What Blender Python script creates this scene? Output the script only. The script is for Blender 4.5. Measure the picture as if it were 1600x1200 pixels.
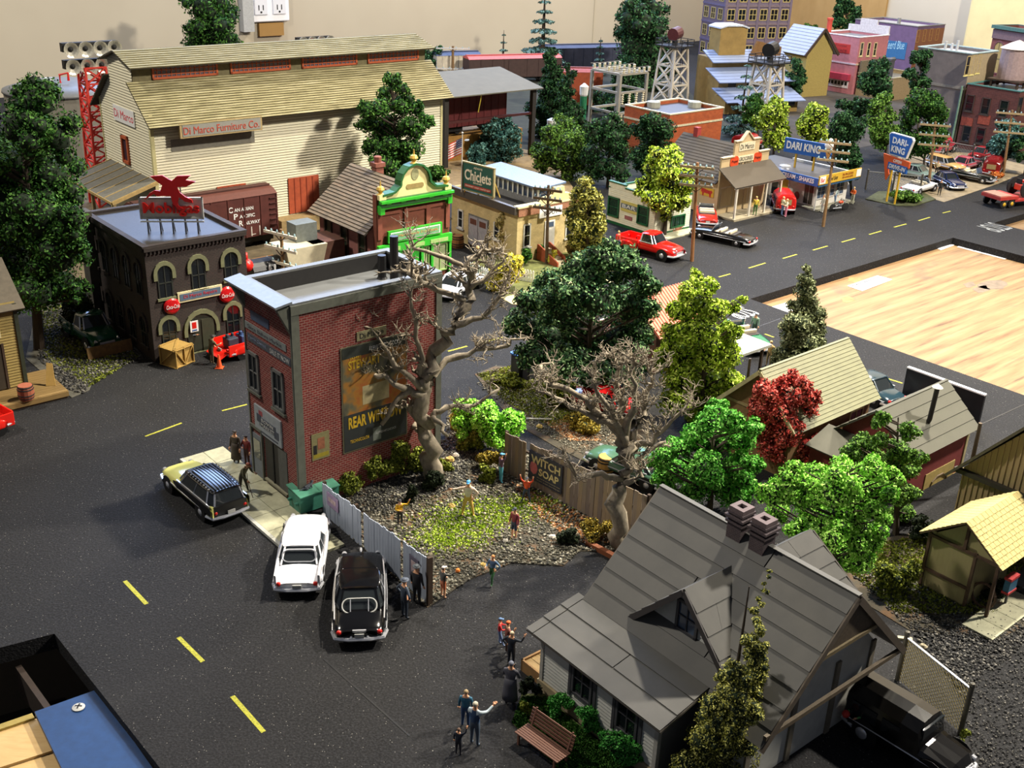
import bpy, math, random
import numpy as np
from mathutils import Vector, Matrix
for _o in list(bpy.data.objects): bpy.data.objects.remove(_o)
random.seed(7); RNG = np.random.default_rng(7)
SC = bpy.context.scene; COL = SC.collection
PI = math.pi
# ------------------------------------------------------------------ camera (scaled metres, 1 unit = 1 m at layout scale)
FPX, PITCH, ROLL, CH = 1720.0, math.radians(24.0), math.radians(2.2), 26.0
_f = np.array([0, math.cos(PITCH), -math.sin(PITCH)]); _r = np.array([1., 0, 0]); _u = np.cross(_r, _f)
CR = math.cos(ROLL)*_r + math.sin(ROLL)*_u; CU = math.cos(ROLL)*_u - math.sin(ROLL)*_r
cam = bpy.data.cameras.new('camera'); cam.sensor_width = 36; cam.lens = FPX*36/1600; cam.clip_end = 2000; cam.clip_start = .5
camo = bpy.data.objects.new('camera', cam); COL.objects.link(camo); SC.camera = camo
camo.matrix_world = Matrix(((CR[0], CU[0], -_f[0], 0), (CR[1], CU[1], -_f[1], 0), (CR[2], CU[2], -_f[2], CH), (0, 0, 0, 1)))
# ------------------------------------------------------------------ world, lamps, exposure
SC.view_settings.view_transform = 'Standard'; SC.view_settings.look = 'None'
SC.view_settings.gamma = 1; SC.view_settings.use_curve_mapping = False; SC.view_settings.exposure = 0.25
W = bpy.data.worlds.new('room_air'); SC.world = W; W.use_nodes = True
W.node_tree.nodes['Background'].inputs[0].default_value = (.62, .68, .85, 1); W.node_tree.nodes['Background'].inputs[1].default_value = .11
def lamp(name, kind, loc, target, power, col, size, **kw):
    l = bpy.data.lights.new(name, kind); l.energy = power; l.color = col
    if kind == 'AREA':
        l.shape = 'RECTANGLE'; l.size = size[0]; l.size_y = size[1]
    else: l.shadow_soft_size = size
    for k, v in kw.items(): setattr(l, k, v)
    o = bpy.data.objects.new(name, l); COL.objects.link(o); o.location = loc
    o.rotation_euler = (Vector(target)-Vector(loc)).to_track_quat('-Z', 'Y').to_euler()
    return o
lamp('key_ceiling_lamp', 'SPOT', (36, 76, 92), (15, 64, 0), 950000, (1, .91, .76), 2.2, spot_size=math.radians(62), spot_blend=1.0)
lamp('left_ceiling_lamp', 'POINT', (-70, 52, 90), (-30, 80, 0), 260000, (1, .93, .82), 3.0)
lamp('back_window_light', 'AREA', (-5, 184, 62), (29, 146, 34), 170000, (.34, .54, 1.0), (140, 30))
lamp('right_ceiling_lamp', 'POINT', (82, 62, 80), (0, 80, 0), 620000, (1, .92, .8), 3.0)
lamp('right_back_ceiling_lamp', 'POINT', (50, 165, 85), (50, 170, 0), 270000, (1, .9, .76), 3.0)

# ------------------------------------------------------------------ helpers
def S(r, g=None, b=None):
    if g is None: r, g, b = r
    return tuple((c/255/12.92 if c/255 <= .04045 else ((c/255+.055)/1.055)**2.4) for c in (r, g, b))
def ray(px, py): return FPX*_f + (px-800)*CR - (py-600)*CU
def G(px, py, z=0.0):
    d = ray(px, py); t = (z-CH)/d[2]; return Vector((d[0]*t, d[1]*t, z))
def VP(px, py, Y):
    d = ray(px, py); t = Y/d[1]; return Vector((d[0]*t, Y, CH+d[2]*t))
def P(p):
    d = np.array(p, float)-np.array([0, 0, CH]); w = d@_f
    return 800+FPX*(d@CR)/w, 600-FPX*(d@CU)/w
def H(base, topy):
    b = G(*base); lo, hi = 0., 40.
    for _ in range(40):
        m = (lo+hi)/2
        if P((b[0], b[1], m))[1] > topy: lo = m
        else: hi = m
    return lo
def pxm(Y): return Y*1.0/FPX*1.02      # metres per pixel near depth Y
def ang(a, b): return math.atan2(b[1]-a[1], b[0]-a[0])
def rot2(x, y, a): return x*math.cos(a)-y*math.sin(a), x*math.sin(a)+y*math.cos(a)
R41 = math.radians(41)

class MB:
    def __init__(s): s.v = []; s.f = []; s.m = []
    def add(s, vs, fs, m=0):
        b = len(s.v); s.v += [tuple(v) for v in vs]; s.f += [tuple(b+i for i in f) for f in fs]; s.m += [m]*len(fs); return s
    def box(s, x0, x1, y0, y1, z0, z1, m=0, tf=None):
        vs = [(x, y, z) for x in (x0, x1) for y in (y0, y1) for z in (z0, z1)]
        if tf: vs = [tf(*v) for v in vs]
        return s.add(vs, [(0, 1, 3, 2), (4, 6, 7, 5), (0, 4, 5, 1), (2, 3, 7, 6), (0, 2, 6, 4), (1, 5, 7, 3)], m)
    def beam(s, a, b, w, h=None, m=0, up=(0, 0, 1)):
        a, b = Vector(a), Vector(b); h = h or w; d = (b-a).normalized(); u = Vector(up)
        if abs(d.dot(u)) > .99: u = Vector((1, 0, 0))
        x = d.cross(u).normalized()*(w/2); y = x.normalized().cross(d).normalized()*(h/2)
        vs = [p+i*x+j*y for p in (a, b) for i, j in ((-1, -1), (1, -1), (1, 1), (-1, 1))]
        return s.add(vs, [(3, 2, 1, 0), (4, 5, 6, 7), (0, 1, 5, 4), (1, 2, 6, 5), (2, 3, 7, 6), (3, 0, 4, 7)], m)
    def prism(s, poly, z0, z1, m=0, tf=None):
        n = len(poly); vs = [(p[0], p[1], z0) for p in poly]+[(p[0], p[1], z1) for p in poly]
        if tf: vs = [tf(*v) for v in vs]
        return s.add(vs, [tuple(range(n))[::-1], tuple(range(n, 2*n))]+[(i, (i+1) % n, n+(i+1) % n, n+i) for i in range(n)], m)
    def slab(s, pts, t, m=0):
        p = [Vector(q) for q in pts]; n = (p[1]-p[0]).cross(p[-1]-p[0]).normalized()*t; k = len(p)
        return s.add(p+[q+n for q in p], [tuple(range(k))[::-1], tuple(range(k, 2*k))]+[(i, (i+1) % k, k+(i+1) % k, k+i) for i in range(k)], m)
    def quad(s, pts, m=0): return s.add(pts, [tuple(range(len(pts)))], m)
    def tube(s, pts, rad, n=6, m=0, cap=True):
        pts = [Vector(p) for p in pts]; k = len(pts); rad = rad if hasattr(rad, '__len__') else [rad]*k; vs = []
        for i, p in enumerate(pts):
            d = (pts[min(i+1, k-1)]-pts[max(i-1, 0)]); d = d.normalized() if d.length > 1e-9 else Vector((0, 0, 1))
            u = Vector((0, 0, 1)) if abs(d.z) < .9 else Vector((1, 0, 0)); x = d.cross(u).normalized(); y = d.cross(x)
            vs += [p+(x*math.cos(2*PI*j/n)+y*math.sin(2*PI*j/n))*rad[i] for j in range(n)]
        fs = [(i*n+j, i*n+(j+1) % n, (i+1)*n+(j+1) % n, (i+1)*n+j) for i in range(k-1) for j in range(n)]
        if cap: fs += [tuple(range(n))[::-1], tuple(range((k-1)*n, k*n))]
        return s.add(vs, fs, m)
    def cyl(s, a, b, r, r2=None, n=12, m=0): return s.tube([a, b], [r, r if r2 is None else r2], n, m)
    def lathe(s, prof, n=14, m=0, tf=None):
        vs = [(r*math.cos(2*PI*j/n), r*math.sin(2*PI*j/n), z) for r, z in prof for j in range(n)]; k = len(prof)
        if tf: vs = [tf(*v) for v in vs]
        fs = [(i*n+j, i*n+(j+1) % n, (i+1)*n+(j+1) % n, (i+1)*n+j) for i in range(k-1) for j in range(n)]
        return s.add(vs, fs+[tuple(range(n))[::-1], tuple(range((k-1)*n, k*n))], m)
    def ball(s, c, r, n=8, m=0):
        c = Vector(c); rr = r if hasattr(r, '__len__') else (r, r, r); k = n//2+1; vs = []
        for i in range(k):
            a = -PI/2+PI*i/(k-1); ca = max(math.cos(a), .02)
            vs += [(c.x+rr[0]*ca*math.cos(2*PI*j/n), c.y+rr[1]*ca*math.sin(2*PI*j/n), c.z+rr[2]*math.sin(a)) for j in range(n)]
        fs = [(i*n+j, i*n+(j+1) % n, (i+1)*n+(j+1) % n, (i+1)*n+j) for i in range(k-1) for j in range(n)]
        return s.add(vs, fs+[tuple(range(n))[::-1], tuple(range((k-1)*n, k*n))], m)
    def mesh(s, name, mats, smooth=False):
        me = bpy.data.meshes.new(name); me.from_pydata(s.v, [], s.f)
        for mt in (mats if isinstance(mats, (list, tuple)) else [mats, DECK] if 1 in s.m else [mats]): me.materials.append(mt)
        if any(s.m): me.polygons.foreach_set('material_index', s.m)
        if smooth: me.polygons.foreach_set('use_smooth', [True]*len(s.f))
        me.update(); return me
    def build(s, name, mats, parent=None, smooth=False, label=None, sub=0, bevel=0):
        o = bpy.data.objects.new(name, s.mesh(name, mats, smooth)); COL.objects.link(o)
        if parent is not None: o.parent = parent
        if label: o['label'] = label
        if sub: md = o.modifiers.new('round', 'SUBSURF'); md.levels = sub; md.render_levels = sub
        if bevel: md = o.modifiers.new('edge', 'BEVEL'); md.width = bevel; md.segments = 2; md.limit_method = 'ANGLE'
        return o
def tag(o, label, cat, group=None):
    o['label'] = label; o['category'] = cat
    if group: o['group'] = group
    return o
def thing(name, label, cat, loc=(0, 0, 0), rz=0, group=None):
    o = bpy.data.objects.new(name, None); COL.objects.link(o); o.location = loc; o.rotation_euler = (0, 0, rz); o.empty_display_size = .1
    return tag(o, label, cat, group)
def struct(o): o['kind'] = 'structure'; return o
def stuff(o): o['kind'] = 'stuff'; return o
def dup(o, parent=None):
    c = o.copy(); COL.objects.link(c)
    if parent is not None: c.parent = parent
    for ch in list(o.children): dup(ch, c)
    return c
def place(o, loc, rz=0, label=None, group=None):
    o.location = loc; o.rotation_euler = (0, 0, rz)
    if label: o['label'] = label
    if group: o['group'] = group
    return o

# ------------------------------------------------------------------ materials
class NT:
    def __init__(s, name):
        s.mat = bpy.data.materials.new(name); s.mat.use_nodes = True; s.t = s.mat.node_tree; s.b = s.t.nodes['Principled BSDF']
    def n(s, typ, **kw):
        o = s.t.nodes.new('ShaderNode'+typ)
        for k, v in kw.items():
            if k.startswith('i_'):
                key = k[2:]; key = int(key) if key.isdigit() else key
                o.inputs[key].default_value = v
            else: setattr(o, k, v)
        return o
    def l(s, a, b): s.t.links.new(a, b)
    def math(s, op, a, b=None, c=None):
        o = s.n('Math', operation=op)
        for i, q in enumerate((a, b, c)):
            if q is None: continue
            if isinstance(q, (int, float)): o.inputs[i].default_value = q
            else: s.l(q, o.inputs[i])
        return o.outputs[0]
    def mix(s, f, a, b):
        o = s.n('Mix', data_type='RGBA')
        for i, q in ((0, f), (6, a), (7, b)):
            if isinstance(q, (int, float)): o.inputs[i].default_value = q
            elif isinstance(q, tuple): o.inputs[i].default_value = (*q, 1)[:4]
            else: s.l(q, o.inputs[i])
        return o.outputs[2]
    def obj(s): return s.n('TexCoord').outputs['Object']
    def noise(s, scale, detail=4, vec=None, rough=.6):
        o = s.n('TexNoise'); o.inputs['Scale'].default_value = scale; o.inputs['Detail'].default_value = detail; o.inputs['Roughness'].default_value = rough
        s.l(vec if vec is not None else s.obj(), o.inputs['Vector']); return o.outputs['Fac']
    def ramp(s, f, stops):
        o = s.n('ValToRGB'); e = o.color_ramp.elements
        while len(e) < len(stops): e.new(.5)
        for q, (p, c) in zip(e, stops): q.position = p; q.color = (*c, 1)
        s.l(f, o.inputs[0]); return o.outputs[0]
    def bump(s, hgt, dist=.02, strength=.6):
        o = s.n('Bump'); o.inputs['Strength'].default_value = strength; o.inputs['Distance'].default_value = dist
        s.l(hgt, o.inputs['Height']); s.l(o.outputs[0], s.b.inputs['Normal'])
    def done(s, col, rough=.7, metal=0, spec=None):
        if isinstance(col, tuple): s.b.inputs['Base Color'].default_value = (*col, 1)
        else: s.l(col, s.b.inputs['Base Color'])
        if isinstance(rough, (int, float)): s.b.inputs['Roughness'].default_value = rough
        else: s.l(rough, s.b.inputs['Roughness'])
        s.b.inputs['Metallic'].default_value = metal
        if spec is not None: s.b.inputs['Specular IOR Level'].default_value = spec
        return s.mat
_mc = {}
DECK = None
def M(rgb, rough=.65, metal=0, var=.25, scale=4, bump=0, coat=0, name=None, spec=None):
    key = (tuple(rgb), rough, metal, var, scale, bump, coat)
    if key in _mc: return _mc[key]
    t = NT(name or 'paint_%d_%d_%d' % tuple(rgb)); c = S(rgb)
    if var:
        f = t.noise(scale, 5); col = t.mix(t.ramp(f, [(.3, (0, 0, 0)), (.7, (1, 1, 1))]), tuple(x*(1-var) for x in c), tuple(min(1, x*(1+var*.6)) for x in c))
        if bump: t.bump(f, bump)
    else: col = c
    m = t.done(col, rough, metal, spec)
    if coat: t.b.inputs['Coat Weight'].default_value = coat; t.b.inputs['Coat Roughness'].default_value = .08
    _mc[key] = m; return m
def brickmat(name, c1, c2, mo, w=.22, h=.1, ms=.014, rough=.85, sh=0.):
    t = NT(name); sp = t.n('SeparateXYZ'); t.l(t.obj(), sp.inputs[0]); cb = t.n('CombineXYZ')
    t.l(t.math('ADD', sp.outputs[0], sp.outputs[1]), cb.inputs[0]); t.l(sp.outputs[2], cb.inputs[1])
    b = t.n('TexBrick'); b.offset = .5; t.l(cb.outputs[0], b.inputs['Vector'])
    for k, v in (('Color1', S(c1)), ('Color2', S(c2)), ('Mortar', S(mo))): b.inputs[k].default_value = (*v, 1)
    b.inputs['Scale'].default_value = 1; b.inputs['Brick Width'].default_value = w; b.inputs['Row Height'].default_value = h; b.inputs['Mortar Size'].default_value = ms; b.inputs['Mortar Smooth'].default_value = .2
    n = t.noise(1.3, 5); col = t.mix(t.ramp(n, [(.35, (0, 0, 0)), (.75, (.55, .55, .55))]), b.outputs['Color'], tuple(x*.45 for x in S(c1)))
    t.bump(t.math('SUBTRACT', 1., b.outputs['Fac']), .012, .5)
    return t.done(col, rough)
def woodmat(name, c1, c2, scale=(1, 14, 14), rough=.7, bump=.01):
    t = NT(name); mp = t.n('Mapping'); t.l(t.obj(), mp.inputs[0]); mp.inputs['Scale'].default_value = scale
    f = t.noise(1.2, 6, mp.outputs[0], .65); g = t.noise(.35, 3)
    col = t.mix(f, S(c1), S(c2)); col = t.mix(t.math('MULTIPLY', g, .35), col, tuple(x*.5 for x in S(c1)))
    t.bump(f, bump); return t.done(col, rough)
def leafmat(name, dark, mid, light, rough=.6):
    t = NT(name); g = t.n('NewGeometry'); f = t.math('ADD', t.math('MULTIPLY', g.outputs['Random Per Island'], .6), t.math('MULTIPLY', t.noise(.9, 3), .5))
    col = t.ramp(f, [(.2, S(dark)), (.52, S(mid)), (.85, S(light))])
    return t.done(col, rough, 0, .08)
def glassmat(name, rgb, rough=.06):
    t = NT(name); return t.done(S(rgb), rough, 0, .7)

# face frames of a building: 'R' = wall on local y=0 (seen from -y), 'L' = wall on local x=0 (seen from -x), u runs from the near corner
def fpt(face, u, v, o, w=0, d=0):
    if face == 'R': return (u, -o, v)
    if face == 'L': return (-o, u, v)
    if face == 'B': return (u, d+o, v)
    return (w+o, u, v)
def fbox(mb, face, u0, u1, v0, v1, o0, o1, m=0, w=0, d=0):
    return mb.box(u0, u1, v0, v1, o0, o1, m, tf=lambda u, v, o: fpt(face, u, v, o, w, d))
def pane_frame(name, parent, face, u, v, w, h, fm, pm, nx=1, ny=2, fw=.09, o=.0, t=.06, mw=.04, label=None, arch=False, sill=None, woff=0, doff=0):
    """window frame centred at u with foot at v; muntins nx x ny; its pane is a sub-part"""
    a = MB(); F = lambda u0, u1, v0, v1, o0, o1, m=0: fbox(a, face, u0, u1, v0, v1, o0, o1, m, woff, doff)
    F(u-w/2, u-w/2+fw, v, v+h, o, o+t); F(u+w/2-fw, u+w/2, v, v+h, o, o+t); F(u-w/2, u+w/2, v, v+fw, o, o+t); F(u-w/2, u+w/2, v+h-fw, v+h, o, o+t)
    for i in range(1, nx): x = u-w/2+w*i/nx; F(x-mw/2, x+mw/2, v+fw, v+h-fw, o, o+t*.7)
    for j in range(1, ny): z = v+h*j/ny; F(u-w/2+fw, u+w/2-fw, z-mw/2, z+mw/2, o, o+t*.7)
    fr = a.build(name, fm, parent, label=label)
    b = MB(); fbox(b, face, u-w/2+fw*.5, u+w/2-fw*.5, v+fw*.5, v+h-fw*.5, o-.02, o+.015, 0, woff, doff); b.build('pane', pm, fr)
    if sill: c = MB(); fbox(c, face, u-w/2-.1, u+w/2+.1, v-.12, v, o, o+.12, 0, woff, doff); c.build('sill', sill, fr)
    return fr
_tmp = {}
def text_mesh(s, w, h, ext=.01, shear=0, bold=.0):
    key = (s, round(w, 3), round(h, 3), ext, shear, bold)
    if key in _tmp: return _tmp[key]
    cu = bpy.data.curves.new('lettering', 'FONT'); cu.body = s; cu.align_x = 'CENTER'; cu.extrude = .001; cu.shear = shear; cu.offset = bold; cu.resolution_u = 3
    o = bpy.data.objects.new('lettering', cu); me = bpy.data.meshes.new_from_object(o); bpy.data.objects.remove(o); bpy.data.curves.remove(cu)
    n = len(me.vertices); co = np.empty(n*3); me.vertices.foreach_get('co', co); co = co.reshape(-1, 3)
    lo, hi = co.min(0), co.max(0); co -= (lo+hi)/2; sz = np.maximum(hi-lo, 1e-6)
    co[:, 0] *= w/sz[0]; co[:, 1] *= h/sz[1]; co[:, 2] *= ext/sz[2]
    me.vertices.foreach_set('co', co.ravel()); me.update(); _tmp[key] = me; return me
def txt(s, mat, parent, face, u, v, w, h, o=.02, ext=.015, shear=0, bold=.0, rot=0, woff=0):
    me = text_mesh(s, w, h, ext, shear, bold); me = me.copy() if me.materials else me
    me.materials.clear(); me.materials.append(mat)
    ob = bpy.data.objects.new('lettering', me); COL.objects.link(ob); ob.parent = parent
    if face == 'R': R = Matrix.Rotation(PI/2, 4, 'X'); p = (u, -o, v)
    elif face == 'L': R = Matrix.Rotation(-PI/2, 4, 'Z') @ Matrix.Rotation(PI/2, 4, 'X'); p = (-o, u, v)
    elif face == 'T': R = Matrix.Identity(4); p = (u, v, o)
    ob.matrix_local = Matrix.Translation(p) @ R @ Matrix.Rotation(rot, 4, 'Z')
    return ob
def clap(mb, face, v0, v1, ufun, pitch=.26, t=.05, m=0, w=0, d=0):
    """overlapping boards: ufun(v) -> (u0,u1)"""
    v = v0
    while v < v1-1e-4:
        vt = min(v+pitch*.8, v1); a0, a1 = ufun(v); b0, b1 = ufun(vt)
        mb.add([fpt(face, a0, v, t, w, d), fpt(face, a1, v, t, w, d), fpt(face, b1, vt, .012, w, d), fpt(face, b0, vt, .012, w, d), fpt(face, a0, v, 0, w, d), fpt(face, a1, v, 0, w, d)],
               [(0, 1, 2, 3), (4, 5, 1, 0)], m); v += pitch
def courses(mb, e0, e1, r0, r1, n, t=.05, th=.08, m=0):
    """roof plane from eave e0-e1 to ridge r0-r1 as n overlapping courses over a solid slab"""
    e0, e1, r0, r1 = map(Vector, (e0, e1, r0, r1)); nn = (e1-e0).cross(r0-e0).normalized()
    if nn.z < 0: nn = -nn
    mb.slab([e0-nn*th, e1-nn*th, r1-nn*th, r0-nn*th] if (e1-e0).cross(r0-e0).z > 0 else [e1-nn*th, e0-nn*th, r0-nn*th, r1-nn*th], th*.98, m+1)
    for i in range(n):
        a, b = i/n, (i+.84)/n; L0 = e0.lerp(r0, a); L1 = e1.lerp(r1, a); U0 = e0.lerp(r0, b); U1 = e1.lerp(r1, b)
        mb.add([L0+nn*t, L1+nn*t, U1+nn*.004, U0+nn*.004, L0, L1], [(0, 1, 2, 3), (4, 5, 1, 0)], m)
# ------------------------------------------------------------------ shared materials
def asphalt(name, base, spk, blotch=.5, sparkle=.5):
    t = NT(name); o = t.obj(); big = t.noise(.12, 5, o); fine = t.noise(11, 4, o, .75); v = t.n('TexVoronoi'); v.inputs['Scale'].default_value = 13; t.l(o, v.inputs['Vector'])
    c = t.mix(t.ramp(big, [(.3, (0, 0, 0)), (.72, (1, 1, 1))]), tuple(x*(1-blotch) for x in S(base)), tuple(x*(1+blotch) for x in S(base)))
    c = t.mix(t.ramp(fine, [(.44, (0, 0, 0)), (.68, (1, 1, 1))]), c, tuple(x*3.2 for x in S(base)))
    sp = t.math('MULTIPLY', t.math('LESS_THAN', v.outputs['Distance'], .2), t.math('GREATER_THAN', t.n('SeparateXYZ').outputs[0], -1))
    sx = t.n('SeparateColor'); t.l(v.outputs['Color'], sx.inputs[0]); pick = t.math('MULTIPLY', sp, t.math('GREATER_THAN', sx.outputs[0], 1-sparkle*.16))
    c = t.mix(pick, c, S(spk)); t.bump(t.math('ADD', fine, v.outputs['Distance']), .03, .5); return t.done(c, .8, 0, .2)
ASPH = asphalt('asphalt_grit', (23, 23, 24), (130, 128, 122)); DECK = M((58, 52, 40), .9, 0, .3)  # DECK: dark tone stands in for shade between roof courses
RUST_SOIL = NT('rust_soil'); _f1 = RUST_SOIL.noise(.8, 6); _f2 = RUST_SOIL.noise(7, 4)
_c = RUST_SOIL.ramp(_f1, [(.3, S(48, 46, 38)), (.5, S(70, 64, 50)), (.66, S(104, 76, 48)), (.74, S(80, 64, 44))])
_c = RUST_SOIL.mix(RUST_SOIL.math('MULTIPLY', _f2, .6), _c, S(48, 44, 36)); RUST_SOIL.bump(_f2, .05); RUST_SOIL = RUST_SOIL.done(_c, .95)
TAN_SOIL = M((150, 128, 92), .95, 0, .3, 2, .02); GREEN_SOIL = M((78, 84, 44), .95, 0, .5, 1.5, .03); ROAD_TAN = M((140, 126, 100), .9, 0, .3, 1.5)
CONC = M((168, 166, 138), .85, 0, .22, 2.5, .006); CURB = M((176, 176, 166), .85, 0, .2, 3)
YEL = M((158, 156, 44), .8, 0, .55, 14); WHT = M((226, 226, 222), .6, 0, .05); WHT_P = M((240, 240, 244), .5, 0, .03)
BLK = M((16, 16, 17), .5, 0, .2); DARK = M((28, 27, 26), .7, 0, .3); CHROME = M((212, 214, 220), .2, .6, 0); STEEL = M((120, 122, 125), .4, .8, .15)
GLASS = glassmat('dark_pane', (22, 26, 30)); GLASS_B = glassmat('bluish_pane', (70, 84, 104)); GLASS_C = glassmat('car_glass', (34, 38, 40), .04)
RED = M((206, 34, 26), .35, 0, .08); DRED = M((140, 26, 26), .5, 0, .2); GREEN = M((30, 160, 40), .4, 0, .12); DGREEN = M((20, 84, 46), .5, 0, .2)
CREAM = M((214, 202, 158), .7, 0, .14); TANW = M((176, 160, 118), .75, 0, .2); BROWN = M((92, 60, 38), .75, 0, .3); DKWOOD = M((62, 46, 32), .8, 0, .35)
POLE = M((128, 98, 62), .85, 0, .25); YPOLE = M((206, 164, 44), .5, 0, .1); BLUE = M((34, 78, 140), .45, 0, .1); GREY = M((120, 120, 116), .7, 0, .2); LGREY = M((176, 176, 172), .7, 0, .15)
TIRE = M((20, 20, 20), .85, 0, .2); SKIN = M((222, 170, 130), .6, 0, .05)
E1 = Vector((math.cos(R41), math.sin(R41), 0)); E4 = Vector((math.cos(R41-PI/2), math.sin(R41-PI/2), 0))
# ------------------------------------------------------------------ layout base
A0, B0, B2 = G(1172, 467), G(1480, 369), G(1553, 348)
B0 = A0+E1*(B0-A0).dot(E1); B2 = A0+E1*(B2-A0).dot(E1)+E4*(B2-A0).dot(E4)
h0 = G(85, 990); hL = h0+(G(0, 1012)-h0).normalized()*30; hR = h0+(G(250, 1200)-h0).normalized()*26
WL = Vector((-75, 134, 0)); WC = WL+Vector((math.cos(math.radians(42)), math.sin(math.radians(42)), 0))*166
poly = [hR, Vector((40, 12, 0)), A0+E4*80, A0, B0, B0+E4*80, B2+E4*80, B2, B2+E1*70, Vector((150, 190, 0)), WC, WL, Vector((-90, 90, 0)), hL, h0]
mb = MB(); mb.prism([(p.x, p.y) for p in poly], -.7, 0); struct(mb.build('ground', ASPH))
mb = MB(); mb.box(-200, 260, -60, 320, -38, -37.6); struct(mb.build('floor', M((70, 62, 52), .7, 0, .2, .3)))
# plywood deck of the unfinished part
t = NT('bare_plywood'); o = t.obj(); mp = t.n('Mapping'); mp.inputs['Scale'].default_value = (.10, 1.5, 1); t.l(o, mp.inputs[0])
g1 = t.noise(1.6, 7, mp.outputs[0], .65); g2 = t.noise(.16, 4, o)
wv = t.n('TexWave', wave_type='RINGS'); wv.inputs['Scale'].default_value = .22; wv.inputs['Distortion'].default_value = 9; wv.inputs['Detail'].default_value = 3
mp2 = t.n('Mapping'); mp2.inputs['Scale'].default_value = (.25, 1, 1); t.l(o, mp2.inputs[0]); t.l(mp2.outputs[0], wv.inputs['Vector'])
c = t.ramp(g1, [(.28, S(70, 50, 30)), (.45, S(126, 100, 66)), (.7, S(152, 126, 86))]); c = t.mix(t.math('MULTIPLY', wv.outputs['Fac'], .35), c, S(104, 66, 30))
c = t.mix(t.ramp(g2, [(.62, (0, 0, 0)), (.72, (.75, .75, .75))]), c, S(92, 76, 58)); PLY = t.done(c, .65)
def frame_box(o0, lx, ly0, ly1, z0, z1, name, mat):
    mb = MB(); mb.box(0, lx, ly0, ly1, z0, z1); o = mb.build(name, mat); o.location = (o0.x, o0.y, 0); o.rotation_euler = (0, 0, R41); return o
tag(frame_box(A0, (B0-A0).length, -80, 0, -1.0, -.62, 'plywood_board', PLY), 'bare tan plywood board with knots and paint spots beside the black road', 'board')
tag(frame_box(B2, 70, -80, 0, -1.0, -.62, 'plywood_board', PLY), 'far strip of bare plywood beyond the short cross road', 'board')
def on_ply(px, z=-.62): return G(px[0], px[1], z)
def flat_px(name, pts, z, t, mat, **kw):
    q = [G(x, y, z) for x, y in pts]; ar = sum(q[k].x*q[(k+1) % len(q)].y-q[(k+1) % len(q)].x*q[k].y for k in range(len(q)))
    mb = MB(); mb.prism([(p.x, p.y) for p in (q if ar > 0 else q[::-1])], z, z+t); return mb.build(name, mat, **kw)
def scribble(parent, pts, z, mat):
    mb = MB()
    for a, b in pts: mb.beam(G(*a, z), G(*b, z), .1, .012)
    return mb.build('handwriting', mat, parent)
INK = M((60, 56, 66), .7, 0, .1)
def paper(pts, label, ink=None, wrinkle=None):
    o = flat_px('paper_sheet', pts, -.615, .03, WHT_P); tag(o, label, 'paper')
    if ink:
        s = scribble(o, ink, -.575, INK)
    return o
paper([(1437, 378), (1470, 366), (1508, 377), (1470, 391)], 'square white paper with handwriting at the far plywood corner', [((1462, 379), (1467, 373)), ((1464, 382), (1470, 378)), ((1478, 376), (1482, 371)), ((1476, 384), (1482, 382)), ((1486, 382), (1490, 376))])
paper([(1495, 386), (1503, 383), (1580, 402), (1570, 405.5)], 'long narrow strip of white paper with faint writing', [((1508, 387), (1513, 388)), ((1520, 391), (1527, 391)), ((1533, 394), (1547, 396))])
_p = paper([(1324, 447), (1371, 431), (1394, 437), (1347, 455)], 'white label card with a green stripe in the middle of the plywood', [((1331, 447), (1346, 442)), ((1350, 441), (1373, 433))])
_g = flat_px('green_stripe', [(1349, 447), (1383, 436), (1387, 437.5), (1353, 448.5)], -.585, .01, M((150, 156, 120), .7, 0, .1)); _g.parent = _p
paper([(1192, 484), (1240, 470), (1245, 484), (1214, 495)], 'white paper by the road edge behind the grey green spruce')
paper([(1554, 338), (1594, 326), (1598, 329), (1560, 341)], 'small white paper strip along the far road edge')
sp = [(1553, 445, 22, 9), (1534, 452, 12, 6), (1515, 445, 9, 4), (1324, 468, 10, 4), (1335, 437, 11, 4)]
for i, (x, y, a, b) in enumerate(sp):
    pts = [(x+a*(1+.25*math.sin(5*k+i))*math.cos(k*PI/9), y+b*(1+.25*math.cos(7*k+i))*math.sin(k*PI/9)) for k in range(18)]
    o = flat_px('paint_spot', pts, -.618, .004, M((112, 98, 82) if i < 3 else (150, 116, 74), .8, 0, .3, 2)); tag(o, ['large grey paint splotch on the plywood', 'grey paint blot left of the large splotch, touching it', 'small outlying grey blot at the splotch edge', 'brown knot below the label card on the plywood', 'brown knot above the label card on the plywood'][i], 'stain')
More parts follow.
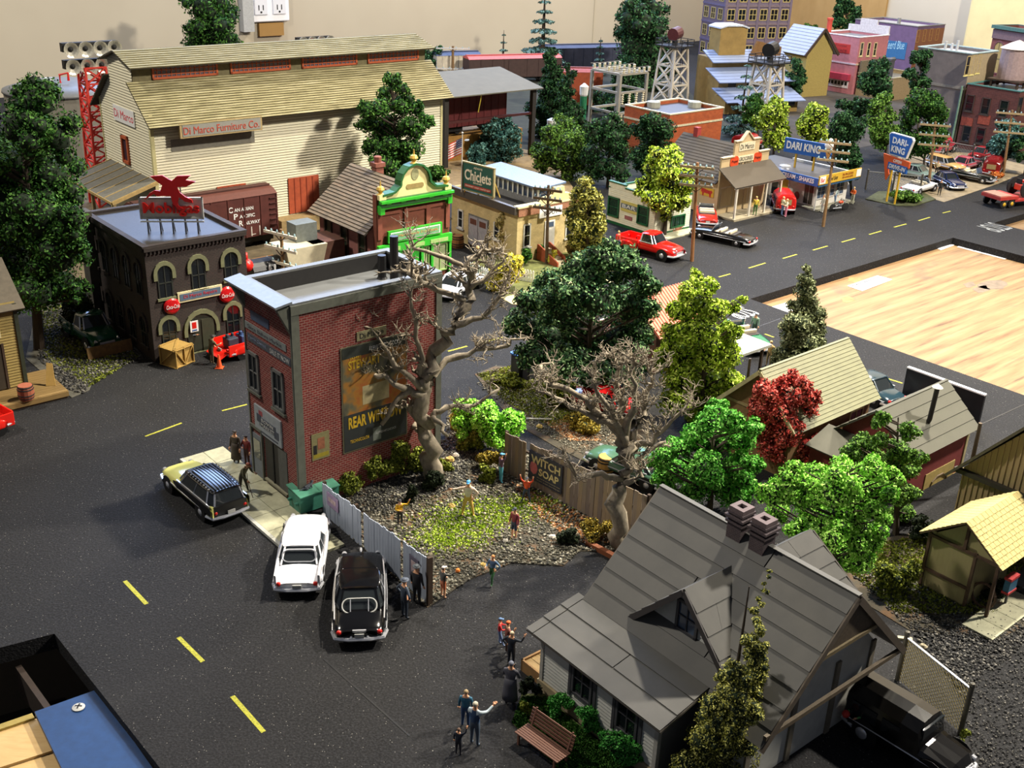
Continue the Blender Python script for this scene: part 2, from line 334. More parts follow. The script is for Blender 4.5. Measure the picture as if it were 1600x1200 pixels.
# ------------------------------------------------------------------ road markings and section seams
def dash(a, b, w=.16, z=.004, mat=YEL, n='road_dash', label=None, group=None, cat='road marking'):
    mb = MB(); A, B = G(*a), G(*b); d = (B-A).normalized(); p = Vector((-d.y, d.x, 0))*w/2; mb.slab([A-p, B-p, B+p, A+p], .012); o = mb.build(n, mat); tag(o, label, cat, group); return o
for i, (a, b) in enumerate([((195, 908), (229, 944)), ((279, 996), (317, 1034)), ((363, 1088), (412, 1144))]):
    dash(a, b, .17, label=['third', 'second', 'nearest'][i]+' yellow dash of the centre line on the street bottom left', group='centre dashes on the near street')
dash((227, 682), (284, 661), .12, label='long yellow dash on the road left of the brick building'); dash((347, 642), (386, 632), .12, label='yellow dash touching the brick building side')
for i, (a, b) in enumerate([((1223, 404), (1245, 397.5)), ((1270, 391), (1293, 384.5)), ((1315, 378.5), (1336, 372.5)), ((1358, 366.5), (1377, 361)), ((1397, 355), (1416, 350)), ((1435, 345), (1453, 339.5)), ((1473, 333), (1485, 330)), ((1170, 419), (1196, 411)), ((1123, 433), (1141, 428)), ((700, 549), (730, 541)), ((755, 535), (786, 527)), ((1375, 588), (1410, 599)), ((1195, 522), (1209, 527))]):
    dash(a, b, .15, label=['%s yellow dash counted along the back main road from the spruce', 'lone yellow dash %s'][i > 8] % (['first', 'second', 'third', 'fourth', 'fifth', 'sixth', 'seventh', 'dash before the first, a', 'westmost, a'][i] if i < 9 else ['behind the bare tree on the side street', 'on the side street left of the dark round tree', 'beside the black upright panel on the near road', 'between the bright conifer and the grey spruce'][i-9]), group='centre dashes on the back road' if i < 9 else None)
for a, b, l in [((506, 1030), (640, 1150), 'thin dark seam across the near street asphalt'), ((1186, 510), (1219, 498), 'dark seam in the road by the painted STOP letters'), ((1535, 662), (1600, 632), 'dark seam in the road right of the black panel')]:
    dash(a, b, .07, mat=BLK, n='table_seam', label=l, cat='seam')
def ground_text(s, c, w, h, rz, label, z=.02, mat=WHT):
    me = text_mesh(s, w, h, .01); me = me.copy(); me.materials.clear(); me.materials.append(mat); o = bpy.data.objects.new('road_lettering', me); COL.objects.link(o); p = G(*c); o.location = (p.x, p.y, z); o.rotation_euler = (0, 0, rz); tag(o, label, 'road marking')
ground_text('STOP', (1157, 489), 2.0, 1.9, R41+PI, 'white painted STOP letters on the road beside the plywood')
ground_text('STOP', (1553, 355.5), 2.6, 2.4, R41+PI, 'faded white painted letters on the far cross road', mat=M((140, 142, 140), .8, 0, .4, 6))
# ------------------------------------------------------------------ patches of other ground
def patch(name, pts, mat, z=.02, label=None):
    o = flat_px(name, pts, 0, z, mat); struct(o); return o
LOT = [(500, 742), (540, 742), (600, 712), (695, 688), (700, 640), (745, 640), (800, 690), (1005, 815), (1000, 850), (955, 862), (905, 862), (880, 885), (800, 880), (735, 905), (690, 935), (668, 950), (560, 850), (505, 800)]
patch('ground_lot', LOT, RUST_SOIL, .03)
patch('ground_verge', [(742, 585), (775, 572), (830, 575), (905, 600), (1000, 650), (1060, 740), (1030, 760), (940, 735), (870, 700), (815, 668), (775, 630)], RUST_SOIL, .03)
patch('ground_gravel_left', [(60, 470), (150, 470), (225, 560), (150, 580), (140, 610), (112, 622), (40, 560)], M((84, 82, 72), .95, 0, .5, 2.5, .05), .03)
patch('ground_yard_right', [(1290, 860), (1440, 830), (1600, 860), (1640, 960), (1560, 1000), (1420, 985), (1330, 930)], RUST_SOIL, .03)
patch('ground_garden', [(815, 1085), (850, 1085), (1000, 1215), (900, 1230), (800, 1130)], GREEN_SOIL, .03)
patch('ground_furniture_yard', [(40, 330), (140, 300), (245, 375), (460, 360), (470, 420), (240, 470), (60, 440)], M((96, 84, 62), .95, 0, .4, 1.2, .03), .02)
patch('ground_shed_yard', [(560, 330), (700, 215), (860, 240), (900, 300), (720, 310), (600, 350)], TAN_SOIL, .02)
patch('ground_rear_woods', [(450, 250), (700, 120), (1040, 100), (1100, 170), (1180, 220), (1000, 290), (860, 290), (690, 280)], M((40, 42, 28), .95, 0, .5, .6, .03), .015)
patch('ground_city', [(1180, 200), (1100, 120), (1240, 80), (1640, 110), (1700, 240), (1560, 262), (1420, 215), (1300, 240)], M((62, 56, 48), .95, 0, .4, .5, .02), .015)
patch('ground_drive_in_lot', [(1396, 300), (1440, 306), (1475, 316), (1560, 287), (1620, 262), (1530, 240), (1440, 235), (1390, 250)], ROAD_TAN, .02)
patch('ground_porch_walk', [(783, 466), (800, 462), (900, 425), (960, 440), (830, 478), (800, 476)], M((196, 186, 140), .85, 0, .15), .05)
patch('ground_chiclets_garden', [(735, 412), (760, 400), (960, 385), (990, 420), (905, 430), (800, 465), (780, 460), (770, 448)], M((92, 96, 50), .95, 0, .4, 2, .03), .03)
patch('ground_sign_bed', [(1352, 312), (1372, 300), (1440, 300), (1462, 312), (1430, 322), (1400, 322)], M((70, 74, 44), .95, 0, .4, 3, .03), .08)
# ------------------------------------------------------------------ room walls
tw = NT('room_wall_paint'); TWALL = tw.done(tw.mix(tw.noise(.08, 3), S(178, 167, 146), S(194, 184, 162)), .9)
def wall(name, a, b, z0, z1, th, mat):
    mb = MB(); A, B = Vector(a), Vector(b); d = (B-A).normalized(); n = Vector((-d.y, d.x, 0))*th
    mb.prism([(p.x, p.y) for p in (A, B, B+n, A+n)], z0, z1); return struct(mb.build(name, mat))
wall('wall_back', WL-(WC-WL).normalized()*60, WC, -38, 110, 3, TWALL)
WR = WC+E4*110; wall('wall_right', WC, WR, -38, 110, 3, TWALL)
def wallpt(px, py):      # point on the back wall seen at a pixel
    n = Vector((-(WC-WL).y, (WC-WL).x, 0)).normalized(); d = Vector(ray(px, py)); t = (WL-Vector((0, 0, CH))).dot(n)/d.dot(n); return Vector((0, 0, CH))+d*t
wdir = (WC-WL).normalized(); wnor = Vector((wdir.y, -wdir.x, 0))
p = wallpt(927, 40); mb = MB(); mb.beam((p.x, p.y, -2), (p.x, p.y, 60), .25, .12); struct(mb.build('trim_1', M((170, 158, 132), .9, 0, .1)))
# outlet box on the wall
oc = wallpt(417, -3); ol = thing('wall_outlet', 'white double outlet plate on the back wall above the long roof', 'outlet', oc, ang(WL, WC))
mb = MB(); mb.box(-3.2, 3.2, -.7, -.4, -3.2, 3.2); mb.build('cover_plate', WHT_P, ol, bevel=.15)
for sx in (-1.5, 1.5):
    mb = MB(); mb.box(sx-1.05, sx+1.05, -.85, -.7, -2.2, 2.2); so = mb.build('socket', M((225, 225, 228), .4, 0, .02), ol, bevel=.1)
    mb = MB()
    for z in (-1.2, 1.1):
        for dx in (-.35, .35): mb.box(sx+dx-.07, sx+dx+.07, -.88, -.84, z-.35, z+.35)
        mb.box(sx-.14, sx+.14, -.88, -.84, z-.75, z-.5)
    mb.build('slot', BLK, so)
mb = MB(); mb.box(-1.8, 2.2, -.6, -.02, -5.2, -3.4); mb.build('wood_block', woodmat('outlet_block', (150, 112, 56), (176, 136, 74)), ol)
mb = MB(); mb.box(-4.6, -2.9, -1.2, -.02, -4.4, 4); mb.build('side_box', LGREY, ol)
# door casing and leaning boards right of the tall block
CASE = woodmat('casing_wood', (150, 98, 30), (196, 142, 58), (2, 2, .3))
def wall_board(name, x0, x1, y1, off, label, mat=CASE, ytop=-60):
    a, b = wallpt(x0, y1), wallpt(x1, y1); c = (a+b)/2; w = (b-a).length; mb = MB(); mb.box(-w/2, w/2, -off-.5, -off, -c.z-1, 60-c.z)
    o = mb.build(name, mat); o.location = c; o.rotation_euler = (0, 0, ang(WL, WC)); return tag(o, label, 'board')
wall_board('door_casing', 1236, 1258, 60, .1, 'wide tan wooden casing on the back wall beside the tall block')
wall_board('door_casing', 1261, 1270, 50, .1, 'narrow dark wooden strip right of the wide tan casing', M((70, 44, 24), .7, 0, .3)); wall_board('door_casing', 1272, 1291, 40, .2, 'tan wooden casing left of the dark conifer')
mb = MB(); q = WC+E4*3; mb.box(0, 28, -.6, -.1, -5, 60); o = mb.build('wood_backing', woodmat('back_panel_wood', (160, 124, 70), (190, 154, 96), (.4, .4, .1))); o.location = q; o.rotation_euler = (0, 0, R41-PI/2); tag(o, 'tan wooden panel against the wall behind the far buildings', 'panel')
# padded chair back standing behind the far town
cb = G(1530, 130); ch = thing('chair', 'cream padded chair back behind the far buildings at top right', 'chair', (cb.x+9, cb.y+12, 0), R41-PI/2)
def rrect(w, h, r, n=6): return [(sx*(w/2-r)+r*math.cos(a0+k*PI/2/n), sy*(h/2-r)+r*math.sin(a0+k*PI/2/n)) for sx, sy, a0 in ((1, 1, 0), (-1, 1, PI/2), (-1, -1, PI), (1, -1, 1.5*PI)) for k in range(n+1)]
mb = MB(); mb.prism(rrect(17, 17, 3), -1, 1, tf=lambda x, y, z: (x, z, y+7.5)); mb.build('backrest', M((214, 196, 142), .7, 0, .1, .3), ch, bevel=.4)
for sx in (-7, 7): mb = MB(); mb.cyl((sx, .5, -37.6), (sx, .5, 4), .5); mb.build('leg', STEEL, ch)
# ------------------------------------------------------------------ foliage
LM = {k: leafmat('leaf_'+k, *v) for k, v in dict(
    dark=((16, 40, 14), (42, 82, 30), (92, 134, 60)), deep=((12, 30, 18), (32, 66, 38), (78, 118, 70)), gloss=((14, 34, 22), (44, 84, 48), (140, 172, 116)), mid=((34, 62, 20), (78, 116, 44), (128, 164, 76)),
    lime=((84, 116, 20), (150, 178, 44), (214, 228, 110)), bright=((36, 100, 24), (80, 158, 50), (150, 212, 104)), neon=((84, 160, 24), (146, 220, 66), (196, 246, 130)), spring=((66, 134, 26), (132, 198, 66), (196, 238, 124)),
    olive=((76, 78, 26), (138, 138, 60), (196, 194, 114)), teal=((22, 54, 54), (56, 98, 92), (112, 154, 144)), spruce=((36, 60, 56), (74, 108, 100), (140, 172, 164)), grey=((50, 58, 38), (104, 112, 76), (166, 172, 130)),
    red=((104, 26, 22), (188, 66, 58), (232, 130, 118)), gold=((92, 74, 20), (146, 126, 46), (196, 178, 90)), yellow=((140, 132, 26), (206, 196, 62), (232, 222, 120)), moss=((54, 62, 16), (108, 118, 38), (156, 164, 74)),
    dry=((126, 110, 64), (166, 150, 96), (206, 190, 134)), black=((16, 22, 16), (38, 46, 32), (66, 76, 54)), bushg=((24, 84, 24), (62, 146, 54), (124, 196, 104)), rust=((126, 60, 24), (190, 104, 46), (214, 150, 84))).items()}
CORE = {}
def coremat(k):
    if k not in CORE: c = LM[k].node_tree; CORE[k] = M((22, 40, 16) if k not in ('red',) else (50, 12, 10), .9, 0, .3)  # dark core colour paints shade inside the crown; the cores also block light
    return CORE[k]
BARK = woodmat('bark', (40, 32, 26), (84, 70, 56), (6, 6, 1), .9, .05)
def leaf_arrays(lobes, n, size, flat=.95):
    """lobes: (cx,cy,cz,rx,ry,rz) rows -> verts, quads"""
    L = np.array(lobes, float); wgt = (L[:, 3]*L[:, 4]+L[:, 3]*L[:, 5]+L[:, 4]*L[:, 5])**.9; idx = RNG.choice(len(L), n, p=wgt/wgt.sum())
    d = RNG.normal(size=(n, 3)); d[:, 2] += .15; d /= np.linalg.norm(d, axis=1, keepdims=True)
    rr = RNG.uniform(.74, 1.1, (n, 1))+.10*np.sin(d[:, :1]*9+L[idx, :1]*3)*np.cos(d[:, 2:3]*8)
    c = L[idx, :3]+d*L[idx, 3:]*rr; nn = d*flat+RNG.normal(size=(n, 3))*.55; nn /= np.linalg.norm(nn, axis=1, keepdims=True)
    t = np.cross(nn, RNG.normal(size=(n, 3))); t /= np.linalg.norm(t, axis=1, keepdims=True); b = np.cross(nn, t); s = size*RNG.uniform(.6, 1.35, (n, 1))
    v = np.stack([c-t*s, c-b*s*.55, c+t*s, c+b*s*.55], 1).reshape(-1, 3); return v
def quads_mesh(name, v, mat):
    n = len(v)//4; me = bpy.data.meshes.new(name); me.vertices.add(len(v)); me.vertices.foreach_set('co', v.astype(np.float32).ravel()); me.loops.add(len(v)); me.loops.foreach_set('vertex_index', np.arange(len(v), dtype=np.int32))
    me.polygons.add(n); me.polygons.foreach_set('loop_start', np.arange(0, 4*n, 4, dtype=np.int32)); me.polygons.foreach_set('loop_total', np.full(n, 4, np.int32)); me.materials.append(mat); me.update(calc_edges=True); return me
def foliage(name, lobes, n, size, kind, parent=None, core=.74):
    """one foliage mesh: leaf blades over added inner clumps, dark to paint the inner shade"""
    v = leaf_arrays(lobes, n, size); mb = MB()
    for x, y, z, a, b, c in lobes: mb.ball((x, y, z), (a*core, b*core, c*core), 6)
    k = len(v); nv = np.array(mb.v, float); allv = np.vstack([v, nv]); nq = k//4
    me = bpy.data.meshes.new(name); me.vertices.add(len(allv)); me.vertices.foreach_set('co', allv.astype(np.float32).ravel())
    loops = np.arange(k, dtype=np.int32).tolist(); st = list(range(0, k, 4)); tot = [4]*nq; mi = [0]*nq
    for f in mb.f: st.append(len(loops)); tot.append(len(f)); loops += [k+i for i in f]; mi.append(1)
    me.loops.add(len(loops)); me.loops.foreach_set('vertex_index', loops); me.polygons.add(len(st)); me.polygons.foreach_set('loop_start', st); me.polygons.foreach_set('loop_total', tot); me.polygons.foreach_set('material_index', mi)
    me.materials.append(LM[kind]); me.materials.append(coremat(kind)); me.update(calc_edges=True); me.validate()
    o = bpy.data.objects.new(name, me); COL.objects.link(o)
    if parent is not None: o.parent = parent
    return o
def px_lobes(lst, Y, b, squash=.9, depth=.5, rnd=None, sub=6):
    """pixel clumps (x,y,r[,ry]) -> metre clumps relative to base b, spread in depth"""
    rnd = rnd or random.Random(int(b[0]*100) ^ int(b[1]*37)); out = []
    span = max(q[2] for q in lst)*pxm(Y)
    xs = [q[0] for q in lst]; cxm = sum(xs)/len(xs); half = max(max(xs)-cxm, cxm-min(xs), 1)
    for q in lst:
        r = q[2]*pxm(Y); rz = (q[3] if len(q) > 3 else q[2]*squash)*pxm(Y)
        dmax = max(0, 1-((q[0]-cxm)/half)**2)**.5*half*pxm(Y)*depth; p = VP(q[0], q[1], Y+rnd.uniform(-1, 1)*dmax)
        c = (p.x-b[0], p.y-b[1], p.z-b[2]); out.append((*c, r*.84, r*.84, rz*.84))
        for _ in range(sub):
            v = Vector((rnd.gauss(0, 1), rnd.gauss(0, 1), rnd.gauss(.25, .9))).normalized(); k = rnd.uniform(.3, .5); out.append((c[0]+v.x*r*.8, c[1]+v.y*r*.8, c[2]+v.z*rz*.8, r*k, r*k, rz*k))
    return out
def auto(cx, cy, rx, ry, k, shape='round', seed=0, size=.42):
    rnd = random.Random(seed+int(cx)*7+int(cy)); out = []
    for i in range(k):
        if shape == 'cone':
            f = (i+.5)/k; y = cy-ry+2*ry*f; w = rx*(.16+.84*f**.85); x = cx+rnd.uniform(-1, 1)*w*.62; r = w*rnd.uniform(.42, .6)+rx*.06
            out.append((x, y, r, min(r, ry/k*3.2)+rx*.05))
        else:
            a = rnd.uniform(0, 2*PI); q = rnd.random()**.5*.68; r = rnd.uniform(.8, 1.2)*size
            if shape == 'egg' : sx = 1.05-.55*max(0, -math.sin(a)*q)
            else: sx = 1
            out.append((cx+rx*q*math.cos(a)*sx, cy+ry*q*math.sin(a), rx*r, min(rx*r, ry*r*1.1)))
    return out
def tree(label, base, lobes, kind, n, leaf, trunk=4, name='leafy_tree', group=None, Y=None, depth=.8, bark=BARK, core=.74, branches=True, cat='tree', trunk_top=None, sub=6):
    """base: pixel of the foot (or a Vector); lobes in pixels; leaf and trunk in pixels"""
    b = base if isinstance(base, Vector) else G(*base); Y = Y or b.y; m = pxm(Y); rnd = random.Random(int(b.x*91+b.y*13))
    root = thing(name, label, cat, b, 0, group); L = px_lobes(lobes, Y, b, depth=depth, rnd=rnd, sub=sub)
    top = max(l[2] for l in L); mb = MB(); cx = sum(l[0] for l in L)/len(L); cy = sum(l[1] for l in L)/len(L)
    tt = trunk_top*m if trunk_top else top*.9; pts = [Vector((0, 0, -.05))]+[Vector((cx*f+rnd.uniform(-.3, .3)*trunk*m, cy*f+rnd.uniform(-.3, .3)*trunk*m, tt*f)) for f in (.25, .5, .75, 1)]
    mb.tube(pts, [trunk*m*.75, trunk*m*.55, trunk*m*.45, trunk*m*.3, trunk*m*.12], 7)
    if branches:
        for l in L[::2]:
            z = min(max(l[2]-abs(l[0]-cx)*.6-l[5]*.5, tt*.2), tt*.95); f = z/tt; s = Vector((cx*f, cy*f, z)); mb.tube([s, s.lerp(Vector(l[:3]), .55)+Vector((0, 0, .1*m)), Vector(l[:3])], [trunk*m*.25, trunk*m*.18, trunk*m*.06], 5)
    mb.build('trunk', bark, root); foliage('foliage', L, n, leaf*m, kind, root, core); return root
def spruce_tiers(label, base, topy, halfw, kind, tiers, n, leaf, name='spruce_tree', twig=4, cat='tree', sparse=1.):
    b = base if isinstance(base, Vector) else G(*base); m = pxm(b.y); h = H(base, topy) if not isinstance(base, Vector) else topy; hw = halfw*m; root = thing(name, label, cat, b); rnd = random.Random(int(b.x*31))
    mb = MB(); mb.tube([(0, 0, -.05), (0, 0, h*.5), (0, 0, h)], [twig*m*.6, twig*m*.4, twig*m*.06], 7); L = []
    for i in range(tiers):
        f = (i+.6)/tiers; z = h*(1-f*.93); w = hw*(.1+.9*f)*rnd.uniform(.8, 1.1); k = 5+int(4*f)
        for j in range(k):
            a = 2*PI*j/k+i*1.1+rnd.uniform(-.2, .2); e = Vector((math.cos(a)*w, math.sin(a)*w, z-w*.25)); mb.tube([(0, 0, z+w*.05), e*.5+Vector((0, 0, z*.5)), e], [twig*m*.14, twig*m*.1, twig*m*.04], 4)
            for q in (.4, .68, .92): L.append((e.x*q, e.y*q, z+(e.z-z)*q, w*.27*sparse, w*.27*sparse, w*.13))
    mb.build('trunk', BARK, root); foliage('foliage', L, n, leaf*m, kind, root, .5); return root
def bush(label, base, rx, ry, kind, n, leaf, k=6, group=None, name='bush', cat='bush', seed=0, size=.5):
    b = G(*base); root_l = auto(base[0], base[1]-ry*.8, rx, ry, k, seed=seed, size=size); L = px_lobes(root_l, b.y, b, depth=.8)
    o = foliage(name, L, n, leaf*pxm(b.y), kind); o.location = b; return tag(o, label, cat, group)
def inpoly(px, py, poly):
    c = np.zeros(len(px), bool); j = len(poly)-1
    for i in range(len(poly)):
        xi, yi = poly[i]; xj, yj = poly[j]; cond = ((yi > py) != (yj > py)) & (px < (xj-xi)*(py-yi)/((yj-yi) or 1e-9)+xi); c ^= cond; j = i
    return c
def scatter(poly, n, dens=None):
    x0, x1 = min(p[0] for p in poly), max(p[0] for p in poly); y0, y1 = min(p[1] for p in poly), max(p[1] for p in poly)
    px = RNG.uniform(x0, x1, n*4); py = RNG.uniform(y0, y1, n*4); k = inpoly(px, py, poly)
    if dens is not None: k &= RNG.random(n*4) < dens(px, py)
    px, py = px[k][:n], py[k][:n]; d = FPX*_f[None]+(px-800)[:, None]*CR[None]-(py-600)[:, None]*CU[None]; t = -CH/d[:, 2]; return d*t[:, None]+np.array([0, 0, CH]), px, py
def stonemat(name, a, b, c, d):
    t = NT(name); g = t.n('NewGeometry'); return t.done(t.ramp(g.outputs['Random Per Island'], [(.1, S(a)), (.4, S(b)), (.75, S(c)), (.97, S(d))]), .9)
STONE = stonemat('gravel_stone', (56, 55, 48), (88, 86, 74), (114, 110, 94), (172, 166, 148)); STONE_D = stonemat('dark_gravel_stone', (24, 24, 24), (46, 46, 45), (72, 70, 66), (128, 124, 116)); STONE_R = stonemat('rusty_stone', (96, 58, 30), (146, 92, 48), (176, 124, 72), (208, 190, 160))
def stones(name, poly, n, smin, smax, mat, dens=None, z=.03):
    """thousands of tiny rocks as one mesh (uncountable)"""
    P3, px, py = scatter(poly, n, dens); n = len(P3); base = np.array([(1, 0, 0), (0, 1, 0), (-1, 0, 0), (0, -1, 0), (0, 0, .8), (0, 0, -.4)], float)
    s = (smin+(smax-smin)*RNG.random(n)**2.2)[:, None, None]; a = RNG.uniform(0, 2*PI, n); j = base[None]*RNG.uniform(.6, 1.3, (n, 6, 3)); x = j[:, :, 0]*np.cos(a)[:, None]-j[:, :, 1]*np.sin(a)[:, None]; y = j[:, :, 0]*np.sin(a)[:, None]+j[:, :, 1]*np.cos(a)[:, None]
    v = np.stack([x, y, j[:, :, 2]], 2)*s+P3[:, None, :]+np.array([0, 0, z])+s*np.array([0, 0, .25]); tri = np.array([(0, 1, 4), (1, 2, 4), (2, 3, 4), (3, 0, 4), (1, 0, 5), (2, 1, 5), (3, 2, 5), (0, 3, 5)], np.int32)
    f = (tri[None]+(np.arange(n)*6)[:, None, None]).reshape(-1); me = bpy.data.meshes.new(name); me.vertices.add(n*6); me.vertices.foreach_set('co', v.astype(np.float32).ravel()); nf = len(f)//3
    me.loops.add(len(f)); me.loops.foreach_set('vertex_index', f.astype(np.int32)); me.polygons.add(nf); me.polygons.foreach_set('loop_start', np.arange(0, 3*nf, 3, dtype=np.int32)); me.polygons.foreach_set('loop_total', np.full(nf, 3, np.int32)); me.materials.append(mat); me.update(calc_edges=True)
    o = bpy.data.objects.new(name, me); COL.objects.link(o); return stuff(o)
def turf(name, poly, n, size, kind, dens=None, lift=.05):
    P3, px, py = scatter(poly, n, dens); n = len(P3); c = P3+np.array([0, 0, lift]); nn = RNG.normal(size=(n, 3)); nn[:, 2] = abs(nn[:, 2])*.5; nn /= np.linalg.norm(nn, axis=1, keepdims=True)
    t = np.cross(nn, RNG.normal(size=(n, 3))); t /= np.linalg.norm(t, axis=1, keepdims=True); b = np.cross(nn, t); s = size*RNG.uniform(.5, 1.3, (n, 1)); v = np.stack([c-t*s, c-b*s*.5, c+t*s, c+b*s*.5], 1).reshape(-1, 3)
    o = bpy.data.objects.new(name, quads_mesh(name, v, LM[kind])); COL.objects.link(o); return stuff(o)
def bump_fn(blobs): return lambda x, y: np.clip(sum(np.exp(-(((x-a)/c)**2+((y-b)/d)**2)) for a, b, c, d in blobs), 0, 1)
# ------------------------------------------------------------------ building frame
class Bld:
    """a building standing at its near corner; x runs along the right-hand face, y along the left-hand face"""
    def __init__(s, name, label, base, rz=R41, w=5., d=5., h=4., cat='building', group=None):
        s.loc = base if isinstance(base, Vector) else G(*base); s.rz = rz; s.w, s.d, s.h = w, d, h
        s.root = thing(name, label, cat, s.loc, rz, group); s.c, s.s = math.cos(rz), math.sin(rz)
    @classmethod
    def fit(cls, name, label, base, top, right, left, rz=R41, **k):
        h = H(base, top[1]); a = G(*top, h); ex = Vector((math.cos(rz), math.sin(rz), 0)); ey = Vector((-ex.y, ex.x, 0))
        return cls(name, label, base, rz, (G(*right, h)-a).dot(ex), (G(*left, h)-a).dot(ey), h, **k)
    def local(s, p): x, y = p[0]-s.loc.x, p[1]-s.loc.y; return Vector((x*s.c+y*s.s, -x*s.s+y*s.c, p[2]))
    def world(s, p): return Vector((s.loc.x+p[0]*s.c-p[1]*s.s, s.loc.y+p[0]*s.s+p[1]*s.c, p[2]))
    def uv(s, face, px, py, o=0):
        d = ray(px, py); D = Vector((d[0]*s.c+d[1]*s.s, -d[0]*s.s+d[1]*s.c, d[2])); C = s.local((0, 0, CH))
        if face == 'R': t = (-o-C.y)/D.y; q = C+D*t; return q.x, q.z
        if face == 'L': t = (-o-C.x)/D.x; q = C+D*t; return q.y, q.z
        if face == 'B': t = (s.d+o-C.y)/D.y; q = C+D*t; return q.x, q.z
        t = (o-C.z)/D.z; q = C+D*t; return q.x, q.y      # 'T': plane at height o
    def rect(s, face, a, b, o=0):
        p, q = s.uv(face, *a, o), s.uv(face, *b, o); return min(p[0], q[0]), max(p[0], q[0]), min(p[1], q[1]), max(p[1], q[1])
    def part(s, mb, name, mat, **k): return mb.build(name, mat, s.root, **k)
    def box(s, name, mat, *a, **k): mb = MB(); mb.box(*a); return mb.build(name, mat, s.root, **k)
    def fb(s, name, mat, face, u0, u1, v0, v1, o0, o1, parent=None, **k): mb = MB(); fbox(mb, face, u0, u1, v0, v1, o0, o1, 0, s.w, s.d); return mb.build(name, mat, parent or s.root, **k)
    def win(s, face, u, v, w, h, fm, pm=None, nx=1, ny=2, **k): return pane_frame(k.pop('name', 'window'), s.root, face, u, v, w, h, fm, pm or GLASS, nx, ny, woff=s.w, doff=s.d, **k)
    def winpx(s, face, a, b, fm, pm=None, nx=1, ny=2, **k):
        u0, u1, v0, v1 = s.rect(face, a, b); return s.win(face, (u0+u1)/2, v0, u1-u0, v1-v0, fm, pm, nx, ny, **k)
    def text(s, t, mat, face, u, v, w, h, parent=None, **k): return txt(t, mat, parent or s.root, face, u, v, w, h, **k)
    def flat(s, wm, rm, cm, par=.45, pw=.22, cap=.12, over=.06):
        """walls with a parapet, sunk roof and coping"""
        mb = MB(); w, d, h = s.w, s.d, s.h; o = [(0, 0), (w, 0), (w, d), (0, d)]; i = [(pw, pw), (w-pw, pw), (w-pw, d-pw), (pw, d-pw)]
        v = [(x, y, 0) for x, y in o]+[(x, y, h) for x, y in o]+[(x, y, h) for x, y in i]+[(x, y, h-par) for x, y in i]
        f = [(k, (k+1) % 4, 4+(k+1) % 4, 4+k) for k in range(4)]+[(4+k, 4+(k+1) % 4, 8+(k+1) % 4, 8+k) for k in range(4)]+[(8+k, 8+(k+1) % 4, 12+(k+1) % 4, 12+k) for k in range(4)]
        mb.add(v, f); s.part(mb, 'walls', wm); s.box('roof', rm, pw, w-pw, pw, d-pw, h-par-.15, h-par)
        if cm:
            mb = MB(); e = over
            for a in ((-e, w+e, -e, pw+.03), (-e, w+e, d-pw-.03, d+e), (-e, pw+.03, pw+.03, d-pw-.03), (w-pw-.03, w+e, pw+.03, d-pw-.03)): mb.box(*a, h, h+cap)
            s.part(mb, 'coping', cm)
        return s
def gable_walls(mb, w, d, h, rh, axis='y', m=0):
    """closed box with gable ends; ridge along local axis at height rh"""
    if axis == 'y': v = [(0, 0, 0), (w, 0, 0), (w, d, 0), (0, d, 0), (0, 0, h), (w, 0, h), (w, d, h), (0, d, h), (w/2, 0, rh), (w/2, d, rh)]; f = [(0, 1, 5, 8, 4), (1, 2, 6, 5), (2, 3, 7, 9, 6), (3, 0, 4, 7), (4, 8, 9, 7), (5, 6, 9, 8)]
    else: v = [(0, 0, 0), (w, 0, 0), (w, d, 0), (0, d, 0), (0, 0, h), (w, 0, h), (w, d, h), (0, d, h), (0, d/2, rh), (w, d/2, rh)]; f = [(0, 1, 5, 4), (1, 2, 6, 9, 5), (2, 3, 7, 6), (3, 0, 4, 8, 7), (4, 5, 9, 8), (8, 9, 6, 7)]
    return mb.add(v, f, m)
def tar(name, rgb, rough=.32): # flat roof felt, slightly glossy
    t = NT(name); f = t.noise(.9, 5); g = t.noise(12, 2); c = t.mix(f, tuple(x*.7 for x in S(rgb)), S(rgb)); return t.done(c, t.math('ADD', rough, t.math('MULTIPLY', g, .12)), 0, .5)
TAR = tar('roof_felt', (74, 74, 76)); TAR_T = tar('tan_roof_felt', (112, 114, 114), .3); TAR_B = tar('dark_roof_felt', (52, 50, 48), .34)

# ================================================================== brick market building
mk = Bld.fit('brick_building', 'tall red brick corner building with flat grey roof and big wall poster', (469, 797), (458, 479), (699, 429), (387, 434))
MB_BR = brickmat('market_brick', (128, 40, 34), (104, 28, 26), (150, 120, 108), .26, .115, .016)
mk.w, mk.d = 7.9, 4.35; h = mk.h
mk.flat(MB_BR, TAR_T, M((104, 106, 104), .5, 0, .15), .75, .3, .1, .03)
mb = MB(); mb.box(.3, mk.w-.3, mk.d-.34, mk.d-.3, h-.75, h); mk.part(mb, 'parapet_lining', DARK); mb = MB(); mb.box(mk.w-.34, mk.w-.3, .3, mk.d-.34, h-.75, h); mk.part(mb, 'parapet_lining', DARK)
TRIMG = M((92, 94, 84), .6, 0, .2)
mb = MB(); mb.slab([(-.75, -.12, h+.02), (-.75, mk.d+.12, h+.02), (.05, mk.d+.12, h+.14), (.05, -.12, h+.14)][::-1], .1); mk.part(mb, 'front_cornice', M((112, 118, 124), .4, 0, .15))
mb = MB()
for y in (0, mk.d-.25): mb.add([(0, y, h-1.3), (0, y, h), (-.65, y, h), (0, y+.25, h-1.3), (0, y+.25, h), (-.65, y+.25, h)], [(0, 1, 2), (5, 4, 3), (0, 2, 5, 3), (1, 4, 5, 2), (0, 3, 4, 1)])
mk.part(mb, 'cornice_bracket', TRIMG)
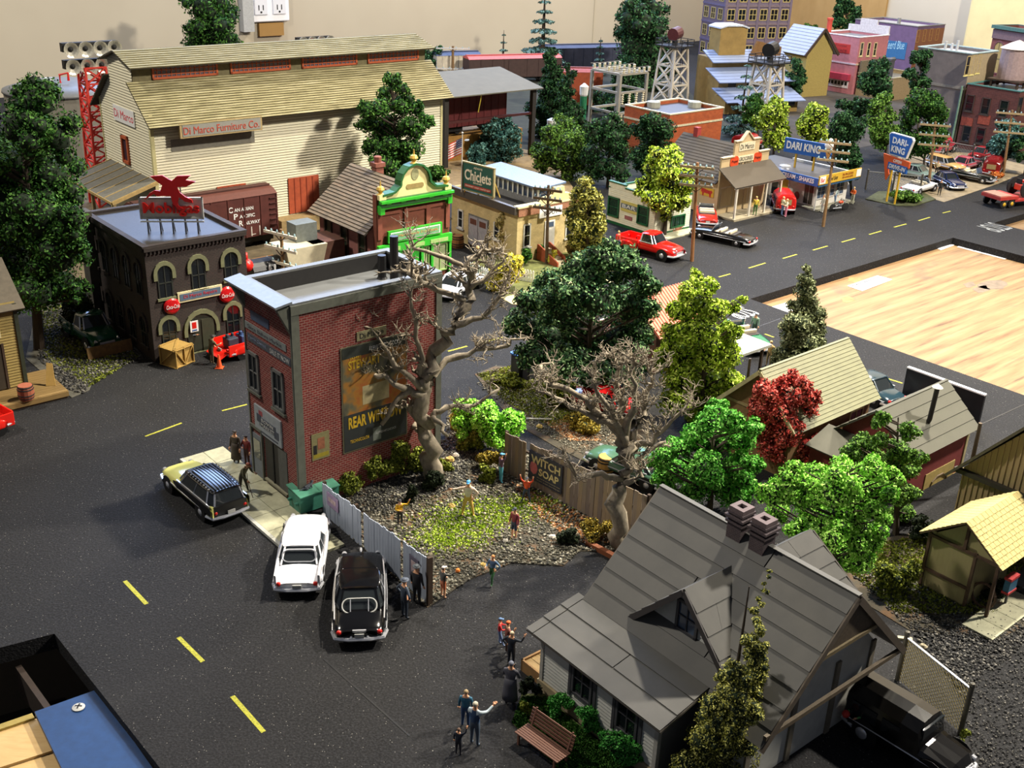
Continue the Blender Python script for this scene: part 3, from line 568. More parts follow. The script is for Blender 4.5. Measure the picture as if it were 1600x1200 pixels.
mb = MB(); fbox(mb, 'R', -.02, .36, 0, h-.35, 0, .06); fbox(mb, 'R', mk.w-.3, mk.w+.02, 0, h-.35, 0, .06); fbox(mb, 'R', -.02, mk.w+.02, h-.42, h, 0, .08); fbox(mb, 'L', -.02, .08, 0, h-.4, 0, .04); fbox(mb, 'L', mk.d-.1, mk.d, 0, h-.2, 0, .04); mk.part(mb, 'corner_trim', TRIMG)
for (x, y), hh in (((597, 435), 1.15), ((616, 441), 2.25)):
    u, v = mk.uv('T', x, y, h-.75); mb = MB(); mb.cyl((u, v, h-.75), (u, v, h-.75+hh), .2, n=12); mb.lathe([(.27, h-.76), (.21, h-.66)], 12, tf=lambda a, b, c: (a+u, b+v, c)); mk.part(mb, 'vent_pipe', BLK, smooth=False)
for u, v in ((1.4, 4.5), (3.65, 4.6)): mk.win('L', u, v, 1.02, 1.95, M((96, 98, 96), .5, 0, .1), nx=2, ny=2, fw=.14, t=.08, sill=TRIMG)
# door with upper glass, recessed entrance
dr = mk.fb('door', M((104, 110, 116), .6, 0, .12), 'L', 3.24, 4.2, .05, 2.35, 0, .05)
mk.fb('door_frame', TRIMG, 'L', 3.16, 3.26, 0, 2.75, 0, .1, dr); mk.fb('door_frame', TRIMG, 'L', 4.16, 4.28, 0, 2.75, 0, .1, dr); mk.fb('door_frame', TRIMG, 'L', 3.16, 4.28, 2.65, 2.78, 0, .1, dr); mk.fb('pane', GLASS, 'L', 3.42, 4.05, 1.1, 2.1, .04, .07, dr)
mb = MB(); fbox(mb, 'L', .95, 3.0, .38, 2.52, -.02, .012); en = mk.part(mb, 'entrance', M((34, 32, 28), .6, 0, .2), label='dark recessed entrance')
mk.fb('door_leaf', M((84, 84, 80), .6, 0, .2), 'L', .97, 1.75, .4, 2.48, .012, .03, en); mk.fb('threshold', M((130, 126, 104), .8), 'L', .95, 3.0, .3, .4, 0, .14, en); mk.fb('mullion', DARK, 'L', 2.2, 2.3, .4, 2.5, .012, .05, en)
sg = mk.fb('shop_sign', M((146, 152, 156), .6, 0, .18, 3), 'L', 1.3, 3.75, 2.62, 3.98, 0, .08, label='pale shop sign with a dark ribbon')
mb = MB(); NAVY = M((60, 66, 80), .6, 0, .2); fbox(mb, 'L', 1.75, 3.25, 3.05, 3.5, .08, .1); fbox(mb, 'L', 1.5, 1.9, 2.92, 3.3, .08, .095); fbox(mb, 'L', 3.1, 3.5, 3.2, 3.6, .08, .095); mb.build('ribbon', NAVY, sg)
mk.text('BOVIN', LGREY, 'L', 2.5, 3.39, 1.1, .16, sg, o=.105); mk.text('MARKET', LGREY, 'L', 2.5, 3.15, 1.25, .17, sg, o=.105); mk.fb('red_figure', M((150, 70, 76), .6), 'L', 2.95, 3.3, 3.58, 3.82, .08, .09, sg); mk.fb('small_print', NAVY, 'L', 1.6, 3.2, 2.72, 2.8, .08, .09, sg)
b1 = mk.fb('name_band', M((70, 76, 84), .6, 0, .25), 'L', .15, 4.05, 7.05, 7.42, 0, .03, label='dark painted band with pale letters'); mk.text('SALE IT NOW', LGREY, 'L', 1.1, 7.22, 1.7, .22, b1, o=.035); mk.text('Family Owned', M((120, 130, 150), .6), 'L', 3.1, 7.24, 1.6, .2, b1, o=.035)
b2 = mk.fb('name_band', M((116, 122, 120), .7, 0, .25), 'L', .5, 4.2, 7.62, 7.95, 0, .03, label='grey painted band with worn letters'); mk.text('Since Before Market', M((84, 88, 92), .7), 'L', 2.4, 7.78, 3.1, .18, b2, o=.035)
mk.fb('name_band', M((58, 74, 98), .6, 0, .25), 'L', 1.95, 3.6, 8.2, 8.62, 0, .03, label='faded blue painted block')
# side wall posters
u0, u1, v0, v1 = mk.rect('R', (533, 547), (634, 678)); v0 = mk.uv('R', 535, 708)[1]; v1 = mk.uv('R', 533, 546)[1]
ps = mk.fb('wall_poster', M((104, 100, 78), .6, 0, .15), 'R', u0-.06, u1+.06, v0-.06, v1+.06, 0, .04, label='framed film poster on the brick side wall'); pw, ph = u1-u0, v1-v0
ART = NT('poster_art'); _n = ART.noise(.75, 3); ART.done(ART.ramp(_n, [(.3, S(58, 60, 60)), (.42, S(96, 92, 70)), (.52, S(150, 104, 42)), (.62, S(150, 74, 40)), (.75, S(140, 126, 92))]), .5); ART = ART.mat
mk.fb('picture', ART, 'R', u0, u1, v0+.33*ph, v1, .03, .05, ps); mk.fb('lower_band', M((44, 48, 50), .5, 0, .1), 'R', u0, u1, v0, v0+.36*ph, .03, .055, ps); mk.fb('upper_band', M((50, 54, 50), .5, 0, .2), 'R', u0, u1, v1-.1*ph, v1, .03, .055, ps)
PYEL = M((196, 160, 40), .5, 0, .08)
mk.text('REAR WINDOW', PYEL, 'R', u0+pw*.5, v0+ph*.275, pw*.86, ph*.115, ps, o=.06, bold=.03); mk.text('TECHNICOLOR', PYEL, 'R', u0+pw*.24, v0+ph*.09, pw*.3, ph*.03, ps, o=.06); mk.text('STEWART', PYEL, 'R', u0+pw*.34, v0+ph*.83, pw*.5, ph*.085, ps, o=.055, bold=.02); mk.text('JAMES', PYEL, 'R', u0+pw*.2, v0+ph*.89, pw*.18, ph*.03, ps, o=.055)
mk.text('ALFRED HITCHCOCK', LGREY, 'R', u0+pw*.66, v0+ph*.1, pw*.34, ph*.022, ps, o=.06); mk.text("ALFRED HITCHCOCK'S", LGREY, 'R', u0+pw*.66, v0+ph*.945, pw*.5, ph*.04, ps, o=.06); mk.fb('inset_card', M((110, 116, 108), .5), 'R', u0+pw*.45, u0+pw*.58, v0+ph*.03, v0+ph*.16, .055, .062, ps); mk.fb('pale_shape', M((170, 156, 116), .6, 0, .2), 'R', u0+pw*.3, u0+pw*.72, v0+ph*.42, v0+ph*.6, .05, .054, ps)
u0, u1, v0, v1 = mk.rect('R', (486, 680), (515, 712)); p2 = mk.fb('wall_poster', M((128, 122, 84), .6, 0, .2, 6), 'R', u0, u1, v0, v1, 0, .03, label='small faded poster near the corner'); mk.fb('lower_band', M((150, 136, 40), .6, 0, .2), 'R', u0+.06, u1-.06, v0+.1, v0+.3, .03, .04, p2); mk.fb('picture', M((146, 92, 66), .6, 0, .5, 4), 'R', u0+.3, u1-.25, v0+.5, v1-.25, .03, .04, p2); mk.fb('dark_figure', DARK, 'R', u0+.08, u0+.25, v0+.3, v0+.75, .03, .045, p2)
u0, u1, v0, v1 = mk.rect('R', (557, 528), (603, 518)); s2 = mk.fb('wall_sign', M((130, 124, 92), .6, 0, .15), 'R', u0, u1, v0-.12, v0+.32, 0, .04, label='small tan name board above the poster'); mk.text('Di Marco', DARK, 'R', (u0+u1)/2, v0+.1, (u1-u0)*.8, .24, s2, o=.045)

# ================================================================== dark brick garage building with roof sign
gs = Bld.fit('garage_building', 'dark brown brick two-storey garage building with arched windows', (243, 566), (227, 388), (382, 358), (141, 331)); gs.w, gs.d = 6.25, 8.8; h = gs.h
GBR = brickmat('dark_brick', (52, 42, 38), (40, 32, 30), (66, 56, 50), .24, .1, .014); gs.flat(GBR, TAR_B, M((50, 42, 38), .7, 0, .2), .12, .2, .1, .12)
mb = MB(); fbox(mb, 'R', -.06, gs.w+.06, h-.22, h, 0, .16); fbox(mb, 'L', -.06, gs.d, h-.22, h, 0, .16)
for i in range(26): fbox(mb, 'R', .05+i*.24, .15+i*.24, h-.42, h-.2, 0, .12)
gs.part(mb, 'cornice', M((46, 38, 34), .8, 0, .2))
LIME = M((112, 114, 82), .85, 0, .2)
def arched(b, face, u, v, w, hh, parent=None, glass=GLASS, hood=LIME, mun=True, name='window'):
    n = 8; arc = [(u+w/2*math.cos(PI*k/n), v+hh-w/2+w/2*math.sin(PI*k/n)) for k in range(n+1)]; pl = [(u-w/2, v), (u+w/2, v)]+arc
    mb = MB(); mb.prism(pl, 0, .02, tf=lambda a, c, o: fpt(face, a, c, o)); 
    fr = MB()
    if mun: fbox(fr, face, u-.03, u+.03, v, v+hh, .0, .05); fbox(fr, face, u-w/2, u+w/2, v+hh*.45, v+hh*.45+.06, .0, .05)
    for i in (-1, 1): fbox(fr, face, u+i*w/2-.04, u+i*w/2+.04, v, v+hh-w/2, 0, .05)
    o = fr.build(name, M((40, 44, 38), .6, 0, .2), b.root); mb.build('pane', glass, o)
    hm = MB(); t = .26; inner = [(u+(w/2+.04)*math.cos(PI*k/n), v+hh-w/2+(w/2+.04)*math.sin(PI*k/n)) for k in range(n+1)]; outer = [(u+(w/2+t)*math.cos(PI*k/n), v+hh-w/2+(w/2+t)*1.05*math.sin(PI*k/n)) for k in range(n+1)]
    for k in range(n): hm.prism([outer[k], outer[k+1], inner[k+1], inner[k]][::-1], 0, .1, tf=lambda a, c, o: fpt(face, a, c, o))
    for i in (-1, 1): fbox(hm, face, min(u+i*(w/2+.04), u+i*(w/2+t)), max(u+i*(w/2+.04), u+i*(w/2+t)), v+hh-w/2-.4, v+hh-w/2, 0, .1)
    hm.build('hood', hood, o); fbox(sl := MB(), face, u-w/2-.15, u+w/2+.15, v-.15, v, 0, .12); sl.build('sill', hood, o); return o
for a, b in (((247, 415), (268, 463)), ((299, 404), (320, 449)), ((350, 394), (371, 434)), ((253, 499), (276, 543)), ((354, 477), (374, 520))):
    u0, _ = gs.uv('R', *a); u1, v0 = gs.uv('R', *b); v1 = gs.uv('R', (a[0]+b[0])/2, a[1])[1]; arched(gs, 'R', (u0+u1)/2, v0, .82, v1-v0)
for x in (1.2, 2.9, 4.6, 6.3, 7.8):
    arched(gs, 'L', x, 3.9, .75, 1.9, hood=GBR); arched(gs, 'L', x, .7, .75, 1.8, hood=GBR)
u0, v0 = gs.uv('R', 296, 535); u1, _ = gs.uv('R', 337, 527); arched(gs, 'R', (u0+u1)/2, .05, 1.75, 2.35, glass=M((44, 46, 34), .6, 0, .2), mun=False, name='doorway'); gs.fb('door_leaf', M((56, 58, 42), .6, 0, .15), 'R', (u0+u1)/2+.0, (u0+u1)/2+.78, .05, 2.05, .02, .06)
u0, u1, v0, v1 = gs.rect('R', (277, 467), (346, 453)); sb = gs.fb('name_board', CREAM, 'R', u0, u1, v0-.25, v0+.38, 0, .12, label='cream framed name board'); gs.fb('board_face', M((84, 104, 124), .6, 0, .1), 'R', u0+.12, u1-.12, v0-.14, v0+.27, .12, .14, sb); gs.text('Di Marco Repairs', M((190, 50, 60), .5), 'R', (u0+u1)/2, v0+.06, (u1-u0)*.75, .24, sb, o=.145)
for px in ((270, 479), (356, 461)):
    u, v = gs.uv('R', *px, .2); mb = MB(); mb.lathe([(.02, .0), (.5, .0), (.5, .08), (.38, .16), (.02, .2)], 20, tf=lambda a, b, c: (u+a, -c-.02, v+b)); ds = gs.part(mb, 'round_sign', M((190, 22, 26), .3, 0, .05), label='red round soda sign'); gs.text('Coca-Cola', WHT, 'R', u, v, .8, .24, ds, o=.23, shear=.3)
u0, u1, v0, v1 = gs.rect('R', (295, 502), (309, 516)); pn = gs.fb('pennant_sign', WHT, 'R', u0, u1, v0, v1, .1, .14, label='white hanging shield sign'); gs.fb('red_horse', RED, 'R', u0+.12, u1-.12, v0+.22, v1-.08, .14, .15, pn); gs.fb('lettering', BLUE, 'R', u0+.1, u1-.1, v0+.06, v0+.14, .14, .15, pn)
# chimney strip at the back left of the garage
gs.box('side_chute', M((66, 62, 54), .8, 0, .3), -.55, 0, 7.6, 8.6, 0, h+.4)
# rooftop sign (thing of its own standing on the roof)
zr = h-.12; p0, p1 = G(231, 365, zr), G(312, 365, zr); rs = thing('roof_sign', 'white rooftop billboard with red letters and a red winged horse', 'sign', (p0+p1)/2+Vector((0, 0, 0)), ang(p0, p1)); L = (p1-p0).length; LL = L*1.22
mb = MB()
for i in range(5): x = -L*.48+L*.96*i/4; mb.beam((x, 0, 0), (x, 0, 1.0), .09); mb.beam((x, .6, 0), (x, 0, 1.0), .06)
mb.build('post', STEEL, rs); mb = MB(); mb.box(-LL/2, LL/2, -.12, -.02, .72, .8); mb.build('catwalk', LGREY, rs)
mb = MB(); mb.box(-LL/2, LL/2, -.02, .08, .95, 2.15); mb.build('board', M((226, 222, 210), .6, 0, .1), rs); mb = MB(); 
for a in ((-LL/2, LL/2, .9, 1.0), (-LL/2, LL/2, 2.08, 2.2), (-LL/2, -LL/2+.1, .9, 2.2), (LL/2-.1, LL/2, .9, 2.2)): mb.box(a[0], a[1], -.09, .1, a[2], a[3])
mb.build('frame', LGREY, rs); txt('Mobilgas', RED, rs, 'R', 0, 1.5, LL*.88, .82, o=.12, ext=.12, bold=.03)
horse = [(-.95, .1), (-.7, .25), (-.45, .22), (-.35, .5), (-.5, .62), (-.85, .92), (-.62, .95), (-.3, .98), (-.05, .8), (.1, .72), (.35, .95), (.95, .98), (.7, .75), (1.15, .68), (.75, .45), (.3, .4), (.4, .15), (.62, -.05), (.9, -.2), (.95, -.36), (.6, -.3), (.35, -.08), (.25, -.45), (.5, -.65), (.3, -.72), (.05, -.4), (-.02, -.02), (-.4, -.02), (-.6, -.05), (-.75, .08), (-1.05, -.12), (-1.2, -.22)]
hs = LL*.35; mb = MB(); mb.prism([(x*hs, y*hs*.95) for x, y in horse][::-1], -.22, -.1, tf=lambda a, b, c: (a+.02*LL, c, b+2.35)); mb.build('winged_horse', M((186, 26, 28), .4, 0, .1), rs); mb = MB(); mb.cyl((.1, .0, 2.15), (.1, .0, 2.8), .04); mb.cyl((.6, .0, 2.15), (.6, 0, 2.9), .04); mb.build('brace', STEEL, rs)

# ================================================================== long clapboard warehouse with clerestory
wh = Bld('warehouse', 'long white clapboard furniture warehouse with raised roof windows', (254, 392), R41, 26.6, 9.4, 10.3); w, d, h = wh.w, wh.d, wh.h
CLAP = NT('white_clapboard'); _n = CLAP.noise(.7, 5); _sp = CLAP.n('Mapping'); CLAP.l(CLAP.obj(), _sp.inputs[0]); _sp.inputs['Scale'].default_value = (.6, .6, 7); _m = CLAP.noise(1.4, 4, _sp.outputs[0]); CLAP = CLAP.done(CLAP.mix(_n, CLAP.mix(_m, S(196, 186, 150), S(226, 220, 192)), S(216, 210, 186)), .8)
SHAKE = NT('shake_roof'); _sp = SHAKE.n('Mapping'); SHAKE.l(SHAKE.obj(), _sp.inputs[0]); _sp.inputs['Scale'].default_value = (.5, 5, 5); _m = SHAKE.noise(1.2, 5, _sp.outputs[0]); SHAKE = SHAKE.done(SHAKE.ramp(_m, [(.3, S(112, 104, 72)), (.5, S(152, 144, 104)), (.7, S(184, 176, 140))]), .85)
ORNG = M((176, 84, 44), .6, 0, .2)
ez = h; bz = 12.25; cw0, cw1 = 2.5, 6.9; cz = 13.62; rz_ = 14.25     # eave, clerestory foot, clerestory eave, ridge
gl = [(0, 0), (d, 0), (d, ez), (cw1, bz), (cw1, cz), (d/2, rz_), (cw0, cz), (cw0, bz), (0, ez)]
mb = MB(); mb.prism(gl, 0.02, w-.02, tf=lambda a, b, c: (c, a, b)); wh.part(mb, 'walls', M((112, 104, 74), .9, 0, .25))  # darker than the boards, so the gaps carry the lap shade in colour
def gw(v):
    if v <= ez: return (0, d)
    if v <= bz: f = (v-ez)/(bz-ez); return (cw0*f, d-(d-cw1)*f)
    if v <= cz: return (cw0, cw1)
    f = (v-cz)/(rz_-cz); return (cw0+(d/2-cw0)*f, cw1-(cw1-d/2)*f)
mb = MB(); clap(mb, 'R', 1.15, ez, lambda v: (0, w), .21, .07); stuff(wh.part(mb, 'clapboards', CLAP)); mb = MB(); clap(mb, 'L', .0, rz_-.1, gw, .21, .07); stuff(wh.part(mb, 'clapboards', CLAP))
mb = MB(); mb.box(-.08, w, -.08, .1, 0, 1.15); wh.part(mb, 'foundation', brickmat('pink_brick', (150, 88, 66), (130, 74, 58), (150, 120, 96), .5, .2, .02))
mb = MB()
for a in ((-.1, .16, -.1, .16), (w-.16, w+.06, -.1, .16), (-.1, .16, d-.16, d)): mb.box(*a, 0, ez)
wh.part(mb, 'corner_board', M((190, 182, 132), .7, 0, .1))
ov = 1.0; sl = (bz-ez)/cw0
mb = MB(); courses(mb, (-.5, -ov, ez-ov*sl), (w+.6, -ov, ez-ov*sl), (-.5, cw0+.02, bz+.08), (w+.6, cw0+.02, bz+.08), 19, .06, .1); stuff(wh.part(mb, 'lower_roof', SHAKE))
mb = MB(); courses(mb, (w+.6, d+ov, ez-ov*sl), (-.5, d+ov, ez-ov*sl), (w+.6, cw1-.02, bz+.08), (-.5, cw1-.02, bz+.08), 12, .06, .1); stuff(wh.part(mb, 'lower_roof', SHAKE))
ou = .85
mb = MB(); courses(mb, (-.45, cw0-ou, cz-.22), (w+.45, cw0-ou, cz-.22), (-.45, d/2, rz_+.08), (w+.45, d/2, rz_+.08), 9, .06, .1); stuff(wh.part(mb, 'upper_roof', SHAKE))
mb = MB(); courses(mb, (w+.45, cw1+ou, cz-.22), (-.45, cw1+ou, cz-.22), (w+.45, d/2, rz_+.08), (-.45, d/2, rz_+.08), 9, .06, .1); stuff(wh.part(mb, 'upper_roof', SHAKE))
for i in range(4):
    u = 1.0+w*.5/4*0+(i+.5)*(w-1.2)/4; pane_frame('clerestory_window', wh.root, 'R', u, bz+.12, 5.3, 1.0, ORNG, M((86, 84, 96), .2, 0, .3, 2), 14, 3, .16, o=-cw0+.02, t=.08, mw=.06)
for (y, v, ww, hh) in ((5.0, 5.8, 1.35, 2.5),):
    u0, u1, v0, v1 = wh.rect('L', (191, 210), (206, 258)); wh.win('L', (u0+u1)/2, v0, u1-u0, v1-v0, ORNG, M((70, 50, 60), .3), 1, 1, fw=.22, t=.14, o=.06)
u0, v0 = wh.uv('L', 177, 170, .12); u1, v1 = wh.uv('L', 211, 199, .12); s_ = wh.fb('wall_sign', WHT, 'L', u1, u0, v1-.05, v1+1.15, .08, .14, label='small white name sign on the gable'); wh.text('Di Marco', M((214, 90, 96), .5), 'L', (u0+u1)/2, v1+.55, (u0-u1)*.92, .62, s_, o=.15)
u0, v0 = wh.uv('R', 282, 215, 1.0); u1, v1 = wh.uv('R', 410, 200, 1.0); s_ = wh.fb('wall_sign', M((176, 154, 108), .6, 0, .1), 'R', u0, u1, v0-.1, v0+.98, .75, 1.0, label='long name board under the eave'); wh.fb('board_face', M((150, 148, 138), .6, 0, .1), 'R', u0+.2, u1-.15, v0+.02, v0+.86, 1.0, 1.03, s_); wh.text('Di Marco Furniture Co.', M((196, 84, 66), .5), 'R', (u0+u1)/2, v0+.44, (u1-u0)*.92, .54, s_, o=1.05)
wh.fb('sign_shadow', M((120, 116, 104), .8, 0, .15), 'R', *[wh.uv('R', 267, 230)[0], wh.uv('R', 397, 216)[0]], wh.uv('R', 267, 237)[1], wh.uv('R', 267, 237)[1]+.9, .07, .085, label='name board shadow painted as a grey panel on the wall')  # flat grey panel paints the cast shadow of the name board
for a, b in (((338, 292), (385, 320)), ((449, 279), (498, 318)),):
    u0, v1 = wh.uv('R', *a); u1, v0 = wh.uv('R', *b); dd = wh.fb('loading_door', M((166, 74, 40), .7, 0, .2), 'R', u0, u1, 1.3, v1, .05, .14, label='rust red loading door')
    for k in range(1, 5): wh.fb('door_batten', M((150, 62, 34), .7, 0, .2), 'R', u0+(u1-u0)*k/5-.05, u0+(u1-u0)*k/5+.05, 1.35, v1-.05, .14, .18, dd)
wh.box('loading_dock', M((150, 128, 86), .85, 0, .25), 9.5, w-1, -1.5, -.1, .0, 1.2)
# porch on the gable end
cp = [wh.uv('T', x, y, 4.4) for x, y in ((121, 281), (186, 309), (239, 287))]
zt = 5.4; mb = MB(); x0 = -3.6; PR = M((104, 102, 92), .8, 0, .2); 
for i in range(6): y0, y1 = -.4+i*1.45, -.4+(i+1)*1.45; mb = MB(); mb.slab([(x0, y0+.02, 4.3), (0, y0+.02, zt), (0, y1-.02, zt), (x0, y1-.02, 4.3)][::-1], -.1); wh.part(mb, 'porch_roof_panel', PR)
mb = MB()
for i in range(7): y = -.4+i*1.45; mb.beam((x0, y, 4.42), (0, y, zt+.12), .07, .07)
mb.beam((x0, -.4, 4.3), (x0, 8.3, 4.3), .16, .2); mb.beam((x0, -.42, 4.28), (0, -.42, zt-.02), .1, .24); wh.part(mb, 'porch_rafter', M((176, 150, 96), .7, 0, .2))
for y in (-.2, 4, 8.1): mb = MB(); mb.beam((x0+.2, y, 0), (x0+.2, y, 4.3), .22); wh.part(mb, 'porch_post', M((160, 140, 100), .8, 0, .2))
wh.box('porch_deck', M((150, 150, 146), .8, 0, .2), x0, 0, -.4, 8.3, 0, 1.2); wh.fb('porch_door', M((150, 60, 36), .7, 0, .2), 'L', .8, 2.0, 1.2, 3.6, 0, .12); mb = MB(); mb.beam((x0+.2, -.3, 2.1), (-.1, -.3, 2.1), .14, .1); mb.beam((x0+.2, -.3, 1.6), (-.1, -.3, 1.6), .14, .1); wh.part(mb, 'porch_rail', M((150, 66, 40), .7))
# ================================================================== green-fronted store with gabled rear
gsx = G(590, 452); gt = Bld('green_store', 'brown brick store with bright green shopfront and scrolled cream gable', gsx, R41, 7.0, 7.5, 7.6); w, d, h = gt.w, gt.d, gt.h
fa = H((590, 452), 306); BRN = M((116, 62, 44), .8, 0, .2, 3, .006); PNK = M((142, 92, 84), .8, 0, .18, 2)
_r = gt.uv('R', 702, 357)[0]; w = gt.w = _r
mb = MB(); mb.box(0, w, 0, .45, 0, fa); gt.part(mb, 'facade_wall', BRN)
mb = MB(); gable_walls(mb, w-.3, d, 4.6, 7.0, 'y'); ob = gt.part(mb, 'rear_walls', PNK); ob.location = (.15, .4, 0)
SHG = NT('grey_brown_shingle'); _sp = SHG.n('Mapping'); SHG.l(SHG.obj(), _sp.inputs[0]); _sp.inputs['Scale'].default_value = (1, 1, 6); SHG = SHG.done(SHG.ramp(SHG.noise(1, 5, _sp.outputs[0]), [(.3, S(88, 78, 66)), (.5, S(112, 100, 84)), (.7, S(130, 110, 90))]), .85)
mb = MB(); courses(mb, (-.75, d+.6, 3.95), (-.75, .45, 3.95), (w/2, d+.6, 7.1), (w/2, .45, 7.1), 18, .05, .1); stuff(gt.part(mb, 'roof_shingles', SHG)); mb = MB(); courses(mb, (w+.6, .45, 3.95), (w+.6, d+.6, 3.95), (w/2, .45, 7.1), (w/2, d+.6, 7.1), 12, .05, .1); stuff(gt.part(mb, 'roof_shingles', SHG))
for y in (2.0, 4.4, 6.6): gt.win('L', y, 1.2, 1.0, 2.6, DKWOOD, M((44, 54, 40), .3), 1, 2, fw=.14, o=-.14, t=.12)
cu, cv = .55*w, 6.6; mb = MB(); mb.box(cu-.32, cu+.32, 4.7, 5.3, 6.2, 7.6); mb.box(cu-.42, cu+.42, 4.6, 5.4, 7.4, 7.7); mb.lathe([(.26, 7.7), (.3, 8.1), (.22, 8.15)], 10, tf=lambda a, b, c: (a+cu, b+5, c)); gt.part(mb, 'chimney', M((128, 76, 62), .8, 0, .2))
PC = M((222, 208, 150), .6, 0, .1); GR = M((44, 170, 40), .4, 0, .1); GRD = M((30, 92, 44), .5, 0, .15); LG = M((150, 186, 110), .55, 0, .12)
fz = fa-.3   # scrolled parapet
sc = [(.35, 0), (w-.35, 0), (w-.35, .25), (w*.78, .35), (w*.70, .75), (w*.70, 1.05), (w*.67, 1.5), (w*.6, 1.95), (w*.5, 2.12), (w*.4, 1.95), (w*.33, 1.5), (w*.30, 1.05), (w*.30, .75), (w*.22, .35), (.35, .25)]
mb = MB(); mb.prism([(x, y+fz) for x, y in sc], -.05, .12, tf=lambda a, b, c: (a, -c, b)); pr = gt.part(mb, 'scroll_parapet', PC)
mb = MB()
for a, b in zip(sc[2:], sc[3:]): mb.beam((a[0], .05, a[1]+fz+.05), (b[0], .05, b[1]+fz+.05), .75, .14)
mb.build('parapet_cap', GRD, pr, smooth=False)
mb = MB(); mb.lathe([(.42, 0), (.42, .02)], 16, tf=lambda a, b, c: (w/2+a*.75, -.13-c, fz+1.45+b)); mb.build('medallion', M((150, 150, 110), .6), pr); mb = MB(); mb.prism(rrect(1.5, .34, .15), 0, .03, tf=lambda a, b, c: (w/2+a, -.12-c, fz+.62+b)); mb.build('date_plaque', M((150, 130, 80), .6), pr)
GOLD = M((196, 160, 76), .4, .2, .1)
for x, z in ((.35, .35), (w/2, 2.2), (w-.35, .35)):
    mb = MB(); mb.box(x-.28, x+.28, -.3, .3, fz+z-.35, fz+z); mb.build('finial_block', PC, pr) if z < 1 else None
    mb = MB(); mb.lathe([(.3, 0), (.14, .12), (.3, .35), (.22, .52), (.06, .6), (.03, .95)], 10, tf=lambda a, b, c: (x+a, b, fz+z+c)); mb.build('finial', GOLD, pr)
cn = gt.fb('cornice', GRD, 'R', .15, w-.15, fz-.5, fz, 0, .45); gt.fb('cornice_rail', GR, 'R', .05, w-.05, fz-.2, fz-.02, .3, .62, cn); gt.fb('cornice_rail', GR, 'R', .1, w-.1, fz-.66, fz-.5, 0, .36, cn)
for i in range(5): gt.fb('bracket', GR, 'R', .5+i*(w-1.5)/4, .9+i*(w-1.5)/4, fz-.3, fz-.2, .4, .55, cn)
for x in (.25, w-.25): gt.fb('end_bracket', GR, 'R', x-.18, x+.18, fz-1.0, fz-.4, 0, .42, cn)
for x in (.05, w*.36, w*.66, w-.4): gt.fb('pilaster', M((124, 68, 50), .8, 0, .2), 'R', x, x+.35, 3.6, fz-.9, 0, .12)
for x in (.05+.35, w*.36+.35, w*.66+.35): gt.fb('panel_rail', M((124, 68, 50), .8, 0, .2), 'R', x, x+w*.25, fz-1.15, fz-.9, 0, .1)
sb = gt.fb('shop_board', GR, 'R', w*.12, w*.86, 3.3, 4.15, .12, .32, label='green sign board with white border'); gt.fb('white_border', WHT, 'R', w*.15, w*.83, 3.42, 4.03, .32, .34, sb); gt.fb('board_face', M((110, 170, 120), .5, 0, .1), 'R', w*.163, w*.817, 3.48, 3.97, .34, .36, sb); gt.text('Di Marco Family Dry Goods', M((206, 150, 80), .5), 'R', w*.49, 3.73, w*.6, .22, sb, o=.37)
be = gt.fb('shop_beam', GR, 'R', -.05, w+.05, 2.6, 3.2, .05, .3)
for i in range(3): gt.fb('beam_panel', LG, 'R', .2+i*w/3, w/3+i*w/3-.35, 2.7, 2.98, .3, .34, be)
for x in (-.02, w*.28, w*.42, w*.58, w*.72, w-.14): gt.fb('shop_post', GR, 'R', x, x+.2, 0, 2.62, 0, .22)
for x0, x1 in ((.25, w*.27), (w*.31, w*.41), (w*.62, w*.71), (w*.76, w-.2)): pane_frame('shop_window', gt.root, 'R', (x0+x1)/2, .4, x1-x0, 2.1, LG, M((150, 160, 120), .3, 0, .2), 2, 1, .1, t=.1)
gt.fb('shop_door', GR, 'R', w*.46, w*.57, .05, 2.5, -.02, .08)

# ================================================================== cream depot with monitor roof
ch = Bld.fit('cream_depot', 'cream brick depot with blue glazed monitor roof and stone coping', (806, 412), (806, 326), (898, 304), (703, 306)); ch.d = 8.2; ch.w = 6.7; w, d, h = ch.w, ch.d, ch.h
CRB = brickmat('cream_brick', (206, 186, 132), (190, 170, 118), (178, 160, 116), .3, .12, .01); ch.flat(CRB, TAR_B, None, .35, .25)
WHW = M((206, 206, 200), .6, 0, .1); STC = M((150, 104, 78), .85, 0, .45, 9, .02)
mb = MB(); fbox(mb, 'R', .02, w-.02, h-.65, h-.02, .0, .12); ch.part(mb, 'stone_band', STC); mb = MB(); fbox(mb, 'R', -.1, 2.2, h, h+.14, -.4, .18); fbox(mb, 'R', w-1.2, w+.25, h+.02, h+.16, -.4, .18); fbox(mb, 'R', 2.0, w-1.2, h-.1, h+.02, -.4, .15); ch.part(mb, 'coping', M((216, 204, 160), .6, 0, .1))
mb = MB(); mb.prism([(2.2, h), (w-1.2, h), (w-1.5, h+.55), (w-2.0, h+.6), (w-2.1, h+1.15), (w-3.1, h+1.15), (w-3.2, h+.6), (2.6, h+.5)], -.25, .1, tf=lambda a, b, c: (a, -c, b)); ch.part(mb, 'stepped_gable', M((214, 198, 146), .7, 0, .1))
mb = MB(); fbox(mb, 'L', 0, d, h-.5, h+.1, 0, .3); ch.part(mb, 'eave_fascia', M((70, 66, 60), .5, 0, .2))
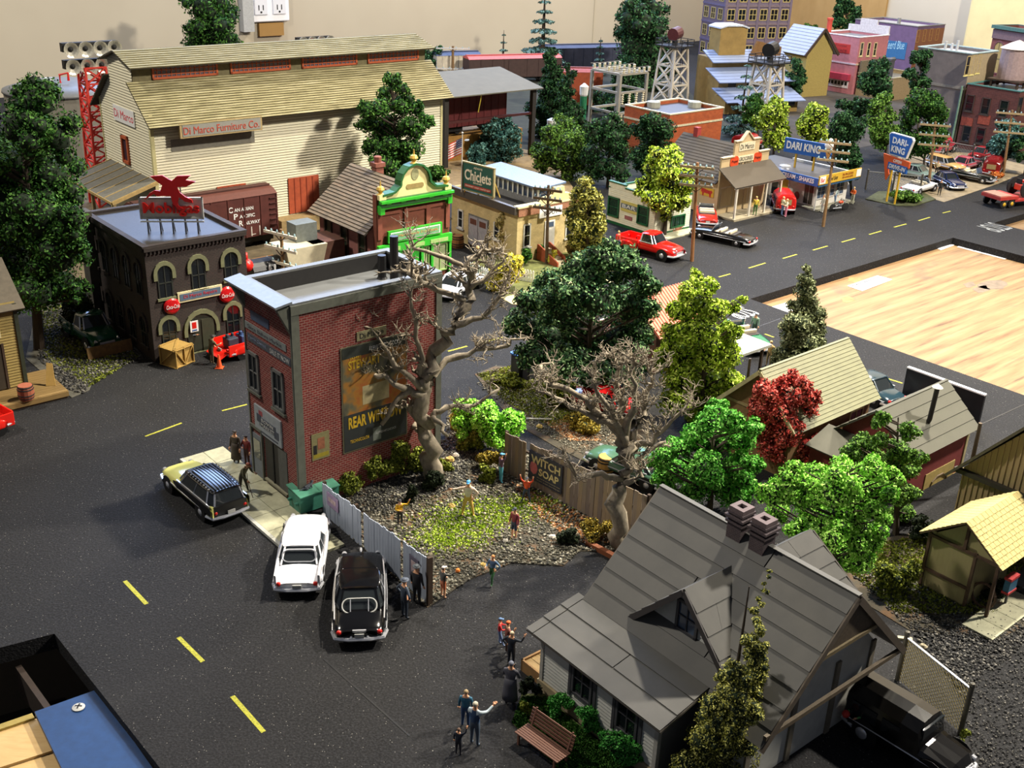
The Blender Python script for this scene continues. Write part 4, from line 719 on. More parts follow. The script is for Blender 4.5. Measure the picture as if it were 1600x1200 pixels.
# monitor
mx0, mx1 = 2.5, 4.9; mb = MB(); mb.box(mx0, mx1, .3, d-.2, h-.35, h+.2); ch.part(mb, 'monitor_curb', M((120, 120, 124), .6)); gl = MB()
for k in range(13): y = .55+k*(d-1.0)/12; mb = MB(); mb.beam((mx0, y, h+.15), (mx0, y, h+1.05), .14, .1); mb.build('monitor_bar', WHW, ch.root)
mb = MB(); mb.box(mx0+.05, mx1-.05, .4, d-.4, h+.15, h+1.0); ch.part(mb, 'monitor_glass', M((40, 56, 84), .15)); mb = MB(); mb.slab([(mx0-.25, .15, h+1.05), (mx0-.25, d-.05, h+1.05), (mx1+.1, d-.05, h+1.25), (mx1+.1, .15, h+1.25)][::-1], .14); ch.part(mb, 'monitor_roof', tar('blue_metal', (92, 110, 140), .22))
for a, b in (((716, 326), (724, 358)), ((772, 346), (781, 376))): ch.winpx('L', a, b, WHW, GLASS, 1, 2, fw=.12, sill=LGREY)
u0, v1 = ch.uv('L', 733, 333); u1, v0 = ch.uv('L', 763, 388); gd = MB(); fbox(gd, 'L', u1, u0, .1, v1, 0, .06); gdo = ch.part(gd, 'barn_door_frame', M((104, 104, 100), .6, 0, .2)); um = (u0+u1)/2
for a, b in ((u1+.12, um-.03), (um+.03, u0-.12)):
    lf = ch.fb('barn_door_leaf', M((150, 148, 152), .7, 0, .15), 'L', a, b, .15, v1-.12, .06, .1, gdo); ch_ = MB(); fbox(ch_, 'L', a+.15, b-.15, v1-.75, v1-.3, .1, .11); ch_.build('pane', M((96, 60, 50), .4), gdo)
    mb = MB(); mb.beam(fpt('L', a+.1, .3, .12), fpt('L', b-.1, v1-1.0, .12), .1, .03); mb.build('door_brace', LGREY, gdo)
for a, b in (((818, 351), (828, 385)), ((884, 340), (894, 370))): ch.winpx('R', a, b, WHW, GLASS, 1, 2, fw=.12, sill=LGREY)
u0, v1 = ch.uv('R', 851, 346); u1, v0 = ch.uv('R', 864, 392); ch.fb('front_door', WHW, 'R', u0, u1, .6, v1, 0, .08); ch.fb('door_light', GLASS_B, 'R', u0+.15, u1-.15, v1-.5, v1-.1, .08, .1)
u0, u1, v0, v1 = ch.rect('R', (841, 343), (877, 319)); sg = ch.fb('door_sign', WHT, 'R', u0, u1, v0+.1, v1, .02, .14, label='white sign over the front door'); ch.text('DEPOT', M((60, 60, 70), .6), 'R', (u0+u1)/2, (v0+v1)/2, (u1-u0)*.6, .3, sg, o=.15)
# brown steps in front of the depot
sp0 = G(893, 421); sp1 = G(866, 390); stp = thing('garden_steps', 'rust brown garden steps climbing to the depot front door', 'steps', G(880, 416), R41+PI/2)
for k in range(6): mb = MB(); mb.box(k*.38, (k+1)*.38, -.5, .5, 0, .15+k*.14); mb.build('step', M((206, 196, 166), .8, 0, .1), stp)
for sx in (-.62, .5): mb = MB(); mb.prism([(0, 0), (2.4, 0), (2.4, 1.25), (2.2, 1.25), (0, .35)], sx, sx+.12, tf=lambda a, b, c: (a, c, b)); mb.build('stringer', M((150, 70, 40), .7, 0, .2), stp)
# billboard and flag standing on the depot roof
_b0, _b1 = G(723, 301, h), G(771, 314, h); bl = thing('billboard', 'dark green chewing gum billboard on the depot roof edge', 'billboard', (_b0+_b1)/2+Vector((0, .3, 0)), ang(_b0, _b1)); L = (_b1-_b0).length; bh = 2.15
mb = MB(); mb.box(-L/2, L/2, -.06, .06, .25, .25+bh); mb.build('board', M((32, 84, 72), .55, 0, .12), bl); mb = MB()
for a in ((-L/2-.08, L/2+.08, .17, .27), (-L/2-.08, L/2+.08, .23+bh, .33+bh), (-L/2-.08, -L/2+.04, .2, .3+bh), (L/2-.04, L/2+.08, .2, .3+bh)): mb.box(a[0], a[1], -.1, .08, a[2], a[3])
mb.build('frame', M((150, 140, 100), .6), bl)
for x in (-L*.45, 0, L*.45): mb = MB(); mb.beam((x, .05, 0), (x, .05, .3), .1); mb.beam((x, .9, 0), (x, .08, 1.6), .08); mb.build('brace', M((170, 140, 60), .6), bl)
CW = M((232, 222, 196), .5); txt('Chiclets', CW, bl, 'R', 0, 1.5, L*.86, .85, o=.08, bold=.02); txt('ADAMS', CW, bl, 'R', 0, 2.12, L*.28, .16, o=.08); txt('BRAND', CW, bl, 'R', 0, .95, L*.28, .14, o=.08); mb = MB(); mb.box(-L*.43, L*.43, -.075, -.06, .48, .74); mb.build('red_strip', M((170, 50, 44), .5), bl); txt('PEPPERMINT CANDY COATED GUM', CW, bl, 'R', 0, .61, L*.8, .12, o=.09)
fb_ = G(721, 300, h); fl = thing('flagpole', 'thin flagpole with stars and stripes flag beside the green billboard', 'flag', fb_, math.radians(-10)); mb = MB(); mb.cyl((0, 0, 0), (0, 0, 4.6), .05, .035); mb.ball((0, 0, 4.65), .09); mb.build('pole', LGREY, fl)
def fl_pt(a, b): return (-a*1.05-.03, .12*math.sin(a*5), 4.25-b-.55*a)
for k in range(13):
    mb = MB(); n = 5; x0 = .45 if k < 7 else 0
    vs = [fl_pt(x0+(1.0-x0)*i/n*1.0, .095*q) for i in range(n+1) for q in (k, k+1)]; mb.add(vs+[(a, b+.012, c) for a, b, c in vs], [(2*i, 2*i+1, 2*i+3, 2*i+2) for i in range(n)]+[(2*n+2+2*i+2, 2*n+2+2*i+3, 2*n+2+2*i+1, 2*n+2+2*i) for i in range(n)]); mb.build('stripe', (M((200, 60, 50), .6), WHT)[k % 2], fl)
mb = MB(); vs = [fl_pt(.45*i/3, q) for i in range(4) for q in (0, .67)]; mb.add(vs+[(a, b+.012, c) for a, b, c in vs], [(2*i, 2*i+1, 2*i+3, 2*i+2) for i in range(3)]+[(8+2*i+2, 8+2*i+3, 8+2*i+1, 8+2*i) for i in range(3)]); mb.build('canton', M((50, 60, 110), .6), fl)
mb = MB()
for i in range(4):
    for j in range(4): p = fl_pt(.06+.1*i, .09+.16*j); mb.box(p[0]-.02, p[0]+.02, p[1]-.02, p[1]-.008, p[2]-.02, p[2]+.02)
stuff(mb.build('star', WHT, fl))

# ================================================================== white bar
ba = Bld('bar', 'small white clapboard bar with green windows', (1021, 370), R41, 4.4, 5.6, H((1021, 370), 314)); w, d, h = ba.w, ba.d, ba.h
SID = M((214, 210, 186), .75, 0, .12, 3); ba.flat(SID, TAR_B, None, .5, .15); mb = MB(); clap(mb, 'L', .25, h-.05, lambda v: (0, d), .17, .05); stuff(ba.part(mb, 'clapboards', SID)); mb = MB(); clap(mb, 'R', .25, h-.05, lambda v: (0, w), .17, .05); stuff(ba.part(mb, 'clapboards', SID))
for y0, y1, hh in ((0, 1.7, .0), (1.7, 3.6, .25), (3.6, 5.6, .5)): ba.fb('parapet_step', SID, 'L', y0, y1, h, h+hh+.04, -.15, .03) if hh else None; ba.fb('green_coping', DGREEN, 'L', y0-.03, y1+.03, h+hh, h+hh+.1, -.22, .1)
ba.fb('green_coping', DGREEN, 'R', 0, w, h, h+.1, -.2, .1); ba.box('green_coping', DGREEN, -.05, w, d-.2, d+.05, h, h+.1); ba.box('back_parapet', M((200, 160, 84), .7), 0, w, d-.12, d-.02, h-.5, h); ba.fb('base_band', DGREEN, 'L', -.02, d, 0, .22, 0, .06); ba.fb('base_band', DGREEN, 'R', 0, w, 0, .22, 0, .06)
for a, b in (((952, 305), (967, 341)), ((998, 319), (1013, 354))): ba.winpx('L', a, b, DGREEN, M((24, 50, 34), .25), 1, 2, fw=.14, t=.1, o=.04)
u0, v1 = ba.uv('L', 972, 312); u1, v0 = ba.uv('L', 996, 336); s_ = ba.fb('bar_sign', M((190, 176, 96), .6, 0, .1), 'L', u1, u0, v0, v1, .04, .09, label='yellow sign with grey BAR panel'); ba.fb('grey_panel', M((96, 104, 106), .5), 'L', u1, u0, v0+(v1-v0)*.28, v0+(v1-v0)*.74, .09, .1, s_); ba.text('BAR', WHT, 'L', (u0+u1)/2, v0+(v1-v0)*.51, (u0-u1)*.8, (v1-v0)*.34, s_, o=.11)
u0, v1 = ba.uv('L', 977, 336); u1, v0 = ba.uv('L', 988, 345); ba.fb('small_sign', M((150, 90, 90), .6, 0, .2), 'L', u1, u0, v0, v1, .04, .08)
ba.winpx('R', (1048, 338), (1068, 352), DGREEN, M((24, 50, 34), .25), 3, 1, fw=.12, t=.1, o=.04); u0, v0 = ba.uv('R', 1050, 363); ba.text('Cheers', M((190, 80, 60), .5), 'R', u0+.6, v0+.25, 1.1, .4, o=.06); ba.box('door_step', CONC, .3, w, -1.3, 0, 0, .1)
mb = MB(); u, v = ba.uv('T', 986, 293, h-.4); mb.lathe([(.55, h-.5), (.5, h-.3), (.1, h-.2)], 12, tf=lambda a, b, c: (a+2.0, b+3.0, c)); ba.part(mb, 'roof_vent', LGREY)

# ================================================================== grocery with porch
gr = Bld('grocery', 'tan boarded grocery with stepped false front and porch', (1119, 338), R41, 6.3, 7.2, 3.6); w, d, h = gr.w, gr.d, gr.h
TB = woodmat('tan_boards', (176, 152, 112), (206, 184, 142), (9, 9, .7)); mb = MB(); gable_walls(mb, w, d, 3.3, 5.9, 'y'); gr.part(mb, 'walls', TB)
RFG = tar('dark_shingle', (76, 68, 56), .75); mb = MB(); courses(mb, (-.5, d+.3, 3.0), (-.5, .1, 3.0), (w/2, d+.3, 6.0), (w/2, .1, 6.0), 14, .03, .1); stuff(gr.part(mb, 'roof', [RFG, RFG])); mb = MB(); courses(mb, (w+.4, .1, 3.0), (w+.4, d+.3, 3.0), (w/2, .1, 6.0), (w/2, d+.3, 6.0), 8, .03, .1); stuff(gr.part(mb, 'roof', [RFG, RFG]))
zf = 4.3; ff = [(-.15, 0), (w+.25, 0), (w+.25, zf+1.0), (w*.79, zf+1.0), (w*.79, zf+2.25), (w*.63, zf+2.25), (w*.5, zf+3.0), (w*.37, zf+2.25), (w*.24, zf+2.25), (w*.24, zf+.95), (-.15, zf+.95)]
mb = MB(); mb.prism(ff, -.12, .06, tf=lambda a, b, c: (a, -c, b)); fr = gr.part(mb, 'false_front', TB)
mb = MB()
for a, b in zip(ff[2:], ff[3:]):
    if abs(a[0]-b[0]) > .05: mb.beam((a[0], 0, a[1]+.04), (b[0], 0, b[1]+.04), .34, .1)
mb.build('coping', M((186, 172, 140), .6), fr)
def sgn(b, par, nm, m, t, tm, u, v, ww, hh, o=.06, th=.05, tw=.85, thh=.6): s_ = b.fb(nm, m, 'R', u-ww/2, u+ww/2, v-hh/2, v+hh/2, o, o+th, par); (b.text(t, tm, 'R', u, v, ww*tw, hh*thh, b.root, o=o+th+.01) if t else 0); return s_
SGT = M((206, 196, 166), .6); sgn(gr, fr, 'name_board', SGT, 'Di Marco', DARK, w*.5, zf+1.72, 2.2, .72); sgn(gr, fr, 'name_board', SGT, 'GROCERIES', DARK, w*.5, zf+.62, 2.25, .55); gr.text('MEAT  PRODUCE', DARK, 'R', w*.5, zf+.2, 1.9, .22, gr.root, o=.1)
for x in (w*.25, w*.77): mb = MB(); mb.prism(rrect(1.15, .95, .35), 0, .06, tf=lambda a, b, c: (x+a, -.06-c, zf+.5+b)); s_ = mb.build('soda_sign', M((196, 66, 30), .5), fr); gr.text('Pepsi', M((90, 30, 24), .5), 'R', x, zf+.5, .8, .3, o=.14)
mb = MB(); mb.slab([(-.5, -2.15, 3.0), (w+.5, -2.15, 3.0), (w+.5, -.05, zf+.05), (-.5, -.05, zf+.05)], .1); gr.part(mb, 'porch_roof', RFG); gr.box('porch_deck', M((150, 140, 116), .8, 0, .2), -.2, w+.3, -2.2, 0, 0, .18)
PW = M((206, 200, 184), .6, 0, .1)
for x in (.0, 2.0, 4.2, w): mb = MB(); mb.beam((x, -2.0, .1), (x, -2.0, 3.0), .16); gr.part(mb, 'porch_post', PW)
mb = MB(); mb.beam((-.3, -2.0, 3.0), (w+.3, -2.0, 3.0), .14, .2); gr.part(mb, 'porch_beam', PW)
for x in (1.0, 4.9): gr.win('R', x, .7, 1.7, 1.9, PW, GLASS, 4, 4, fw=.1)
gr.win('R', 2.95, .1, 1.2, 2.4, PW, GLASS, 2, 3, fw=.14, name='front_door')
u0, v1 = gr.uv('L', 1095, 292); u1, v0 = gr.uv('L', 1115, 309); s_ = gr.fb('bull_sign', M((200, 160, 50), .6, 0, .1), 'L', u1, u0, v0, v1+.1, 0, .06, label='yellow side wall sign with a red animal'); mb = MB(); cx, cz_ = (u0+u1)/2, (v0+v1)/2; hw = (u0-u1)/2
bull = [(-.85, .1), (-.7, .35), (-.2, .3), (.3, .4), (.7, .42), (.85, .2), (.8, -.1), (.65, -.05), (.6, -.5), (.45, -.5), (.4, -.1), (-.35, -.12), (-.45, -.5), (-.6, -.5), (-.65, -.05)]
mb.prism([(cx+x*hw, cz_+y*hw*.9) for x, y in bull], .06, .075, tf=lambda a, b, c: fpt('L', a, b, c)); mb.build('red_bull', M((176, 44, 36), .5), s_)
mb = MB(); mb.box(w/2-.25, w/2+.25, 5.6, 6.1, 5.4, 6.7); gr.part(mb, 'chimney', M((150, 50, 46), .7))

# ================================================================== drive-in restaurant
dk = Bld.fit('drive_in_restaurant', 'low drive-in restaurant with blue sign band and flat roof', (1270, 330), (1271, 285), (1331, 268), (1180, 240)); dk.w, dk.d, dk.h = 6.0, 9.5, 2.55; w, d, h = dk.w, dk.d, dk.h
dk.box('walls', M((214, 210, 200), .6, 0, .1), .9, w, .6, d, 0, h); mb = MB(); mb.box(-.25, w+.3, -.35, d+.2, h, h+.12); dk.part(mb, 'roof_deck', TAR); dk.box('roof_felt', TAR, -.1, w+.15, -.2, d+.1, h+.12, h+.2)
DB = M((38, 92, 168), .45, 0, .08); dk.fb('blue_band', DB, 'L', -.35, d+.2, h-.15, h+.6, .25, .37); dk.text("B-B-Q · SUZIE-Q's · ICE CREAM · SHAKES", WHT, 'L', d*.46, h+.24, d*.9, .5, o=.39, bold=.02)
yb = dk.fb('yellow_band', M((200, 160, 50), .5, 0, .1), 'R', -.35, w+.3, h+.02, h+.85, .35, .47); dk.fb('white_panel', WHT, 'R', -.3, .6, h+.1, h+.78, .47, .49, yb); dk.fb('white_panel', WHT, 'R', w-.5, w+.25, h+.1, h+.78, .47, .49, yb); dk.text('Good Eats', M((60, 50, 40), .5), 'R', 1.7, h+.45, 1.6, .36, yb, o=.49, shear=.3); dk.text('BURGERS', M((150, 70, 30), .5), 'R', 4.1, h+.58, 1.7, .2, yb, o=.49); dk.text('SHAKES', M((150, 70, 30), .5), 'R', 4.1, h+.3, 1.7, .18, yb, o=.49); dk.text('Bar', RED, 'R', .15, h+.45, .6, .4, yb, o=.5); dk.fb('blue_under_band', M((52, 92, 130), .5), 'R', -.3, w+.25, h-.2, h+.02, .3, .4)
PVW = M((200, 196, 190), .5, 0, .1)
dk.win('L', 6.6, .2, 1.5, 2.0, PVW, GLASS, 1, 1, o=-.88); dk.win('L', 1.3, .2, 1.2, 2.1, PVW, M((70, 66, 60), .2), 2, 1, o=-.88); dk.fb('soda_sign', M((210, 180, 60), .5), 'L', 3.6, 4.4, .8, 2.2, -.88, -.84); dk.win('L', 5.2, .3, .9, 1.9, PVW, GLASS, 1, 1, o=-.88)
for x in (1.7, 3.2, 4.7): dk.win('R', x, .8, 1.35, 1.5, PVW, GLASS_B, 2, 2, o=-.58)
mb = MB(); mb.lathe([(.35, 0), (.35, .03)], 14, tf=lambda a, b, c: (.88-c, 8.3+a, 1.7+b)); dk.part(mb, 'round_emblem', M((180, 90, 90), .5)); mb = MB(); mb.lathe([(.3, 0), (.3, .03)], 14, tf=lambda a, b, c: (.88-c, 2.6+a, .8+b*1.3)); dk.part(mb, 'round_emblem', M((150, 60, 60), .5))
dk.box('kerb', M((128, 126, 110), .8, 0, .2), .1, w+.3, -.3, d, 0, .16)
for p in (((-.05, -.15),), ((-.05, 3.),)): mb = MB(); mb.beam((p[0][0], p[0][1], .1), (p[0][0], p[0][1], h), .09); dk.part(mb, 'roof_post', LGREY)
mb = MB(); mb.lathe([(.6, h+.2), (.55, h+.35), (.12, h+.42)], 14, tf=lambda a, b, c: (a+2.6, b+5.6, c)); dk.part(mb, 'roof_vent', CHROME); mb = MB(); mb.cyl((1.2, 8.4, h+.2), (1.2, 8.4, h+.9), .14); mb.cyl((1.2, 8.4, h+.9), (1.2, 8.4, h+1.1), .22); dk.part(mb, 'vent_pipe', GREY); dk.box('roof_curb', M((214, 214, 206), .6), w-.2, w+.1, -.3, d*.75, h+.2, h+.42)
zr = h+.2; q0, q1 = G(1243, 261, zr), G(1268, 267, zr); sg = thing('rooftop_sign', 'blue DARI KING board on two yellow posts over the restaurant roof', 'sign', (q0+q1)/2, ang(G(1232, 240), G(1287, 250)))
L = 4.5; zb = 1.35
for x in (-.95, .95): mb = MB(); mb.beam((x, 0, 0), (x, 0, zb+.3), .16); mb.build('post', YPOLE, sg)
mb = MB(); mb.box(-L/2, L/2+.3, -.14, .14, zb, zb+1.35); mb.build('board', DB, sg); txt('DARI KING', WHT, sg, 'R', -.25, zb+.72, L*.78, .75, o=.16, bold=.03)
mb = MB(); mb.lathe([(.02, 0), (.42, 1.1), (.44, 1.2)], 12, tf=lambda a, b, c: (L/2+.1+a*.9, -.22+b*.3, zb-.1+c)); mb.build('cone_wafer', M((206, 150, 80), .6, 0, .15, 12), sg); mb = MB(); mb.ball((L/2+.1, -.22, zb+1.3), (.48, .2, .42)); mb.ball((L/2+.2, -.22, zb+1.75), (.26, .15, .26)); mb.build('ice_cream', M((240, 232, 222), .4, 0, .05), sg, smooth=True)
# free-standing pole sign
pb = G(1391, 318); sg = thing('pole_sign', 'tall blue and orange DARI-KING drive-in sign on two yellow posts', 'sign', pb, ang(G(1384, 316), G(1398, 321)))
for x in (-.55, .55): mb = MB(); mb.cyl((x, 0, -.02), (x, 0, 3.6), .1); mb.build('post', YPOLE, sg)
bz = 4.55; pl = [(-1.15, 0), (1.1, 0), (1.65, 1.8), (1.45, 2.05), (-1.35, 2.05), (-1.6, 1.85)]; mb = MB(); mb.prism([(x, z+bz) for x, z in pl], -.12, .12, tf=lambda a, b, c: (a, -c, b)); mb.build('white_edge', WHT, sg); mb = MB(); mb.prism([(x*.94, 1.02+(z-1.02)*.92+bz) for x, z in pl], .1, .15, tf=lambda a, b, c: (a, -c, b)); mb.build('blue_face', DB, sg)
txt('DARI-', WHT, sg, 'R', .1, bz+1.4, 2.1, .6, o=.17, bold=.03); txt('KING', WHT, sg, 'R', -.05, bz+.6, 1.8, .62, o=.17, bold=.03)
OR = M((206, 88, 40), .5, 0, .08); mb = MB(); mb.prism([(-1.9, bz-.05), (-1.75, bz-.25), (1.55, bz-.25), (1.6, bz-.95), (-1.0, bz-.95), (-1.15, bz-2.6)][::-1] if 0 else [(-1.15, bz-2.5), (-.85, bz-1.9), (-1.0, bz-1.5), (-1.1, bz-.8), (1.6, bz-.8), (1.6, bz-.2), (-1.95, bz-.1)], -.08, .08, tf=lambda a, b, c: (a, -c, b)); mb.build('orange_arrow', OR, sg); mb = MB(); mb.box(-1.05, 1.45, -.16, .02, bz-1.35, bz-.72); mb.build('drive_in_panel', DB, sg); txt('OPEN', WHT, sg, 'R', .05, bz-.47, 1.1, .3, o=.09, bold=.02); txt('DRIVE-IN', WHT, sg, 'R', .2, bz-1.03, 2.2, .38, o=.17, shear=.2, bold=.02)
# ================================================================== far town
def city(name, label, base, top, right, left, wm, rm, cm, wins=(), wh=WHW, sillm=None, **k):
    b = Bld.fit(name, label, base, top, right, left, **k); b.flat(wm, rm, cm, .35, .2, .12, .08)
    for f, x, y, ww, hh in wins:
        u, v = b.uv(f, x, y); b.win(f, u, v-hh/2, ww, hh, wh, GLASS, 1, 2, fw=.1, sill=sillm or wh)
    return b
ob = city('orange_building', 'orange brick block with white coping and roof fans behind dark trees', (1040, 254), (1044, 180), (1134, 170), (970, 165), brickmat('orange_brick', (188, 92, 46), (168, 78, 40), (176, 104, 66), .4, .16, .012), TAR, M((214, 204, 170), .6, 0, .1))
ob.fb('white_band', M((214, 204, 170), .6), 'R', 0, ob.w, ob.h-1.35, ob.h-1.15, 0, .1); ob.fb('white_band', M((214, 204, 170), .6), 'L', 0, ob.d, ob.h-1.35, ob.h-1.15, 0, .1)
for x, y in ((1096, 165), (1010, 164)): u, v = ob.uv('T', x, y, ob.h-.3); u, v = min(max(u, .9), ob.w-.9), min(max(v, .9), ob.d-.9); mb = MB(); mb.lathe([(.75, ob.h-.35), (.75, ob.h+.25), (.6, ob.h+.3)], 14, tf=lambda a, b, c: (a+u, b+v, c)); ob.part(mb, 'roof_fan', M((176, 176, 160), .5, .2, .1))
pk = city('pink_building', 'pink two-storey corner building with white stepped parapet', (1330, 148), (1336, 59), (1381, 55), (1279, 50), M((178, 112, 116), .8, 0, .15, 2), TAR_T, M((222, 222, 226), .6), [('L', 1290, 70, .9, 2.0), ('L', 1285, 109, .9, 2.0)], WHW)
for x in (1346, 1357, 1367): u, v = pk.uv('R', x, 77); pk.win('R', u, v-1, .8, 2.0, M((214, 200, 150), .6), GLASS, 1, 2, fw=.1, sill=M((200, 190, 150), .6))
w, d, h = pk.w, pk.d, pk.h; pk.fb('belt_band', M((200, 180, 186), .6), 'L', 0, d, h*.52, h*.52+.22, 0, .1); pk.fb('belt_band', M((200, 180, 150), .6), 'R', 0, w, h*.52, h*.52+.22, 0, .1)
u0, v1 = pk.uv('L', 1301, 66); u1, v0 = pk.uv('L', 1327, 84); s_ = pk.fb('red_sign', M((176, 40, 30), .6, 0, .25, 6), 'L', u1, u0, v0, v1, 0, .08, label='red painted wall sign'); pk.text('Crystal', M((120, 28, 24), .6), 'L', (u0+u1)/2, (v0+v1)/2+.35, (u0-u1)*.6, .4, s_, o=.09); pk.text('PALACE', M((120, 28, 24), .6), 'L', (u0+u1)/2, (v0+v1)/2-.35, (u0-u1)*.7, .4, s_, o=.09)
mb = MB(); mb.prism([(0, 0), (d, 0), (d, 1.0), (d*.72, 1.0), (d*.72, 2.0), (d*.3, 2.0), (d*.3, 1.3), (0, 1.3)], -.25, 0, tf=lambda a, b, c: (w+c, a, h+b)); pk.part(mb, 'stepped_parapet', M((196, 190, 190), .7, 0, .2)); mb = MB(); mb.cyl((.6, d-1.2, h-.3), (.6, d-1.2, h+1.9), .38); mb.cyl((.6, d-1.2, h+1.9), (.6, d-1.2, h+2.2), .48); pk.part(mb, 'red_flue', M((196, 70, 50), .6, 0, .1))
pk.fb('red_awning', M((166, 50, 70), .6, 0, .15), 'L', .6, d*.62, 2.0, 2.9, 0, .7); pk.fb('shop_front', M((214, 204, 206), .6), 'L', .8, d*.58, .8, 1.9, 0, .08)
for i in range(6): pk.fb('shop_pane', GLASS, 'L', 1.0+i*.6, 1.4+i*.6, 1.2, 1.7, .08, .1)
pu = city('purple_building', 'long purple building with blue painted billboard wall', (1422, 112), (1429, 42), (1475, 39), (1350, 29), M((98, 76, 106), .8, 0, .18, 1), tar('pale_roof', (176, 172, 164), .6), M((120, 120, 116), .7))
for x, y in ((1434, 57), (1444, 56), (1454, 55), (1464, 54)): u, v = pu.uv('R', x, y); pu.win('R', u, v-1, 1.0, 2.1, M((150, 110, 60), .6), GLASS, 1, 2, fw=.12)
pu.fb('brown_front', M((118, 74, 48), .8, 0, .2), 'R', 0, pu.w, 0, pu.h-.5, 0, .03); u0, v1 = pu.uv('L', 1381, 62); u1, v0 = pu.uv('L', 1415, 84); s_ = pu.fb('painted_billboard', M((44, 96, 140), .6, 0, .15), 'L', u1, u0, v0-1, v1, 0, .06, label='blue painted wall advertisement'); pu.text('Zeerd Blue', M((150, 190, 206), .6), 'L', (u0+u1)/2, (v0+v1)/2+.3, (u0-u1)*.8, 1.4, s_, o=.07, shear=.25, rot=.08)
mb = MB(); mb.cyl((2, pu.d*.4, pu.h-.3), (2, pu.d*.4, pu.h+.9), .3); pu.part(mb, 'vent_pipe', GREY)
# low shop between pink and grey
ls = Bld('low_shop', 'low tan shop with grey chimney block between pink and grey buildings', pk.world((.4, -6.4, 0)), R41, 9, 6, 3.2); ls.flat(M((150, 130, 96), .8, 0, .2), TAR_T, M((160, 150, 120), .7)); mb = MB(); mb.box(1.4, 2.5, 1.8, 2.9, 2.8, 5.6); mb.box(1.3, 2.6, 1.7, 3.0, 5.4, 5.7); ls.part(mb, 'chimney', M((76, 76, 80), .7)); mb = MB(); mb.box(.8, 3.0, .6, 3.4, 2.85, 2.95); ls.part(mb, 'roof_patch', tar('shiny_patch', (140, 160, 190), .2)); ls.fb('back_wall', M((110, 100, 80), .8, 0, .2), 'B', 0, 9, 3.2, 5.0, -.3, 0)
gy = city('grey_building', 'tall grey stucco building with pale roof and tan front', (1490, 229), (1505, 85), (1544, 80), (1440, 72), M((104, 96, 92), .85, 0, .2, 1), tar('white_roof', (190, 194, 206), .5), M((150, 170, 168), .5), [])
for x, y in ((1512, 101), (1520, 100), (1529, 98)): u, v = gy.uv('R', x, y); gy.win('R', u, v-1.2, .9, 2.2, M((170, 150, 100), .6), GLASS, 1, 2, fw=.1, sill=M((220, 206, 130), .6))
w, d, h = gy.w, gy.d, gy.h; gy.fb('tan_front', M((150, 134, 104), .8, 0, .15), 'R', 0, w, 0, h-.1, 0, .04); gy.fb('belt_band', M((120, 114, 104), .7), 'L', 0, d, h*.62, h*.62+.3, 0, .1); gy.fb('belt_band', M((160, 150, 116), .7), 'R', 0, w, h*.62, h*.62+.25, 0, .12)
for a, b, hh in ((1.0, 4.0, 1.4), (1.9, 3.0, 1.6), (3.4, 4.5, .8)): mb = MB(); mb.cyl((a, b, h-.35), (a, b, h+hh*.7), .16); gy.part(mb, 'roof_vent', LGREY)
mb = MB(); mb.cyl((-.15, .3, 0), (-.15, .3, h*.66), .12); gy.part(mb, 'downpipe', M((110, 140, 120), .6))
br = city('tank_building', 'dark red brick building carrying a water tank', (1572, 246), (1589, 144), (1640, 136), (1502, 132), brickmat('maroon_brick', (92, 48, 42), (78, 40, 36), (96, 66, 58), .5, .2, .015), tar('pale_tank_roof', (150, 160, 176), .4), M((70, 120, 116), .5), [('L', x, y, 1.05, 1.9) for x, y in ((1515, 161), (1540, 166), (1568, 170), (1510, 209), (1532, 212))]+[('R', 1593, 165, 1.0, 1.9)], M((54, 44, 38), .6))
for a, b in (((1503, 182), (1518, 198)), ((1530, 178), (1545, 196))): u0, v1 = br.uv('L', *a); u1, v0 = br.uv('L', *b); br.fb('wall_poster', M((140, 64, 46), .6, 0, .4, 5), 'L', u1, u0, v0, v1, 0, .05)
tz = br.h-.3; _u, _v = br.uv('T', 1563, 128, tz); tp = br.world((min(max(_u, 2.6), br.w-2.6), min(max(_v, 2.6), br.d-2.6), 0)); wt = thing('water_tank', 'weathered cylindrical rooftop water tank with conical lid', 'tank', (tp.x, tp.y, tz), R41)
mb = MB(); mb.lathe([(1.75, .9), (1.75, 4.4), (1.7, 4.4)], 20); mb.build('barrel', M((150, 130, 128), .6, .1, .2), wt, smooth=False); mb = MB(); mb.lathe([(1.95, 4.35), (.9, 4.95), (.08, 5.3)], 20); mb.build('lid', M((190, 176, 166), .6, 0, .1), wt); mb = MB(); mb.box(-2, 2, -2, 2, .75, .92); mb.build('platform', DKWOOD, wt)
for x in (-1.6, 0, 1.6):
    for y in (-1.6, 1.6): mb = MB(); mb.beam((x, y, 0), (x, y, .8), .25); mb.build('leg', DKWOOD, wt)
# arched building, dim block, small tan buildings at the back
ar = Bld('arched_building', 'maroon building with three round arches and patterned cornice', (1600, 150), math.radians(-16)+R41, 5, 8.5, 9.6); w, d, h = ar.w, ar.d, ar.h; ar.flat(M((110, 58, 52), .8, 0, .2), TAR, M((70, 96, 90), .6)); 
ar.fb('frieze', M((100, 80, 84), .8, 0, .3, 6), 'L', 0, d, h-1.9, h-.5, 0, .2); ar.fb('cornice', M((60, 96, 90), .6), 'L', -.2, d+.2, h-.4, h+.1, 0, .5)
for y in (1.6, 4.2, 6.8): arched(ar, 'L', y, 2.6, 1.7, 4.6, glass=M((150, 130, 80), .5), hood=M((96, 56, 58), .8))
bb = Bld('tan_block', 'small tan brick block behind the grey building', (1482, 95), R41, 6, 5, 6.5); bb.flat(M((140, 104, 66), .8, 0, .2), TAR, M((110, 100, 70), .7))
for x in (1.4, 3.2, 4.8): bb.win('R', x, 3.6, 1.0, 1.8, DKWOOD, GLASS)
